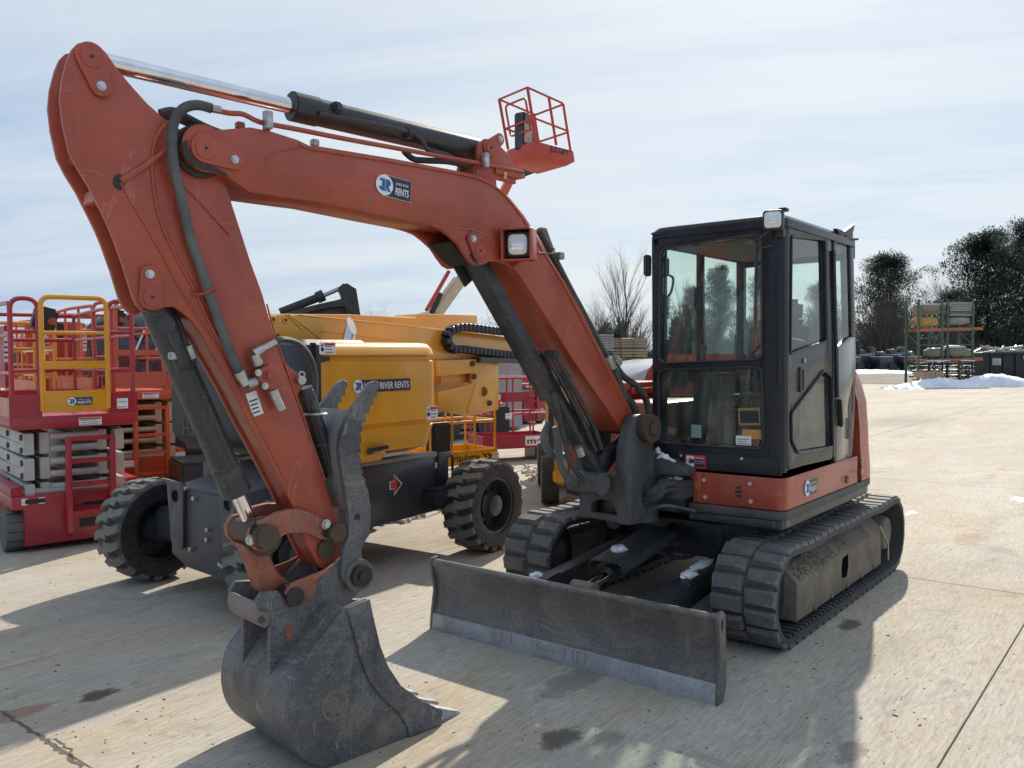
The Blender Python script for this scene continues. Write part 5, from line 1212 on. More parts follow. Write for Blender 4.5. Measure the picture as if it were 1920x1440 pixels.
def endplate(bm):
    add_prism(bm, [V((-.36, y, z)) for y, z in ((.10, .30), (.22, .27), (.62, .30), (.80, .38), (.80, .62), (.70, .84), (.0, .86), (.0, .42))], V((.05, 0, 0)), bevel=.006)
    add_prism(bm, [V((x, .02, .83)) for x in (-.36,)] + [V((-.36, .74, .84)), V((.34, .80, .93)), V((.34, .02, .93))], V((0, 0, .03)), bevel=.005)
    add_prism(bm, [V((-.30, y, z)) for y, z in ((.0, .42), (.0, .86), (.75, .86), (.75, .42))], V((.6, 0, 0)))
mk(endplate, 'end_plate', CHASG, HL)
for y0 in (.60, .0):
    prism('tie_down_plate', fillet([V((-.39, y0+.02, .42)), V((-.39, y0+.16, .46)), V((-.39, y0+.20, .90)), V((-.39, y0+.0, .90))], .05, 5, True), V((.03, 0, 0)), CHAS, HL, holes=[circle((-.39, y0+.10, .80), .045, Y_, Z_, 18)], bevel=.003)
def ebolts(bm):
    for y, z in ((.50, .80), (.35, .60), (.36, .53), (.55, .44), (.22, .38), (.19, .37), (.60, .86)):
        add_cyl(bm, (-.36, y, z), (-.385, y, z), .016, n=8)
mk(ebolts, 'end_plate_bolts', ZINC, HL, 0, kind='stuff')
# side plate details
sp0 = .278
def arrow(bm, k, yy):
    c = H.py(741, 909, sp0); a = [(-.07, .035), (-.015, .035), (-.015, .09), (.085, 0), (-.015, -.09), (-.015, -.035), (-.07, -.035)]
    add_prism(bm, [V((c.x + x*k, yy, c.z + z*k)) for x, z in a], V((0, .001, 0)))
mk(lambda bm: arrow(bm, 1.0, sp0-.002), 'arrow_mark', WHITE, HL, 0); mk(lambda bm: arrow(bm, .86, sp0-.0035), 'arrow_mark', REDP, HL, 0)
c = H.py(746, 909, sp0); mk(lambda bm: add_prism(bm, [V((c.x-.01, sp0-.005, c.z-.04)), V((c.x+.035, sp0-.005, c.z)), V((c.x-.01, sp0-.005, c.z+.04))], V((0, .001, 0))), 'arrow_mark', CHAS, HL, 0)
sticker(HL, H.py(816, 878, sp0-.002), X_, Z_, .09, .05, None, 2, BLACKP, WHITE, False); sticker(HL, H.py(821, 888, sp0-.002), X_, Z_, .06, .06, None, 2, BLACKP, WHITE, False)
prism('side_slot_plate', [V((1.95, .262, .55)), V((2.17, .262, .60)), V((2.17, .262, .86)), V((2.10, .262, .90)), V((1.95, .262, .90))], V((0, .02, 0)), CHAS, HL, holes=[rrect(V((2.12, .262, .74)), X_, Z_, .06, .22, .025)], bevel=.003)
box('axle_arm', (2.0, .20, .52), (.5, .2, .17), CHAS, HL, bevel=.03)
box('side_step', (1.35, .25, .91), (1.0, .12, .035), paint('pale_dust_top', (.33, .31, .29), .8, .5), HL, bevel=.006)
# turret: counterweight and engine cover
def roundbox(bm, x0, x1, y0, y1, prof, r, n=6):
    """prof: list of (z, inset)"""
    rings = []
    b2 = bmesh.new()
    for z, i in prof:
        pl = fillet([V((x0+i, y0+i, z)), V((x1-i, y0+i, z)), V((x1-i, y1-i, z)), V((x0+i, y1-i, z))], max(.01, r-i*.3), n, True)
        rings.append([b2.verts.new(p) for p in pl])
    for a, b in zip(rings, rings[1:]):
        for k in range(len(a)): b2.faces.new((a[k], a[(k+1) % len(a)], b[(k+1) % len(a)], b[k]))
    b2.faces.new(rings[-1]); b2.faces.new(rings[0][::-1]); join(bm, b2)
mk(lambda bm: roundbox(bm, .15, .95, .02, 1.62, [(1.08, .07), (1.12, .03), (1.18, 0), (1.78, .0), (1.86, .02), (1.90, .07)], .10, 8), 'counterweight', paint('dark_counterweight', (.032, .036, .045), .45, .25, (.1, .09, .09)), HL, 30)
text_mesh('embossed_lettering', 'Haulotte', CHASG, HL, V((.147, 1.40, 1.16)), -Y_, Z_, .11, .47, .02, .002)
mk(lambda bm: roundbox(bm, .325, 1.66, -.01, 1.6, [(.98, .16), (1.02, .05), (1.20, .01), (1.215, .028), (1.235, .028), (1.25, .0), (1.73, .0), (1.745, .028), (1.77, .028), (1.785, .0), (1.84, .015), (1.875, .05), (1.885, .1)], .14, 8), 'engine_cover', YEL, HL, 40)
box('cover_gasket', (.307, .8, 1.45), (.03, 1.6, .85), BLACKP, HL, bevel=.01)
rents_decal(HL, V((.655, -.0125, 1.50)), X_, Z_, .63, .092, True)
sticker(HL, H.py(599, 664, -.012), X_, Z_, .155, .085, REDP, 3, BLACKP, WHITE, True, 'warning_sticker')
sticker(HL, H.py(800, 787, -.012), X_, Z_, .14, .11, REDP, 3, BLACKP, WHITE, True, 'warning_sticker')
mk(lambda bm: roundbox(bm, .62, 1.05, .02, .4, [(.95, .03), (1.0, .0), (1.10, .02)], .05), 'latch_recess', YEL, HL)
mk(lambda bm: (add_bar(bm, H.py(690, 845, -.0), H.py(728, 838, -.0), .03, .03, bevel=.008), add_cyl(bm, H.py(694, 846, .02), H.py(694, 846, -.03), .025, n=12)), 'latch_handle', BLACKP, HL)
def pipe_ring(r, h, shear, o=V((.90, .34, 1.80))):
    m = Matrix.Rotation(RAD(22), 3, 'Y'); return [o + m@V((r*math.cos(t), r*math.sin(t), h + shear*r*math.sin(t))) for t in [2*math.pi*i/24 for i in range(24)]]
def pipe_(bm):
    A = [bm.verts.new(p) for p in pipe_ring(.052, 0, 0)]; B = [bm.verts.new(p) for p in pipe_ring(.052, .24, 1.5)]
    for i in range(24): bm.faces.new((A[i], A[(i+1) % 24], B[(i+1) % 24], B[i]))
EXP = mk(pipe_, 'exhaust_pipe', plain('chrome_exhaust', (.6, .58, .55), .2, .9), HL)
mk(lambda bm: bm.faces.new([bm.verts.new(p) for p in pipe_ring(.0515, .238, 1.5)]), 'pipe_mouth', BLACKP, EXP, 0)
# booms
def boom_main(bm):
    add_prism(bm, [V((x, .55, z)) for x, z in ((.25, 1.70), (.28, 2.03), (.42, 2.10), (.70, 2.11), (3.7, 1.96), (3.7, 1.70), (1.3, 1.74))], V((0, .30, 0)), bevel=.012)
mk(boom_main, 'main_boom', YEL, HL)
mk(lambda bm: add_prism(bm, [V((x, 1.0, z)) for x, z in ((.3, 1.8), (.3, 2.12), (1.6, 2.16), (2.5, 2.16), (2.55, 2.20), (3.5, 2.22), (3.5, 1.9))], V((0, .34, 0)), bevel=.012), 'upper_boom', YEL, HL)
for pts in ([(535, 588), (567, 618)], [(540, 588), (602, 636)], [(560, 590), (700, 604), (830, 617), (930, 630)], [(602, 620), (760, 640), (880, 660)]):
    tube('boom_seam', [H.py(x, y, .548) for x, y in pts], .005, paint('pale_edge_yellow', (.75, .42, .06), .35, 0), HL, 6)
for px, py in ((512, 599), (535, 600), (520, 628), (535, 632)):
    p = H.py(px, py, .548); mk(lambda bm: add_rev(bm, p, -Y_, [(.008, 0), (.03, 0), (.028, .006), (.008, .006)], 18), 'boom_bolt', YEL, HL); cylinder('boom_bolt_hole', p-Y_*.006, p-Y_*.008, .012, BLACKP, HL, 12)
# cable chain: a U of links
def chain():
    path = []; top = [H.py(x, y, .50) for x, y in ((1090, 640), (1000, 628), (925, 620), (875, 614))]; bot = [H.py(x, y, .50) for x, y in ((868, 655), (940, 664), (1010, 668), (1090, 676))]
    mid = [H.py(x, y, .50) for x, y in ((850, 617), (838, 630), (840, 646), (852, 656))]
    path = spline(top + mid + bot, 14); d = [0]
    for a, b in zip(path, path[1:]): d.append(d[-1]+(b-a).length)
    me = None; s = 0; k = 0
    while s < d[-1]-.05:
        import bisect
        i = bisect.bisect_right(d, s)-1; a = path[i]; b = path[min(i+1, len(path)-1)]; t = (s-d[i])/max(1e-6, d[i+1]-d[i]) if i+1 < len(d) else 0
        p = a.lerp(b, t); ang = math.atan2(b.z-a.z, b.x-a.x)
        if me is None:
            o = box('chain_link', (0, 0, 0), (.058, .09, .075), BLACKP, HL, bevel=.008, seg=1); me = o.data
        else:
            o = bpy.data.objects.new('chain_link', me); C.objects.link(o); o.parent = HL
        o.matrix_local = Matrix.Translation(p) @ Matrix.Rotation(-ang, 4, 'Y'); s += .066; k += 1
chain()
box('chain_tray', ((H.py(840, 668, .5)+H.py(1090, 684, .5))/2), (1.6, .11, .05), CHASG, HL, Matrix.Rotation(RAD(1.5), 3, 'Y'), .004)
# knuckle plates on the right
def knuckle(bm):
    add_prism(bm, [H.py(*p, .50) for p in ((818, 676), (935, 672), (935, 768), (910, 774), (878, 780), (822, 770), (822, 735), (885, 720), (885, 700), (818, 706))], V((0, .04, 0)), bevel=.006)
    add_prism(bm, [V((p.x, .95, p.z)) for p in [H.py(*q, .50) for q in ((818, 676), (935, 672), (935, 768), (880, 778), (822, 770))]], V((0, .04, 0)), bevel=.006)
    add_prism(bm, [H.py(*p, .49) for p in ((893, 718), (905, 762), (880, 776), (876, 770))], V((0, .05, 0)), bevel=.006)
mk(knuckle, 'knuckle_plates', YEL, HL)
for yy in (684, 706): mk(lambda bm: add_bar(bm, H.py(818, yy+3, .62), H.py(890, yy+1, .62), .1, .10, bevel=.01), 'parallel_arm', YEL, HL)
for px, py in ((886, 682), (889, 706), (918, 756)): cylinder('knuckle_pin', H.py(px, py, .50), H.py(px, py, .48), .028, CHASG, HL, 16, .003)
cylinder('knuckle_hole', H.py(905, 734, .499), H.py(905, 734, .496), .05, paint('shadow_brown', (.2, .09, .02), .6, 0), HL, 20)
def turret_base(bm): add_cyl(bm, (1.1, .82, .9), (1.1, .82, 1.05), .45, n=28); add_box(bm, (.95, .82, 1.06), (1.3, 1.2, .06), bevel=.01)
mk(turret_base, 'turret_base', CHAS, HL)

# ---------------------------------------------------------------- scissor lifts
def scissor_lift(F_, label, W, L_, body, arm, rail, gatem, zst, ztop, text=None, group='scissor lifts at the left', layers=5, full=True, decal=True, rails_curved=True):
    T = F_.thing('scissor_lift', label, 'scissor lift', group=group)
    x0, x1 = -W/2, W/2
    def chas(bm):
        add_prism(bm, [V((x, 0, z)) for x, z in ((x0+.10, .06), (x1-.10, .06), (x1-.10, .40), (x1, .40), (x1, zst), (x0, zst), (x0, .40), (x0+.10, .40))], V((0, L_, 0)), bevel=.008)
    mk(chas, 'chassis', body, T)
    mk(lambda bm: add_box(bm, (x0+.05, L_*.5, zst+.04), (.1, L_*.98, .09), bevel=.01), 'slide_channel', body, T); mk(lambda bm: add_box(bm, (x1-.05, L_*.5, zst+.04), (.1, L_*.98, .09), bevel=.01), 'slide_channel', body, T)
    for x in (x0+.05, x1-.05):
        for y in (.22, L_-.25):
            w_ = mk(lambda bm: add_rev(bm, (x, y, .20), X_, [(.13, -.09), (.19, -.09), (.20, -.075), (.20, .075), (.19, .09), (.13, .09)], 28), 'wheel', paint('grey_tyre', (.12, .115, .105), .8, .4, (.2, .17, .14)), T)
            mk(lambda bm: add_rev(bm, (x, y, .20), X_, [(.03, -.075), (.13, -.07), (.13, .07), (.03, .075)], 20), 'wheel_hub', WHITE if body is CRIM else CHASG, w_)
            def grooves(bm):
                for i in range(14):
                    t = 2*math.pi*i/14; add_box(bm, (x, y+.198*math.cos(t), .20+.198*math.sin(t)), (.16, .008, .008), Matrix.Rotation(t, 3, 'X'))
            mk(grooves, 'tyre_grooves', BLACKP, w_, 0, kind='stuff')
    # scissor stack
    h = (ztop-.14-zst)/layers
    for k in range(layers):
        z = zst+h*(k+.5)
        for x, ys in ((x0+.16, .04), (x0+.30, .10), (x1-.16, .04), (x1-.30, .10)):
            dz = (.03 if (k % 2) else -.03)
            a = mk(lambda bm: add_bar(bm, (x, ys, z+dz*.4), (x, L_-.05, z-dz*.4), h*.90, .085, up=(1, 0, 0), bevel=.006), 'scissor_arm', arm, T)
            if x == x0+.16:
                for yy in (.12, .8): cylinder('arm_pin', (x-.045, yy, z), (x-.062, yy, z), .028, CHASG, a, 12)
        cylinder('cross_tube', (x0+.34, .10, z), (x1-.34, .10, z), .032, arm, T, 14)
    cylinder('slide_tube', (x0+.02, .10, zst+.02), (x1-.02, .10, zst+.02), .035, arm, T, 14)
    # platform
    def plat(bm):
        add_prism(bm, [V((x, -.02, z)) for x, z in ((x0+.03, ztop-.12), (x1-.03, ztop-.12), (x1, ztop-.08), (x1, ztop), (x0, ztop), (x0, ztop-.08))], V((0, L_+.04, 0)), bevel=.006)
    mk(plat, 'platform', body, T)
    def toe(bm):
        for x in (x0, x1-.02): add_box(bm, (x+.01, L_/2, ztop+.085), (.02, L_, .17))
        add_box(bm, (x0+.12, -.01, ztop+.10), (.24, .02, .20)); add_box(bm, (x1-.12, -.01, ztop+.10), (.24, .02, .20)); add_box(bm, (0, L_, ztop+.085), (W, .02, .17))
    mk(toe, 'toe_board', body, T)
    r = .021; zt = ztop+1.08
    def hoop(xa, xb):
        def f(bm):
            add_tube(bm, fillet([V((xa, 0, ztop)), V((xa, 0, zt)), V((xb, 0, zt)), V((xb, 0, ztop))], .10, 6), r, 8)
            for z in (ztop+.42, ztop+.78): add_tube(bm, [V((xa, 0, z)), V((xb, 0, z))], r*.8, 8)
        return f
    mk(hoop(x0+.03, x0+.25), 'corner_rail', rail, T); mk(hoop(x1-.25, x1-.03), 'corner_rail', rail, T)
    def sider(x):
        def f(bm):
            add_tube(bm, fillet([V((x, .02, ztop)), V((x, .02, zt-.04)), V((x, L_*.5, zt-.02)), V((x, L_, zt-.04)), V((x, L_, ztop))], .08, 4), r, 8)
            for z in (ztop+.40, ztop+.75): add_tube(bm, [V((x, .02, z)), V((x, L_, z))], r*.8, 8)
            for y in (L_*.3, L_*.6): add_tube(bm, [V((x, y, ztop)), V((x, y, zt-.03))], r*.8, 8)
        return f
    mk(sider(x0+.03), 'side_rail', rail, T); mk(sider(x1-.03), 'side_rail', rail, T)
    def backr(bm):
        for z in (ztop+.4, ztop+.75, zt-.04): add_tube(bm, [V((x0+.03, L_, z)), V((x1-.03, L_, z))], r, 8)
    mk(backr, 'end_rail', rail, T)
    # gate
    ga, gb = x0+.27, x1-.27
    def gate(bm):
        add_tube(bm, fillet([V((ga, -.035, ztop+.05)), V((ga, -.035, zt+.02)), V((gb, -.035, zt+.02)), V((gb, -.035, ztop+.05))], .09, 6), r*1.1, 8)
        add_box(bm, ((ga+gb)/2, -.035, ztop+.13), (gb-ga, .03, .20), bevel=.006); add_box(bm, ((ga+gb)/2, -.035, ztop+.47), (gb-ga, .034, .075), bevel=.006); add_tube(bm, [V((ga, -.035, ztop+.77)), V((gb, -.035, ztop+.77))], r*.8, 8)
    G = mk(gate, 'gate', gatem, T)
    if decal: rents_decal(G, V((ga+.20, -.053, ztop+.09)), X_, Z_, .215, .075)
    # ladder
    def lad(bm):
        for x in (-.12, .26): add_prism(bm, [V((x, -.14, .16)), V((x, -.06, .12)), V((x, -.03, zst)), V((x, -.10, ztop-.20)), V((x, -.16, ztop-.20))], V((.045, 0, 0)), bevel=.004)
    LD_ = mk(lad, 'ladder', body, T)
    for z in (.34, .60, .82, ztop-.22): mk(lambda bm: add_box(bm, (.09, -.10, z), (.40, .08, .04), bevel=.004), 'ladder_rung', body, LD_)
    # control box and document box
    cb = mk(lambda bm: add_box(bm, (x0+.36, .30, zt-.18), (.2, .16, .24), Matrix.Rotation(.25, 3, 'Y'), .03), 'control_box', BLACKP, T)
    cylinder('joystick', (x0+.40, .21, zt-.2), (x0+.42, .17, zt-.2), .035, paint('rust_knob', (.3, .09, .04), .5, 0), cb, 12)
    mk(lambda bm: add_box(bm, (x0+.12, L_*.42, ztop+.55), (.03, .36, .62), bevel=.01), 'manual_box', rail, T)
    sticker(T, V((x0+.10, L_*.42-.185, ztop+.5)), X_, Z_, .04, .3, None, 4, BLACKP, WHITE, False, 'instruction_card')
    sticker(T, V((.02, -.024, ztop-.105)), X_, Z_, .20, .075, REDP, 3, BLACKP, WHITE, False, 'capacity_label')
    if text: text_mesh('side_lettering', text, BLACKP, T, V((x0+.3, -.022, ztop+.04)), X_, Z_, .09)
    return T
S1 = Fr(atpx(57, 7.75)+.37*.77, 7.75+.37*.64, .77, .64)
t1 = scissor_lift(S1, 'crimson scissor lift with yellow entry gate and grey scissor arms at the left edge', 1.10, 2.35, CRIM, GREYARM, CRIM, YEL, .52, 1.25)
# white edge decals on its chassis
for x in (-.47, -.33): sticker(t1, V((x, -.003, .44)), X_, Z_, .05, .06, None, 1, BLACKP, WHITE, False)
sticker(t1, V((.36, -.026, 1.29)), X_, Z_, .10, .10, None, 2, BLACKP, WHITE, False)
mk(lambda bm: (add_box(bm, (-.36, -.001, .47), (.16, .01, .04)), add_box(bm, (.22, -.001, .22), (.42, .01, .08)), add_box(bm, (.2, -.001, .40), (.3, .01, .03))), 'chassis_openings', BLACKP, t1, 0, kind='stuff')
t1.location.z = .0
S2 = Fr(atpx(262, 10.6), 10.6, .77, .64)
t2 = scissor_lift(S2, 'orange scissor lift with cream scissor arms and ladder behind the crimson lift', 1.10, 2.4, ORA, CREAM, ORAF, ORAF, .52, 1.38, decal=False)
text_mesh('side_lettering', 'JLG', BLACKP, t2, V((-.50, -.024, 1.46)), X_, Z_, .10, .26, .02)
rents_decal(t2, V((-.45, -.024, 1.27)), X_, Z_, .22, .07)
for z in (.20,): sticker(t2, V((.38, -.12, .42)), X_, Z_, .12, .16, None, 2, BLACKP, WHITE, False); sticker(t2, V((-.30, -.12, .44)), X_, Z_, .2, .08, None, 2, BLACKP, WHITE, False)
S3 = Fr(atpx(150, 12.6), 12.6, .77, .64)
t3 = scissor_lift(S3, 'orange scissor lift seen through the rails of the crimson lift', 1.2, 2.4, ORA, CREAM, ORAF, ORAF, .70, 1.30, decal=False)
mk(lambda bm: add_box(bm, (-.2, .6, 1.95), (.75, .05, .8), bevel=.01), 'manual_panel', ORAF, t3); sticker(t3, V((-.45, .572, 1.85)), X_, Z_, .2, .36, None, 5, BLACKP, WHITE, False)
S4 = Fr(atpx(28, 11.0), 11.0, .77, .64)
t4 = scissor_lift(S4, 'yellow scissor lift mostly hidden behind the crimson lift at the left edge', 1.0, 2.2, YEL, CREAM, YEL, YEL, .65, 1.15, decal=False)
S5 = Fr(atpx(315, 14.2), 14.2, .77, .64)
t5 = scissor_lift(S5, 'faded orange scissor lift farthest back beside the bucket cylinder', 1.2, 2.4, ORA, CREAM, ORAF, ORAF, .70, 1.2, decal=False)

# ---------------------------------------------------------------- baskets and machines behind
def basket(T, W, D, rail, floor, zf, h=1.08, r=.02, gate=True):
    def fl(bm):
        add_box(bm, (0, D/2, zf+.02), (W, D, .04), bevel=.006)
        for a, b in (((0, 0, 0), (W, .02, .18)), ((0, D, 0), (W, .02, .18)), ((-W/2, D/2, 0), (.02, D, .18)), ((W/2, D/2, 0), (.02, D, .18))):
            add_box(bm, (a[0], a[1], zf+.09), b)
    mk(fl, 'basket_floor', floor, T)
    def ring(z): return fillet([V((-W/2, 0, z)), V((W/2, 0, z)), V((W/2, D, z)), V((-W/2, D, z))], .06, 4, True)
    for z in (zf+.55, zf+h): tube('guard_rail', ring(z), r, rail, T, 8, True)
    for x in (-W/2+.03, -W/6, W/6, W/2-.03):
        for y in (0, D): tube('rail_post', [V((x, y, zf+.05)), V((x, y, zf+h))], r*.85, rail, T, 8)
    return T
# yellow basket with chevrons
B1 = Fr(atpx(868, 10.8), 10.8, .80, .60)
k1 = B1.thing('lift_basket', 'yellow lift basket with black maker lettering and chevrons low behind the front tyre', 'lift basket')
basket(k1, 1.05, .7, YEL, YEL, .38)
for z in (.0,):
    mk(lambda bm: add_box(bm, (0.1, -.015, .46), (.78, .012, .13)), 'name_plate', YEL, k1)
    text_mesh('plate_lettering', 'Haulotte', BLACKP, k1, V((-.17, -.0225, .43)), X_, Z_, .09, .40, .02)
    def chev(bm):
        for i in range(2):
            x = .27+i*.07; add_prism(bm, [V((x, -.0225, .42)), V((x+.05, -.0225, .465)), V((x, -.0225, .51)), V((x+.035, -.0225, .51)), V((x+.085, -.0225, .465)), V((x+.035, -.0225, .42))], V((0, .001, 0)))
    mk(chev, 'chevrons', BLACKP, k1, 0); sticker(k1, V((.44, -.0225, .42)), X_, Z_, .1, .09, None, 2, BLACKP, WHITE, False)
box('control_panel', (-.35, .05, .75), (.26, .2, .38), BLACKP, k1, bevel=.02)
for x in (-.35, .35): box('basket_foot', (x, .35, .18), (.08, .5, .36), CHAS, k1, bevel=.01)
# crimson basket lettered on its rim
B2 = Fr(atpx(972, 14.2), 14.2, .93, .36)
k2 = B2.thing('lift_basket', 'crimson lift basket with white lettering on its rim beside the boom cylinder', 'lift basket')
basket(k2, 1.25, .8, CRIM, CRIM, .25, 1.15)
mk(lambda bm: add_box(bm, (0, -.014, .33), (1.25, .012, .22)), 'rim_plate', CRIM, k2)
d = mk(lambda bm: add_prism(bm, rrect(V((.33, -.0215, .34)), X_, Z_, .44, .16, .02), V((0, .001, 0))), 'rim_badge', WHITE, k2, 0)
text_mesh('badge_lettering', 'mec', CRIM, d, V((.14, -.0225, .29)), X_, Z_, .10, .38, .03)
box('control_panel', (-.32, .0, .72), (.26, .16, .42), BLACKP, k2, bevel=.02); sticker(k2, V((-.27, -.083, .72)), X_, Z_, .12, .10, None, 2, BLACKP, WHITE, False)
box('cross_panel', (-.15, .1, 1.08), (.75, .03, .16), CRIM, k2); sticker(k2, V((-.45, .083, 1.03)), X_, Z_, .16, .10, None, 2, BLACKP, WHITE, False)
for x in (-.4, .4): box('basket_foot', (x, .4, .12), (.08, .5, .24), CHAS, k2, bevel=.01)
# aerial boom lift whose orange basket stands high in the sky
J = Fr(atpx(760, 17.0), 17.0, .80, .60)
jl = J.thing('boom_lift', 'aerial boom lift with cream boom raising an orange basket high above the excavator', 'boom lift')
def jchas(bm):
    add_box(bm, (0, .9, .65), (2.3, 1.5, .5), bevel=.06); add_box(bm, (0, .9, 1.2), (2.0, 1.3, .6), bevel=.1)
mk(jchas, 'chassis', ORA, jl)
for x in (-.95, .95):
    for y in (.1, 1.7): mk(lambda bm: add_rev(bm, (x, y, .42), Y_, [(.2, -.14), (.4, -.14), (.42, -.1), (.42, .1), (.4, .14), (.2, .14)], 28), 'wheel', TYRE, jl)
def jp(px, py, ly): return J.py(px, py, ly)
e0, e1 = jp(802, 592, .8), jp(962, 325, .8)
mk(lambda bm: add_bar(bm, V((-.2, .8, 1.4)), e0, .28, .24, bevel=.02), 'lower_boom', CREAM, jl)
mk(lambda bm: add_bar(bm, jp(815, 590, .8), jp(862, 525, .8), .24, .24, up=(0, 1, 0), bevel=.02), 'mid_boom', CREAM, jl)
mk(lambda bm: add_bar(bm, jp(858, 535, .8), e1, .17, .17, up=(0, 1, 0), bevel=.02), 'fly_boom', ORA, jl)
mk(lambda bm: add_bar(bm, jp(799, 583, .6), jp(842, 508, .6), .07, .07, up=(0, 1, 0), bevel=.01), 'lift_link', paint('signal_red', (.55, .04, .03), .4, .1), jl)
mk(lambda bm: add_bar(bm, jp(808, 588, .66), jp(826, 550, .66), .10, .10, up=(0, 1, 0), bevel=.01), 'hose_tray', BLACKP, jl)
mk(lambda bm: add_bar(bm, jp(962, 326, .8), jp(1000, 312, .8), .12, .3, bevel=.02), 'basket_mount', CHAS, jl)
# basket traced in its own tilted frame
BKF = Fr(atpx(1004, 17.0), 17.0, .80, .60)
def bk(px, py, ly): return J.loc(onplane(px, py, BKF.o + BKF.y*ly, BKF.y))
def jbasket(bm):
    f = [bk(1003, 262+0, 0)]
    near = [bk(1003, 264, 0), bk(1075, 283, 0), bk(1078, 303, 0), bk(1062, 311, 0), bk(1005, 293, 0)]
    dv = J.loc(BKF.o + BKF.y*.95) - J.loc(BKF.o)
    dv = V((dv.x, dv.y, 0))
    add_prism(bm, near, dv, bevel=.01)
dv = J.loc(BKF.o + BKF.y*.95) - J.loc(BKF.o)
JRED = paint('basket_red', (.52, .062, .034), .45, .15, (.3, .12, .08)); mk(jbasket, 'basket_floor', JRED, jl)
def jrail(name, pts, r=.022): tube(name, fillet(pts, .08, 4), r, JRED, jl, 8)
n0, n1, n2 = bk(1003, 264, 0), bk(990, 166, 0), bk(1057, 194, 0)
jrail('rail_post', [bk(1006, 270, 0), bk(989, 164, 0)], .03); jrail('rail_post', [bk(1043, 272, 0), bk(1029, 183, 0)], .028)
far = lambda p: p + dv
jrail('guard_rail', [bk(989, 164, 0), bk(1058, 195, 0), far(bk(1058, 195, 0))])
jrail('guard_rail', [bk(1003, 222, 0), bk(1068, 247, 0), far(bk(1068, 247, 0))])
jrail('guard_rail', [far(bk(989, 164, 0)), far(bk(1058, 195, 0))]); jrail('guard_rail', [far(bk(1003, 222, 0)), far(bk(1068, 247, 0))])
jrail('rail_post', [far(bk(1006, 262, 0)), far(bk(989, 164, 0))], .03); jrail('rail_post', [bk(1070, 285, 0), bk(1056, 195, 0)], .026); jrail('rail_post', [far(bk(1070, 285, 0)), far(bk(1056, 195, 0))], .026)
jrail('guard_rail', [bk(989, 164, 0), far(bk(989, 164, 0))]); jrail('guard_rail', [bk(1000, 222, 0), far(bk(1000, 222, 0))])
lf0 = lambda t, a, b: a.lerp(b, t)
jrail('gate_hoop', [lf0(.15, bk(1003, 240, 0), far(bk(1003, 240, 0))), lf0(.15, bk(993, 180, 0), far(bk(993, 180, 0))), lf0(.85, bk(993, 180, 0), far(bk(993, 180, 0))), lf0(.85, bk(1003, 240, 0), far(bk(1003, 240, 0))), lf0(.15, bk(1003, 240, 0), far(bk(1003, 240, 0)))])
ctl = far(bk(1002, 235, 0)).lerp(bk(1002, 235, 0), .5)
mk(lambda bm: add_box(bm, ctl+V((.2, .1, .0)), (.45, .25, .75), Matrix.Rotation(.4, 3, 'Z'), .03), 'control_console', CHAS, jl)
mk(lambda bm: add_box(bm, ctl+V((.18, -.04, -.05)), (.30, .02, .38), Matrix.Rotation(.4, 3, 'Z'), .005), 'console_sheet', paint('grey_card', (.4, .37, .36), .6, 0), jl)
tx = (bk(1070, 293, -.004)-bk(1032, 285, -.004)).normalized()
text_mesh('basket_lettering', 'JLG LIFT', BLACKP, jl, bk(1031, 284, -.006), tx, Z_, .11, (bk(1066, 292, 0)-bk(1031, 284, 0)).length, .02)
# black excavator arm rising behind the yellow lift, its cab far left
KX = Fr(atpx(640, 13.0), 13.0, .97, .25)
kx = KX.thing('excavator', 'black excavator arm and cylinder rising behind the yellow boom', 'excavator')
DK = paint('black_arm_paint', (.018, .02, .022), .45, .3, (.08, .075, .07))
def K(px, py, ly=0): return KX.py(px, py, ly)
prism('arm', [K(*p) for p in ((634, 540), (642, 532), (652, 531), (668, 541), (676, 590), (682, 640), (660, 640), (644, 566), (639, 552))], V((0, .3, 0)), DK, kx, bevel=.01)
prism('boom', [K(*p, .05) for p in ((520, 592), (560, 582), (600, 570), (640, 560), (660, 566), (660, 640), (470, 660), (380, 720), (340, 720), (460, 600))], V((0, .25, 0)), DK, kx, bevel=.01)
cylinder('cylinder_barrel', K(525, 586, .1), K(604, 555, .1), .065, DK, kx, 18, .01); cylinder('cylinder_rod', K(600, 557, .1), K(637, 541, .1), .035, plain('dull_rod', (.4, .42, .45), .3, .9), kx, 14)
cylinder('cylinder_gland', K(594, 559, .1), K(607, 553, .1), .09, DK, kx, 16, .01)
for k in range(3): tube('arm_hose', [K(520, 594+k*3, -.02), K(585, 575+k*3, -.02), K(620, 567+k*3, -.02), K(650, 564+k*4, -.02), K(664, 580+k*5, -.02), K(668, 620, -.02)], .02, HOSE, kx, 6)
box('upper_body', K(330, 690, 1.2), (2.6, 1.6, 1.2), paint('machine_tan', (.42, .27, .07), .5, .3), kx, bevel=.15, seg=3)
def kcab(bm):
    c = K(262, 650, 1.0)
    roundbox(bm, c.x-.75, c.x+.75, .3, 1.8, [(.9, 0), (1.9, 0), (2.25, .06), (2.42, .22), (2.47, .4)], .3, 6)
mk(kcab, 'cab', plain('dark_cab_glass', (.02, .024, .03), .12, coat=.6), kx)
for px in (300, 262):
    box('cab_stripe', K(px, 640, .28), (.03, .02, .35), WHITE, kx, Matrix.Rotation(.4, 3, 'Y'))
box('undercarriage', K(330, 690, 1.2)-V((0, 0, 1.0)), (2.6, 2.0, .7), BLACK, kx, bevel=.1)
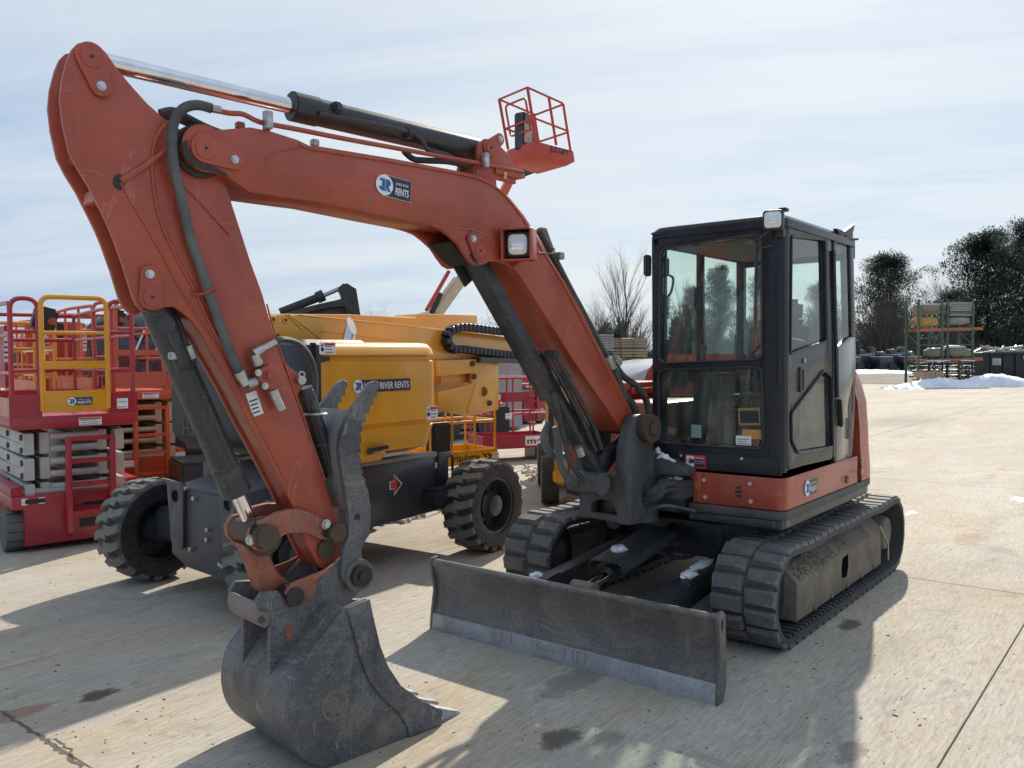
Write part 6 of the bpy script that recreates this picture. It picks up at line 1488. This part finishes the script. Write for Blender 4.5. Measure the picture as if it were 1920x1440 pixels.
# yellow mast lift base: name plate and small wheels under the counterweight
M1 = Fr(atpx(485, 10.2), 10.2, .86, .51)
m1 = M1.thing('mast_lift', 'low mast lift with yellow name plate and small wheels under the dark counterweight', 'lift')
mk(lambda bm: add_box(bm, (-.25, .5, .42), (1.3, .9, .26), bevel=.03), 'base', CHAS, m1)
mk(lambda bm: add_box(bm, (.03, .03, .46), (.66, .05, .15), bevel=.01), 'name_plate', YEL, m1)
text_mesh('base_lettering', 'Haulotte', BLACKP, m1, V((-.06, .003, .42)), X_, Z_, .085, .36, .02); text_mesh('base_lettering', 'STAR', BLACKP, m1, V((-.26, .003, .42)), X_, Z_, .06, .13, .01)
for x in (-.80, .25):
    for y in (.05, .85): mk(lambda bm: add_rev(bm, (x, y, .17), Y_, [(.08, -.06), (.16, -.06), (.17, -.04), (.17, .04), (.16, .06), (.08, .06)], 24), 'wheel', TYRE, m1)
box('mast', (-.1, .6, 1.0), (.35, .35, 1.0), CHAS, m1, bevel=.02)
# ================================================================== far yard
def gpt(px, dep, off=0): return Vector((CAM.x, CAM.y, 0)) + RH*atpx(px, dep) + FH*dep
def zat(py, dep, px=960): return CAM.z + (668 - py - (px-960)*math.tan(-ROLL)*0)*dep/FPX
WOOD = paint('pale_crate_wood', (.42, .30, .17), .75, .4, (.2, .14, .09))
WOODG = paint('weathered_pallet_wood', (.33, .255, .16), .8, .4, (.2, .17, .14))
GREENR = paint('green_rack', (.055, .12, .085), .5, .4, (.12, .11, .09))
BEAMO = paint('rack_beam_orange', (.45, .13, .05), .5, .3)
def far_frame(px, dep, c=1, s=0): return Fr(atpx(px, dep), dep, c, s)
def slat_box(T, cx, cy, z0, w_, d_, h_, mat, n=4, name='slat'):
    # open slatted crate: real slats on the front and ends
    for k in range(n):
        z = z0 + h_*(k+.5)/n
        mk(lambda bm: add_box(bm, (cx, cy, z), (w_, .03, h_/n*.82)), name, mat, T, 0)
        mk(lambda bm: add_box(bm, (cx, cy+d_, z), (w_, .03, h_/n*.82)), name, mat, T, 0)
        mk(lambda bm: (add_box(bm, (cx-w_/2, cy+d_/2, z), (.03, d_, h_/n*.82))), name, mat, T, 0)
        mk(lambda bm: (add_box(bm, (cx+w_/2, cy+d_/2, z), (.03, d_, h_/n*.82))), name, mat, T, 0)
# ---- green rack with bundles
RF = far_frame(1722, 46.5, 1, .16)
rk = RF.thing('storage_rack', 'green steel storage rack loaded with bundles and pipes beside the snow piles', 'rack')
RWD = 3.75; zs = (1.55, 3.25)
for x in (0, 1.42, 1.75, 3.3):
    for y in (0, 1.1): mk(lambda bm: add_box(bm, (x, y, 2.35), (.11, .11, 4.7), bevel=.01), 'upright', GREENR, rk)
    mk(lambda bm: [add_bar(bm, (x, 0, z), (x, 1.1, z+.7), .04, .04) for z in (.4, 1.3, 2.2, 3.1, 3.8)], 'upright_brace', GREENR, rk, 0)
for z in (1.35, 3.05):
    for y in (-.02, 1.12): mk(lambda bm: add_box(bm, (1.9, y, z), (4.0, .06, .16), Matrix.Rotation(-.02, 3, 'Y')), 'shelf_beam', BEAMO, rk)
for z in (2.2, 4.0): mk(lambda bm: add_box(bm, (1.65, -.03, z), (3.3, .04, .06)), 'tie_bar', GREENR, rk)
def sack(nm, label_mat, c, s, seed):
    rnd = random.Random(seed)
    def f(bm):
        b2 = bmesh.new(); bmesh.ops.create_icosphere(b2, subdivisions=3, radius=1)
        for v in b2.verts:
            q = v.co.copy(); p_ = 3.0; n = (abs(q.x)**p_+abs(q.y)**p_+abs(q.z)**p_)**(1/p_)
            v.co = q/n*(1+.08*math.sin(9*q.x+seed)*math.sin(7*q.z+seed*2)+rnd.uniform(-.03, .03))
        bmesh.ops.scale(b2, vec=s, verts=b2.verts); bmesh.ops.translate(b2, vec=c, verts=b2.verts); join(bm, b2)
    return mk(f, nm, label_mat, rk)
TARP = paint('yellow_tarp', (.50, .30, .06), .6, .3); GREYB = paint('grey_bundle', (.30, .31, .29), .7, .3); OLIVE = paint('olive_sack', (.22, .20, .14), .8, .4)
sack('tarp_bundle', TARP, (.72, .5, 3.5), (.68, .5, .30), 1); sack('wrapped_bundle', GREYB, (2.6, .5, 3.55), (.75, .55, .22), 4)
def boards(c, n, w_, mat, snow=False):
    for k in range(n):
        mk(lambda bm: add_box(bm, (c[0]+.04*math.sin(k*2.3), c[1], c[2]+k*.13), (w_, 1.0, .11), Matrix.Rotation(.05*math.sin(k), 3, 'Z')), 'board', mat, rk, 0)
    if snow: mk(lambda bm: add_box(bm, (c[0], c[1], c[2]+n*.13-.03), (w_*.95, .95, .07), bevel=.03), 'snow_cap', SNOW, rk)
boards((1.05, .55, 3.95), 4, 1.45, WOODG, True); boards((2.65, .5, 3.85), 6, 1.5, GREYB)
sack('sack', OLIVE, (1.3, .5, 1.75), (.5, .5, .26), 2); sack('sack', OLIVE, (2.5, .5, 1.8), (.7, .5, .35), 3); sack('sack', OLIVE, (3.1, .4, 1.7), (.4, .4, .25), 6)
snowlump('snow_cap', (1.35, .4, 1.98), .40, rk, .18, 3, (1.1, .8)); snowlump('snow_cap', (2.4, .4, 2.08), .5, rk, .18, 4, (1.1, .8))
for k, (x, z) in enumerate([(x*.2+.35, z) for z in (.45, .75, 1.0) for x in range(15)]):
    cylinder('pipe', (x, -.3, z), (x, 1.3, z), .055, ZINC if (k % 3) else DK, rk, 8)
for z in (.3, .62, .9, 1.2): mk(lambda bm: add_box(bm, (1.7, .3, z), (3.0, 1.2, .04)), 'pipe_tray', DK, rk)
snowlump('snow_cap', (1.1, .0, 1.3), .4, rk, .15, 8, (1.8, .6)); snowlump('snow_cap', (2.9, .0, 1.3), .35, rk, .15, 9, (1.5, .6))
# crates and bin
c1f = far_frame(1722, 44.8, 1, .1); ct = c1f.thing('wooden_crate', 'tall pale wooden crate standing left of the green rack foot', 'crate')
slat_box(ct, .75, 0, .02, 1.05, .8, .78, WOOD, 2, 'plank')
for x in (.28, .54, .8, 1.06, 1.24): mk(lambda bm: add_box(bm, (x, -.03, .41), (.2, .03, .74)), 'plank', WOOD, ct, 0)
c2f = far_frame(1840, 45.5, 1, .05); ct2 = c2f.thing('wooden_crate', 'low long wooden crate in front of the dark bin', 'crate')
slat_box(ct2, .75, 0, .02, 1.65, .8, .42, WOOD, 2, 'plank')
for k in range(7): mk(lambda bm: add_box(bm, (.05+k*.235, -.03, .22), (.2, .03, .4)), 'plank', WOOD, ct2, 0)
df = far_frame(1843, 50.0, 1, .12); dm = df.thing('waste_bin', 'large dark steel waste bin at the right edge', 'bin')
mk(lambda bm: (add_prism(bm, [V((x, 0, z)) for x, z in ((0, .15), (3.2, .15), (3.35, 1.75), (0, 1.75))], V((0, 2.2, 0)), bevel=.02), ), 'bin_body', DK, dm)
mk(lambda bm: add_box(bm, (1.7, -.02, 1.70), (3.5, .1, .12)), 'bin_rim', DK, dm)
for x in (.5, 1.3, 2.1, 2.9): mk(lambda bm: add_box(bm, (x, -.04, .9), (.1, .08, 1.4)), 'bin_rib', DK, dm)
sticker(dm, V((.55, -.09, 1.0)), X_, Z_, .55, .4, None, 3, BLACKP, paint('pale_poster', (.5, .52, .5), .6, 0), False); sticker(dm, V((2.5, -.09, 1.35)), X_, Z_, .3, .2, None, 2, BLACKP, YELP, False)
def debris(bm):
    rnd = random.Random(5)
    for k in range(36): add_bar(bm, (rnd.uniform(0, 3.2), rnd.uniform(.1, 2), 1.7), (rnd.uniform(0, 3.4), rnd.uniform(.1, 2), rnd.uniform(1.85, 2.2)), .06, .06)
mk(debris, 'scrap_metal', ZINC, dm, 0, kind='stuff')
# ---- snow banks
def snowbank(name, label, px0, px1, dep, h, wd, seed, cat='snow bank'):
    rnd = random.Random(seed); a = gpt(px0, dep); b = gpt(px1, dep); n = 60
    def f(bm):
        rows = []
        for i in range(n+1):
            t = i/n; p = a.lerp(b, t); hh = h*(.35+.65*abs(math.sin(t*5.1+seed))*math.sin(math.pi*min(1, t*1.0)))*(math.sin(math.pi*t)**.4) + rnd.uniform(0, .05)
            row = []
            for j in range(9):
                s = (j-4)/4; z = hh*max(0, 1-s*s)**.8
                row.append(bm.verts.new(p + FH*(s*wd/2*(1+.25*math.sin(t*17+seed))) + RH*rnd.uniform(-.03, .03) + Z_*(z+rnd.uniform(-.02, .03)*(z > .02) - .01)))
            rows.append(row)
        for r0, r1 in zip(rows, rows[1:]):
            for j in range(8): bm.faces.new((r0[j], r0[j+1], r1[j+1], r1[j]))
    o = mk(f, name, SNOW, None, 60); tag(o, label, cat); return o
snowbank('snow_bank', 'snow pile along the concrete edge below the green rack', 1690, 1960, 43.6, .75, 2.2, 1)
snowbank('snow_bank', 'long strip of snow before the row of parked dark machines', 1500, 1740, 79, .22, 9, 2)
snowbank('snow_bank', 'thin scatter of snow left of the crate', 1655, 1722, 42.0, .16, 1.2, 3)
snowbank('snow_bank', 'low snow ridge far behind the green rack', 1700, 2000, 95, .3, 6, 4)
def flat_snow(px, py, rx, ry, seed, label, grp=None):
    rnd = random.Random(seed); c = PZ(px, py, .003)
    def f(bm):
        ct_ = bm.verts.new(c+Z_*.02); vs = []
        for i in range(28):
            t = 2*math.pi*i/28; k = 1+rnd.uniform(-.25, .25)+.2*math.sin(3*t+seed); vs.append(bm.verts.new(c + X_*rx*k*math.cos(t) + Y_*ry*k*math.sin(t)))
        for i in range(28): bm.faces.new((ct_, vs[i], vs[(i+1) % 28]))
    o = mk(f, 'snow_patch', SNOW, None, 60); tag(o, label, 'snow patch')
flat_snow(1914, 936, .2, .09, 1, 'small white snow patch at the right edge of the concrete'); flat_snow(1708, 962, .13, .05, 2, 'small snow patch just behind the near track'); 
# crumbled snow and rubble under the lift
def rubble(px, py, n, spread, seed, label):
    rnd = random.Random(seed); c = PZ(px, py, 0)
    def f(bm):
        for k in range(n):
            s = rnd.uniform(.012, .045); b2 = bmesh.new(); bmesh.ops.create_icosphere(b2, subdivisions=1, radius=s)
            for v in b2.verts: v.co *= rnd.uniform(.7, 1.25)
            join(bm, b2, Matrix.Translation(c + X_*rnd.gauss(0, spread) + Y_*rnd.gauss(0, spread*.35) + Z_*s*.5))
    o = mk(f, 'crumbled_snow', paint('dirty_snow', (.6, .57, .53), .8, .5, (.35, .28, .2), dscale=12), None, 0, kind='stuff'); o['label'] = label
rubble(748, 976, 60, .16, 1, 'crumbled dirty snow on the concrete beside the thumb'); rubble(1050, 880, 160, .7, 2, 'dirty snow crumbs in front of the crimson basket')
# ---- row of parked dark machines by the tree line
def parked(px, dep, wd, ht, seed, mat, label):
    F_ = far_frame(px, dep, 1, .1); T = F_.thing('parked_machine', label, 'machine', group='dark machines parked by the trees'); rnd = random.Random(seed)
    mk(lambda bm: roundbox(bm, -wd/2, wd/2, 0, 2.6, [(.45, .1), (.6, 0), (ht*.62, 0), (ht*.72, .15)], .25, 4), 'body', mat, T)
    mk(lambda bm: roundbox(bm, -wd*.28, wd*.22, .5, 2.0, [(ht*.7, 0), (ht*.95, .12), (ht, .25)], .2, 4), 'cab', plain('dark_glass_far', (.03, .035, .04), .1, coat=.5), T)
    for x in (-wd*.32, wd*.32): mk(lambda bm: add_rev(bm, (x, -.05, .42), Y_, [(.15, -.12), (.4, -.12), (.42, 0), (.4, .12), (.15, .12)], 18), 'wheel', TYRE, T)
    mk(lambda bm: add_box(bm, (0, 1.2, ht*.72), (wd*.9, 2.2, .06), bevel=.02), 'snow_cap', SNOW, T)
pc = [paint('far_dark_paint', (.02, .025, .04), .3, .2, coat=.6), DK, paint('far_grey_paint', (.08, .09, .1), .3, .2, coat=.6)]
for k in range(8):
    parked([1604, 1624, 1645, 1664, 1684, 1703, 1718, 1935][k], 86+(k % 3)*2, 1.5, 1.95+.5*((k*7) % 3)/2, k, pc[k % 3], ['dark parked machine nearest the cab rear', 'second dark parked machine right of the cab', 'third dark parked machine right of the cab', 'fourth dark parked machine right of the cab', 'fifth dark parked machine right of the cab', 'sixth parked machine, next to the green rack', 'parked machine half hidden by the green rack', 'dark parked machine beyond the waste bin'][k])
# ---- pallet racking with crates left of the cab
PF = far_frame(1128, 40.0, 1, .12)
pr_ = PF.thing('pallet_rack', 'pallet rack with orange beam holding slatted crates left of the cab', 'rack')
for x in (-.3, 1.3, 2.9, 4.5): mk(lambda bm: add_box(bm, (x, 0, 1.2), (.12, .12, 2.4)), 'upright', GREENR, pr_)
mk(lambda bm: add_box(bm, (2.0, -.02, zat(678, 40)), (5.2, .08, .16)), 'shelf_beam', BEAMO, pr_); mk(lambda bm: add_box(bm, (2.0, .5, zat(678, 40)+.08), (5.2, 1.1, .05)), 'shelf', WOODG, pr_)
for i, (px0, lab) in enumerate([(1152, 'slatted wooden crate on the pallet rack, leftmost of the three'), (1176, 'slatted wooden crate on the pallet rack, middle of the three'), (1200, 'slatted wooden crate on the pallet rack, next to the cab post')]):
    cf = far_frame(px0+2, 39.8, 1, .12); tcr = cf.thing('wooden_crate', lab, 'crate'); tcr.location.z = zat(677, 40)+.13
    slat_box(tcr, 0, 0, .0, .62, .7, .42, WOODG, 3); slat_box(tcr, 0, 0, .46, .62, .7, .40, WOODG, 3)
    mk(lambda bm: add_box(bm, (0, .35, .9), (.6, .66, .04)), 'lid', WHITE if i == 1 else WOODG, tcr)
cf = far_frame(1136, 39.0, 1, .1); tcr = cf.thing('timber_stack', 'small grey timber stack beside the boom back', 'timber')
for k in range(7): mk(lambda bm: add_box(bm, (0, .4, zat(645, 40)-.3+k*.11), (.75, .9, .08)), 'board', GREYB, tcr, 0)
mk(lambda bm: add_box(bm, (0, .4, zat(648, 40)*.5-.2), (.7, .8, zat(648, 40)-.35)), 'stack_base', DK, tcr)
# ---- silver vehicle behind the cab
VF = far_frame(1190, 11.5, .95, .3); vh = VF.thing('parked_car', 'silver vehicle with rounded bonnet parked behind the cab', 'car')
SILV = paint('silver_paint', (.34, .36, .37), .25, .15, metal=.4, coat=.7)
def vbody(bm):
    prof = [(-.55, .45), (-.58, .9), (-.45, 1.15), (-.15, 1.40), (.25, 1.60), (.7, 1.68), (1.0, 1.70), (1.8, 1.70), (2.05, 1.5), (2.1, .6), (2.05, .45)]
    pts = spline([V((x, 0, z)) for x, z in prof], 5)
    b2 = bmesh.new(); add_prism(b2, pts, V((0, 1.8, 0)), bevel=.09, seg=3); join(bm, b2)
mk(vbody, 'body', SILV, vh, 30)
tube('arch_trim', [V((-.45+.62*math.cos(t), -.01, .55+.85*math.sin(t))) for t in [i*math.pi/16 for i in range(17)]], .05, BLACKP, vh, 8)
tube('bonnet_seal', spline([V((.12, -.012, .9)), V((.2, -.012, 1.3)), V((.5, -.012, 1.55)), V((.9, -.012, 1.62))], 6), .035, BLACKP, vh, 8)
for x in (.0, 1.7):
    for y in (.05, 1.75): mk(lambda bm: add_rev(bm, (x, y, .36), Y_, [(.2, -.1), (.34, -.1), (.36, 0), (.34, .1), (.2, .1)], 24), 'wheel', TYRE, vh)
prism('side_window', [V((x, -.012, z)) for x, z in ((1.1, 1.15), (1.9, 1.15), (1.85, 1.6), (1.2, 1.6))], V((0, .01, 0)), plain('dark_glass_far', (.03, .035, .04), .1, coat=.5), vh)
# ---- yellow compact loader seen between boom and cylinder
LF = far_frame(1036, 9.6, 1, .0); ld = LF.thing('loader', 'yellow compact loader glimpsed between boom cylinder and boom', 'loader')
mk(lambda bm: roundbox(bm, .0, .62, 0, 2.4, [(.28, .05), (.33, 0), (1.25, 0), (1.4, .08)], .1, 4), 'body', YEL, ld)
mk(lambda bm: (add_box(bm, (-.02, -.02, 1.0), (.06, .05, 1.1), bevel=.01), add_box(bm, (.22, -.03, .8), (.1, .06, .8), bevel=.01)), 'black_trim', BLACK, ld)
mk(lambda bm: roundbox(bm, .05, .58, .5, 1.9, [(1.36, 0), (1.75, .05), (1.8, .12)], .08, 4), 'cab', plain('dark_glass_far', (.03, .035, .04), .1, coat=.5), ld)
for x in (-.02, .64):
    for y in (.45, 1.85): mk(lambda bm: add_rev(bm, (x, y, .30), X_, [(.14, -.1), (.28, -.1), (.30, 0), (.28, .1), (.14, .1)], 24), 'wheel', TYRE, ld)
# ---- grey containers and heap behind the baskets
XF_ = far_frame(885, 20, .95, .3); xb = XF_.thing('equipment_cabinet', 'pale grey equipment cabinets behind the yellow basket', 'cabinet')
for k in range(3): mk(lambda bm: add_box(bm, (-1.1+k*.95, .4, .85), (.9, .8, 1.6), bevel=.02), 'cabinet_door', paint('cabinet_grey', (.36, .33, .34), .6, .3), xb)
HF = far_frame(1010, 24, 1, 0)
def heap(bm):
    bmesh.ops.create_grid(bm, x_segments=40, y_segments=14, size=1)
    for v in bm.verts:
        x, y = v.co.x*4.5, v.co.y*1.6; h = max(0, 1-(x/4.5)**2)**.6*max(0, 1-(y/1.6)**2)
        v.co = V((x, y+1.6, h*1.5*(1+.25*math.sin(3*x)*math.sin(4*y)) + random.uniform(-.05, .08)*(h > .05) - .01))
o = mk(heap, 'earth_heap', paint('heap_earth', (.16, .13, .105), .95, .6, (.28, .24, .2), bumpy=.6, dscale=4), None, 60); o.location = HF.o; o.rotation_euler = (0, 0, HF.rz); tag(o, 'dark earth heap behind the crimson basket', 'earth heap')
R2 = far_frame(790, 17.5, .9, .42); rc = R2.thing('lift_chassis', 'crimson lift bonnet low behind the yellow basket', 'lift')
mk(lambda bm: roundbox(bm, -.6, 1.9, 0, 1.4, [(.3, .1), (.4, 0), (.75, 0), (.95, .15), (1.0, .3)], .2, 5), 'bonnet', CRIM, rc)
for x in (-.2, 1.5): mk(lambda bm: add_rev(bm, (x, .0, .3), Y_, [(.12, -.1), (.28, -.1), (.3, 0), (.28, .1), (.12, .1)], 20), 'wheel', TYRE, rc)
# tangle of lifts further back between the booms: two more orange lifts
for (px, dep, lab, colr) in ((985, 22, 'faded red scissor lift far behind the crimson basket', CRIM),):
    F_ = Fr(atpx(px, dep), dep, .9, .43); scissor_lift(F_, lab, 1.1, 2.3, colr, GREYARM, colr, colr, .7, 1.05, decal=False)

# ================================================================== trees
BARK = paint('bare_bark', (.075, .062, .052), .9, .3, (.13, .11, .095), bumpy=.2)
PINEL = foliage('pine_needles', (.085, .105, .086), .45)
TWIG = paint('brown_twigs', (.13, .105, .092), .9, .4, (.08, .07, .06), bumpy=0, dscale=.5, spec=0)
def bare_tree_mesh(seed, h, spread=1.0, maxd=5, rad=.2, upright=.8):
    rnd = random.Random(seed); bm = bmesh.new()
    def stick(p0, p1, r0, r1, n):
        m = frame(p1-p0); a = []; b = []
        for i in range(n):
            t = 2*math.pi*i/n; v = m@Vector((math.cos(t), math.sin(t), 0)); a.append(bm.verts.new(p0+v*r0)); b.append(bm.verts.new(p1+v*r1))
        for i in range(n): bm.faces.new((a[i], a[(i+1) % n], b[(i+1) % n], b[i]))
    def grow(p, d, L_, r, depth):
        segs = 4 if depth < 2 else 3; q = p; dd = d
        for s in range(segs):
            dd = (dd + Vector((rnd.gauss(0, .12), rnd.gauss(0, .12), rnd.gauss(.03*upright, .06)))).normalized()
            q2 = q + dd*L_/segs; ra = r*(1-.6*s/segs); rb = r*(1-.6*(s+1)/segs)
            stick(q, q2, ra, rb, 6 if depth == 0 else (4 if depth < 3 else 3))
            if depth < maxd and (s > 0 or depth > 0):
                for k in range((2 if depth < 1 else 1) + (rnd.random() < .45)):
                    a = rnd.uniform(0, 6.28); side = frame(dd)@Vector((math.cos(a), math.sin(a), 0))
                    nd = (dd*rnd.uniform(.55, .95)*upright + side*rnd.uniform(.5, .9)*spread + Vector((0, 0, .22))).normalized()
                    grow(q2, nd, L_*rnd.uniform(.48, .72), rb*rnd.uniform(.5, .72), depth+1)
            q = q2
        if depth < maxd: grow(q, dd, L_*.6, r*.4, depth+1)
    grow(Vector((0, 0, -.2)), Vector((0, 0, 1)), h*.48, rad, 0)
    me = bpy.data.meshes.new('bare_tree'); bm.to_mesh(me); bm.free(); me.materials.append(BARK); return me
def split_tree(me): return me
BT = [bare_tree_mesh(3, 13, .30, 4, .2, 1.5), bare_tree_mesh(8, 10, 1.0, 4, .16), bare_tree_mesh(21, 9, 1.1, 4, .13)]
def place_bare(v, px, dep, h, label, rz=0, group='bare trees along the yard edge'):
    p = gpt(px, dep); T = thing('bare_tree', label, 'tree', p, rz, group)
    zmax = max(q.co.z for q in BT[v].vertices); s = h/zmax
    o = bpy.data.objects.new('branches', BT[v]); C.objects.link(o); o.parent = T; o.scale = (s, s, s)
    tk = cylinder('trunk', (0, 0, -.1), (0, 0, h*.14), h*.0185, BARK, T, 10, r1=h*.016)
def hpx(py, dep): return CAM.z + (668-py)*dep/FPX
place_bare(0, 1162, 70, hpx(442, 70), 'tall bare tree standing between boom and cab', .3)
place_bare(1, 1100, 72, hpx(528, 72), 'smaller bare tree just right of the boom, left of the tall one', 1.0)
place_bare(2, 1196, 76, hpx(540, 76), 'bare tree close behind the cab front post', 2.0)
place_bare(1, 1128, 80, hpx(572, 80), 'low bare tree at the foot of the tall one', 3.1)
place_bare(2, 936, 85, hpx(525, 85), 'bare tree seen between boom and boom cylinder', .5)
place_bare(0, 1290, 80, hpx(500, 80), 'bare tree seen through the windscreen', 4.0)
place_bare(2, 710, 95, hpx(552, 95), 'distant bare tree above the yellow boom', 5.0)
place_bare(1, 1730, 118, hpx(488, 118), 'bare tree between the two pines on the right', .9)
place_bare(2, 1748, 112, hpx(560, 112), 'low bare tree behind the green rack', 2.2)
place_bare(2, 85, 70, hpx(578, 70), 'distant bare tree above the crimson lift', .2); place_bare(1, 140, 74, hpx(572, 74), 'distant bare tree above the yellow gate', 1.7); place_bare(2, 30, 72, hpx(585, 72), 'distant bare tree at the far left edge', 2.9)
place_bare(1, 1520, 85, hpx(505, 85), 'bare tree seen through the cab door window', 1.1)
def pine_mesh(seed, h, wd, n=9000):
    rnd = random.Random(seed); clumps = []; nl = 90; vs = []; fs = []
    for i in range(nl):                                    # clumps along whorled limbs
        t = .03 + .95*((i+rnd.random())/nl)**.9; z = h*t
        R_ = wd*.5*(1-.74*max(0, (t-.45)/.55)**1.6)*rnd.uniform(.5, 1.08); a = rnd.uniform(0, 6.28)
        for s in range(4):
            f = (s+1)/4; clumps.append((Vector((math.cos(a)*R_*f, math.sin(a)*R_*f, min(h*.98, z + R_*f*.24 + rnd.uniform(-.2, .3)))), (.30+.36*rnd.random())*wd*.19*(1.25-.5*f)))
    for k in range(5): clumps.append((Vector((rnd.gauss(0, wd*.02), rnd.gauss(0, wd*.02), h*(.86+.03*k))), wd*(.07-.01*k)))
    tot = sum(r*r for _, r in clumps); G = rnd.gauss
    for c_, r in clumps:
        for _ in range(int(n*r*r/tot)+6):
            dx, dy, dz = G(0, 1), G(0, 1), G(0, .75); l = math.sqrt(dx*dx+dy*dy+dz*dz)+1e-6; k = r*rnd.random()**.45/l
            px, py, pz = c_.x+dx*k, c_.y+dy*k, c_.z+dz*k
            ex, ey, ez = dx/l*.8+G(0, .5), dy/l*.8+G(0, .5), dz/l*.8+.5+G(0, .4); el = math.sqrt(ex*ex+ey*ey+ez*ez)+1e-6; L_ = rnd.uniform(.10, .30)*h/13; ex *= L_/el; ey *= L_/el; ez *= L_/el
            sx_, sy_ = -ey, ex; sl = math.sqrt(sx_*sx_+sy_*sy_)+1e-6; w_ = L_*rnd.uniform(.10, .22); sx_ *= w_/sl; sy_ *= w_/sl
            b_ = len(vs); vs += [(px-sx_, py-sy_, pz), (px+sx_, py+sy_, pz), (px+ex+sx_*.3, py+ey+sy_*.3, pz+ez), (px+ex*.6-sx_*1.4, py+ey*.6-sy_*1.4, pz+ez*.5)]; fs.append((b_, b_+1, b_+2, b_+3))
    me = bpy.data.meshes.new('pine_crown'); me.from_pydata(vs, [], fs); me.materials.append(PINEL); return me
PM = [pine_mesh(1, 13, 10, 48000), pine_mesh(2, 15, 11, 54000), pine_mesh(5, 11, 8, 38000)]
def place_pine(v, px, dep, top, wpx, label, rz=0):
    p = gpt(px, dep); T = thing('pine_tree', label, 'tree', p, rz, 'pines along the yard edge')
    h0 = (13, 15, 11)[v]; w0 = (10, 11, 8)[v]; h = hpx(top, dep); s = h/h0; sw = wpx/FPX*dep/w0
    o = bpy.data.objects.new('crown', PM[v]); C.objects.link(o); o.parent = T; o.scale = (sw, sw, s)
    cylinder('trunk', (0, 0, -.2), (0, 0, h*.8), .22, BARK, T, 8, r1=.06)
    def limbs(bm):
        rnd = random.Random(v+int(px))
        for k in range(14):
            z = h*(.12+.6*k/14); a = rnd.uniform(0, 6.28); L_ = sw*w0*.36*(1-.5*k/14); add_cyl(bm, (0, 0, z), (math.cos(a)*L_, math.sin(a)*L_, z+L_*.3), .05, .015, n=4)
    mk(limbs, 'limbs', BARK, T, 0)
place_pine(0, 1668, 112, 488, 165, 'bushy pine right behind the cab rear, left of the rack')
place_pine(1, 1850, 108, 448, 205, 'large pine behind the green rack', 1.2)
place_pine(2, 1928, 100, 428, 170, 'pine at the right edge of the picture', 2.5)
place_pine(0, 1785, 118, 555, 120, 'lower pine between the large pine and the bare tree', 3.0)
place_pine(1, 1350, 105, 508, 90, 'pine seen through the windscreen, left of its pillar', .7); place_pine(2, 1300, 110, 545, 95, 'lower pine seen through the windscreen near the radio', 1.7)
place_pine(0, 1430, 108, 505, 90, 'pine seen behind the wiper', 4.1); place_pine(2, 1540, 112, 535, 90, 'pine seen through the rear of the door window', 5.2)
# brush: a tangle of twigs nobody could count, in one mass along the tree line
def brush(bm):
    rnd = random.Random(4)
    def belt_(px0, px1, dep, hmin, hmax, n, dw):
        for i in range(n):
            px = rnd.uniform(px0, px1); p = gpt(px, dep + rnd.uniform(-dw, dw)); hh = rnd.uniform(hmin, hmax)*(.75+.35*math.sin(px*.05)); q = p.copy()
            d = Vector((rnd.gauss(0, .28), rnd.gauss(0, .28), 1)).normalized(); seg = 3
            for s in range(seg):
                q2 = q + d*hh/seg; wv = RH*(.035*(1-s/seg)+.012)
                bm.faces.new([bm.verts.new(x) for x in (q-wv, q+wv, q2+wv*.7, q2-wv*.7)])
                for k in range(3):
                    e = (d + Vector((rnd.gauss(0, .6), rnd.gauss(0, .6), rnd.uniform(-.1, .5)))).normalized(); L_ = hh*rnd.uniform(.12, .3); a = q.lerp(q2, rnd.random())
                    w2 = e.cross(FH).normalized()*.016; bm.faces.new([bm.verts.new(x) for x in (a-w2, a+w2, a+e*L_+w2*.5, a+e*L_-w2*.5)])
                q = q2; d = (d+Vector((rnd.gauss(0, .2), rnd.gauss(0, .2), .1))).normalized()
    belt_(1590, 1740, 104, 4.5, 9.0, 900, 5); belt_(1740, 2000, 104, 3, 7, 900, 5); belt_(1040, 1600, 92, 3, 6.2, 2600, 6); belt_(-150, 1040, 95, 2.5, 5, 2200, 6)
o = mk(brush, 'brush', TWIG, None, 0, kind='stuff'); o['label'] = 'brown leafless brush along the far edge of the yard'
# low dark evergreen undergrowth behind the rack of crates
def hedge(bm):
    rnd = random.Random(9)
    for (px0, px1, dep, h, n) in ((1060, 1230, 84, 4.6, 5200), (1230, 1610, 96, 6.0, 7000), (1590, 1990, 112, 5.5, 7000), (-150, 1060, 100, 3.6, 6000)):
        for i in range(n):
            px = rnd.uniform(px0, px1); hh = h*(.7+.3*math.sin(px*.045)+.16*math.sin(px*.19)); p = gpt(px, dep+rnd.uniform(-4, 4)) + Z_*hh*rnd.random()**.8
            dr = Vector((rnd.gauss(0, 1), rnd.gauss(0, 1), .5+rnd.gauss(0, .6))).normalized(); s = frame(dr)@Vector((1, 0, 0)); L_ = rnd.uniform(.25, .6); w_ = L_*.35
            bm.faces.new([bm.verts.new(x) for x in (p-s*w_, p+s*w_, p+dr*L_+s*w_*.4, p+dr*L_-s*w_*.6)])
o = mk(hedge, 'undergrowth', PINEL, None, 0, kind='stuff'); o['label'] = 'dark evergreen undergrowth below the far trees'
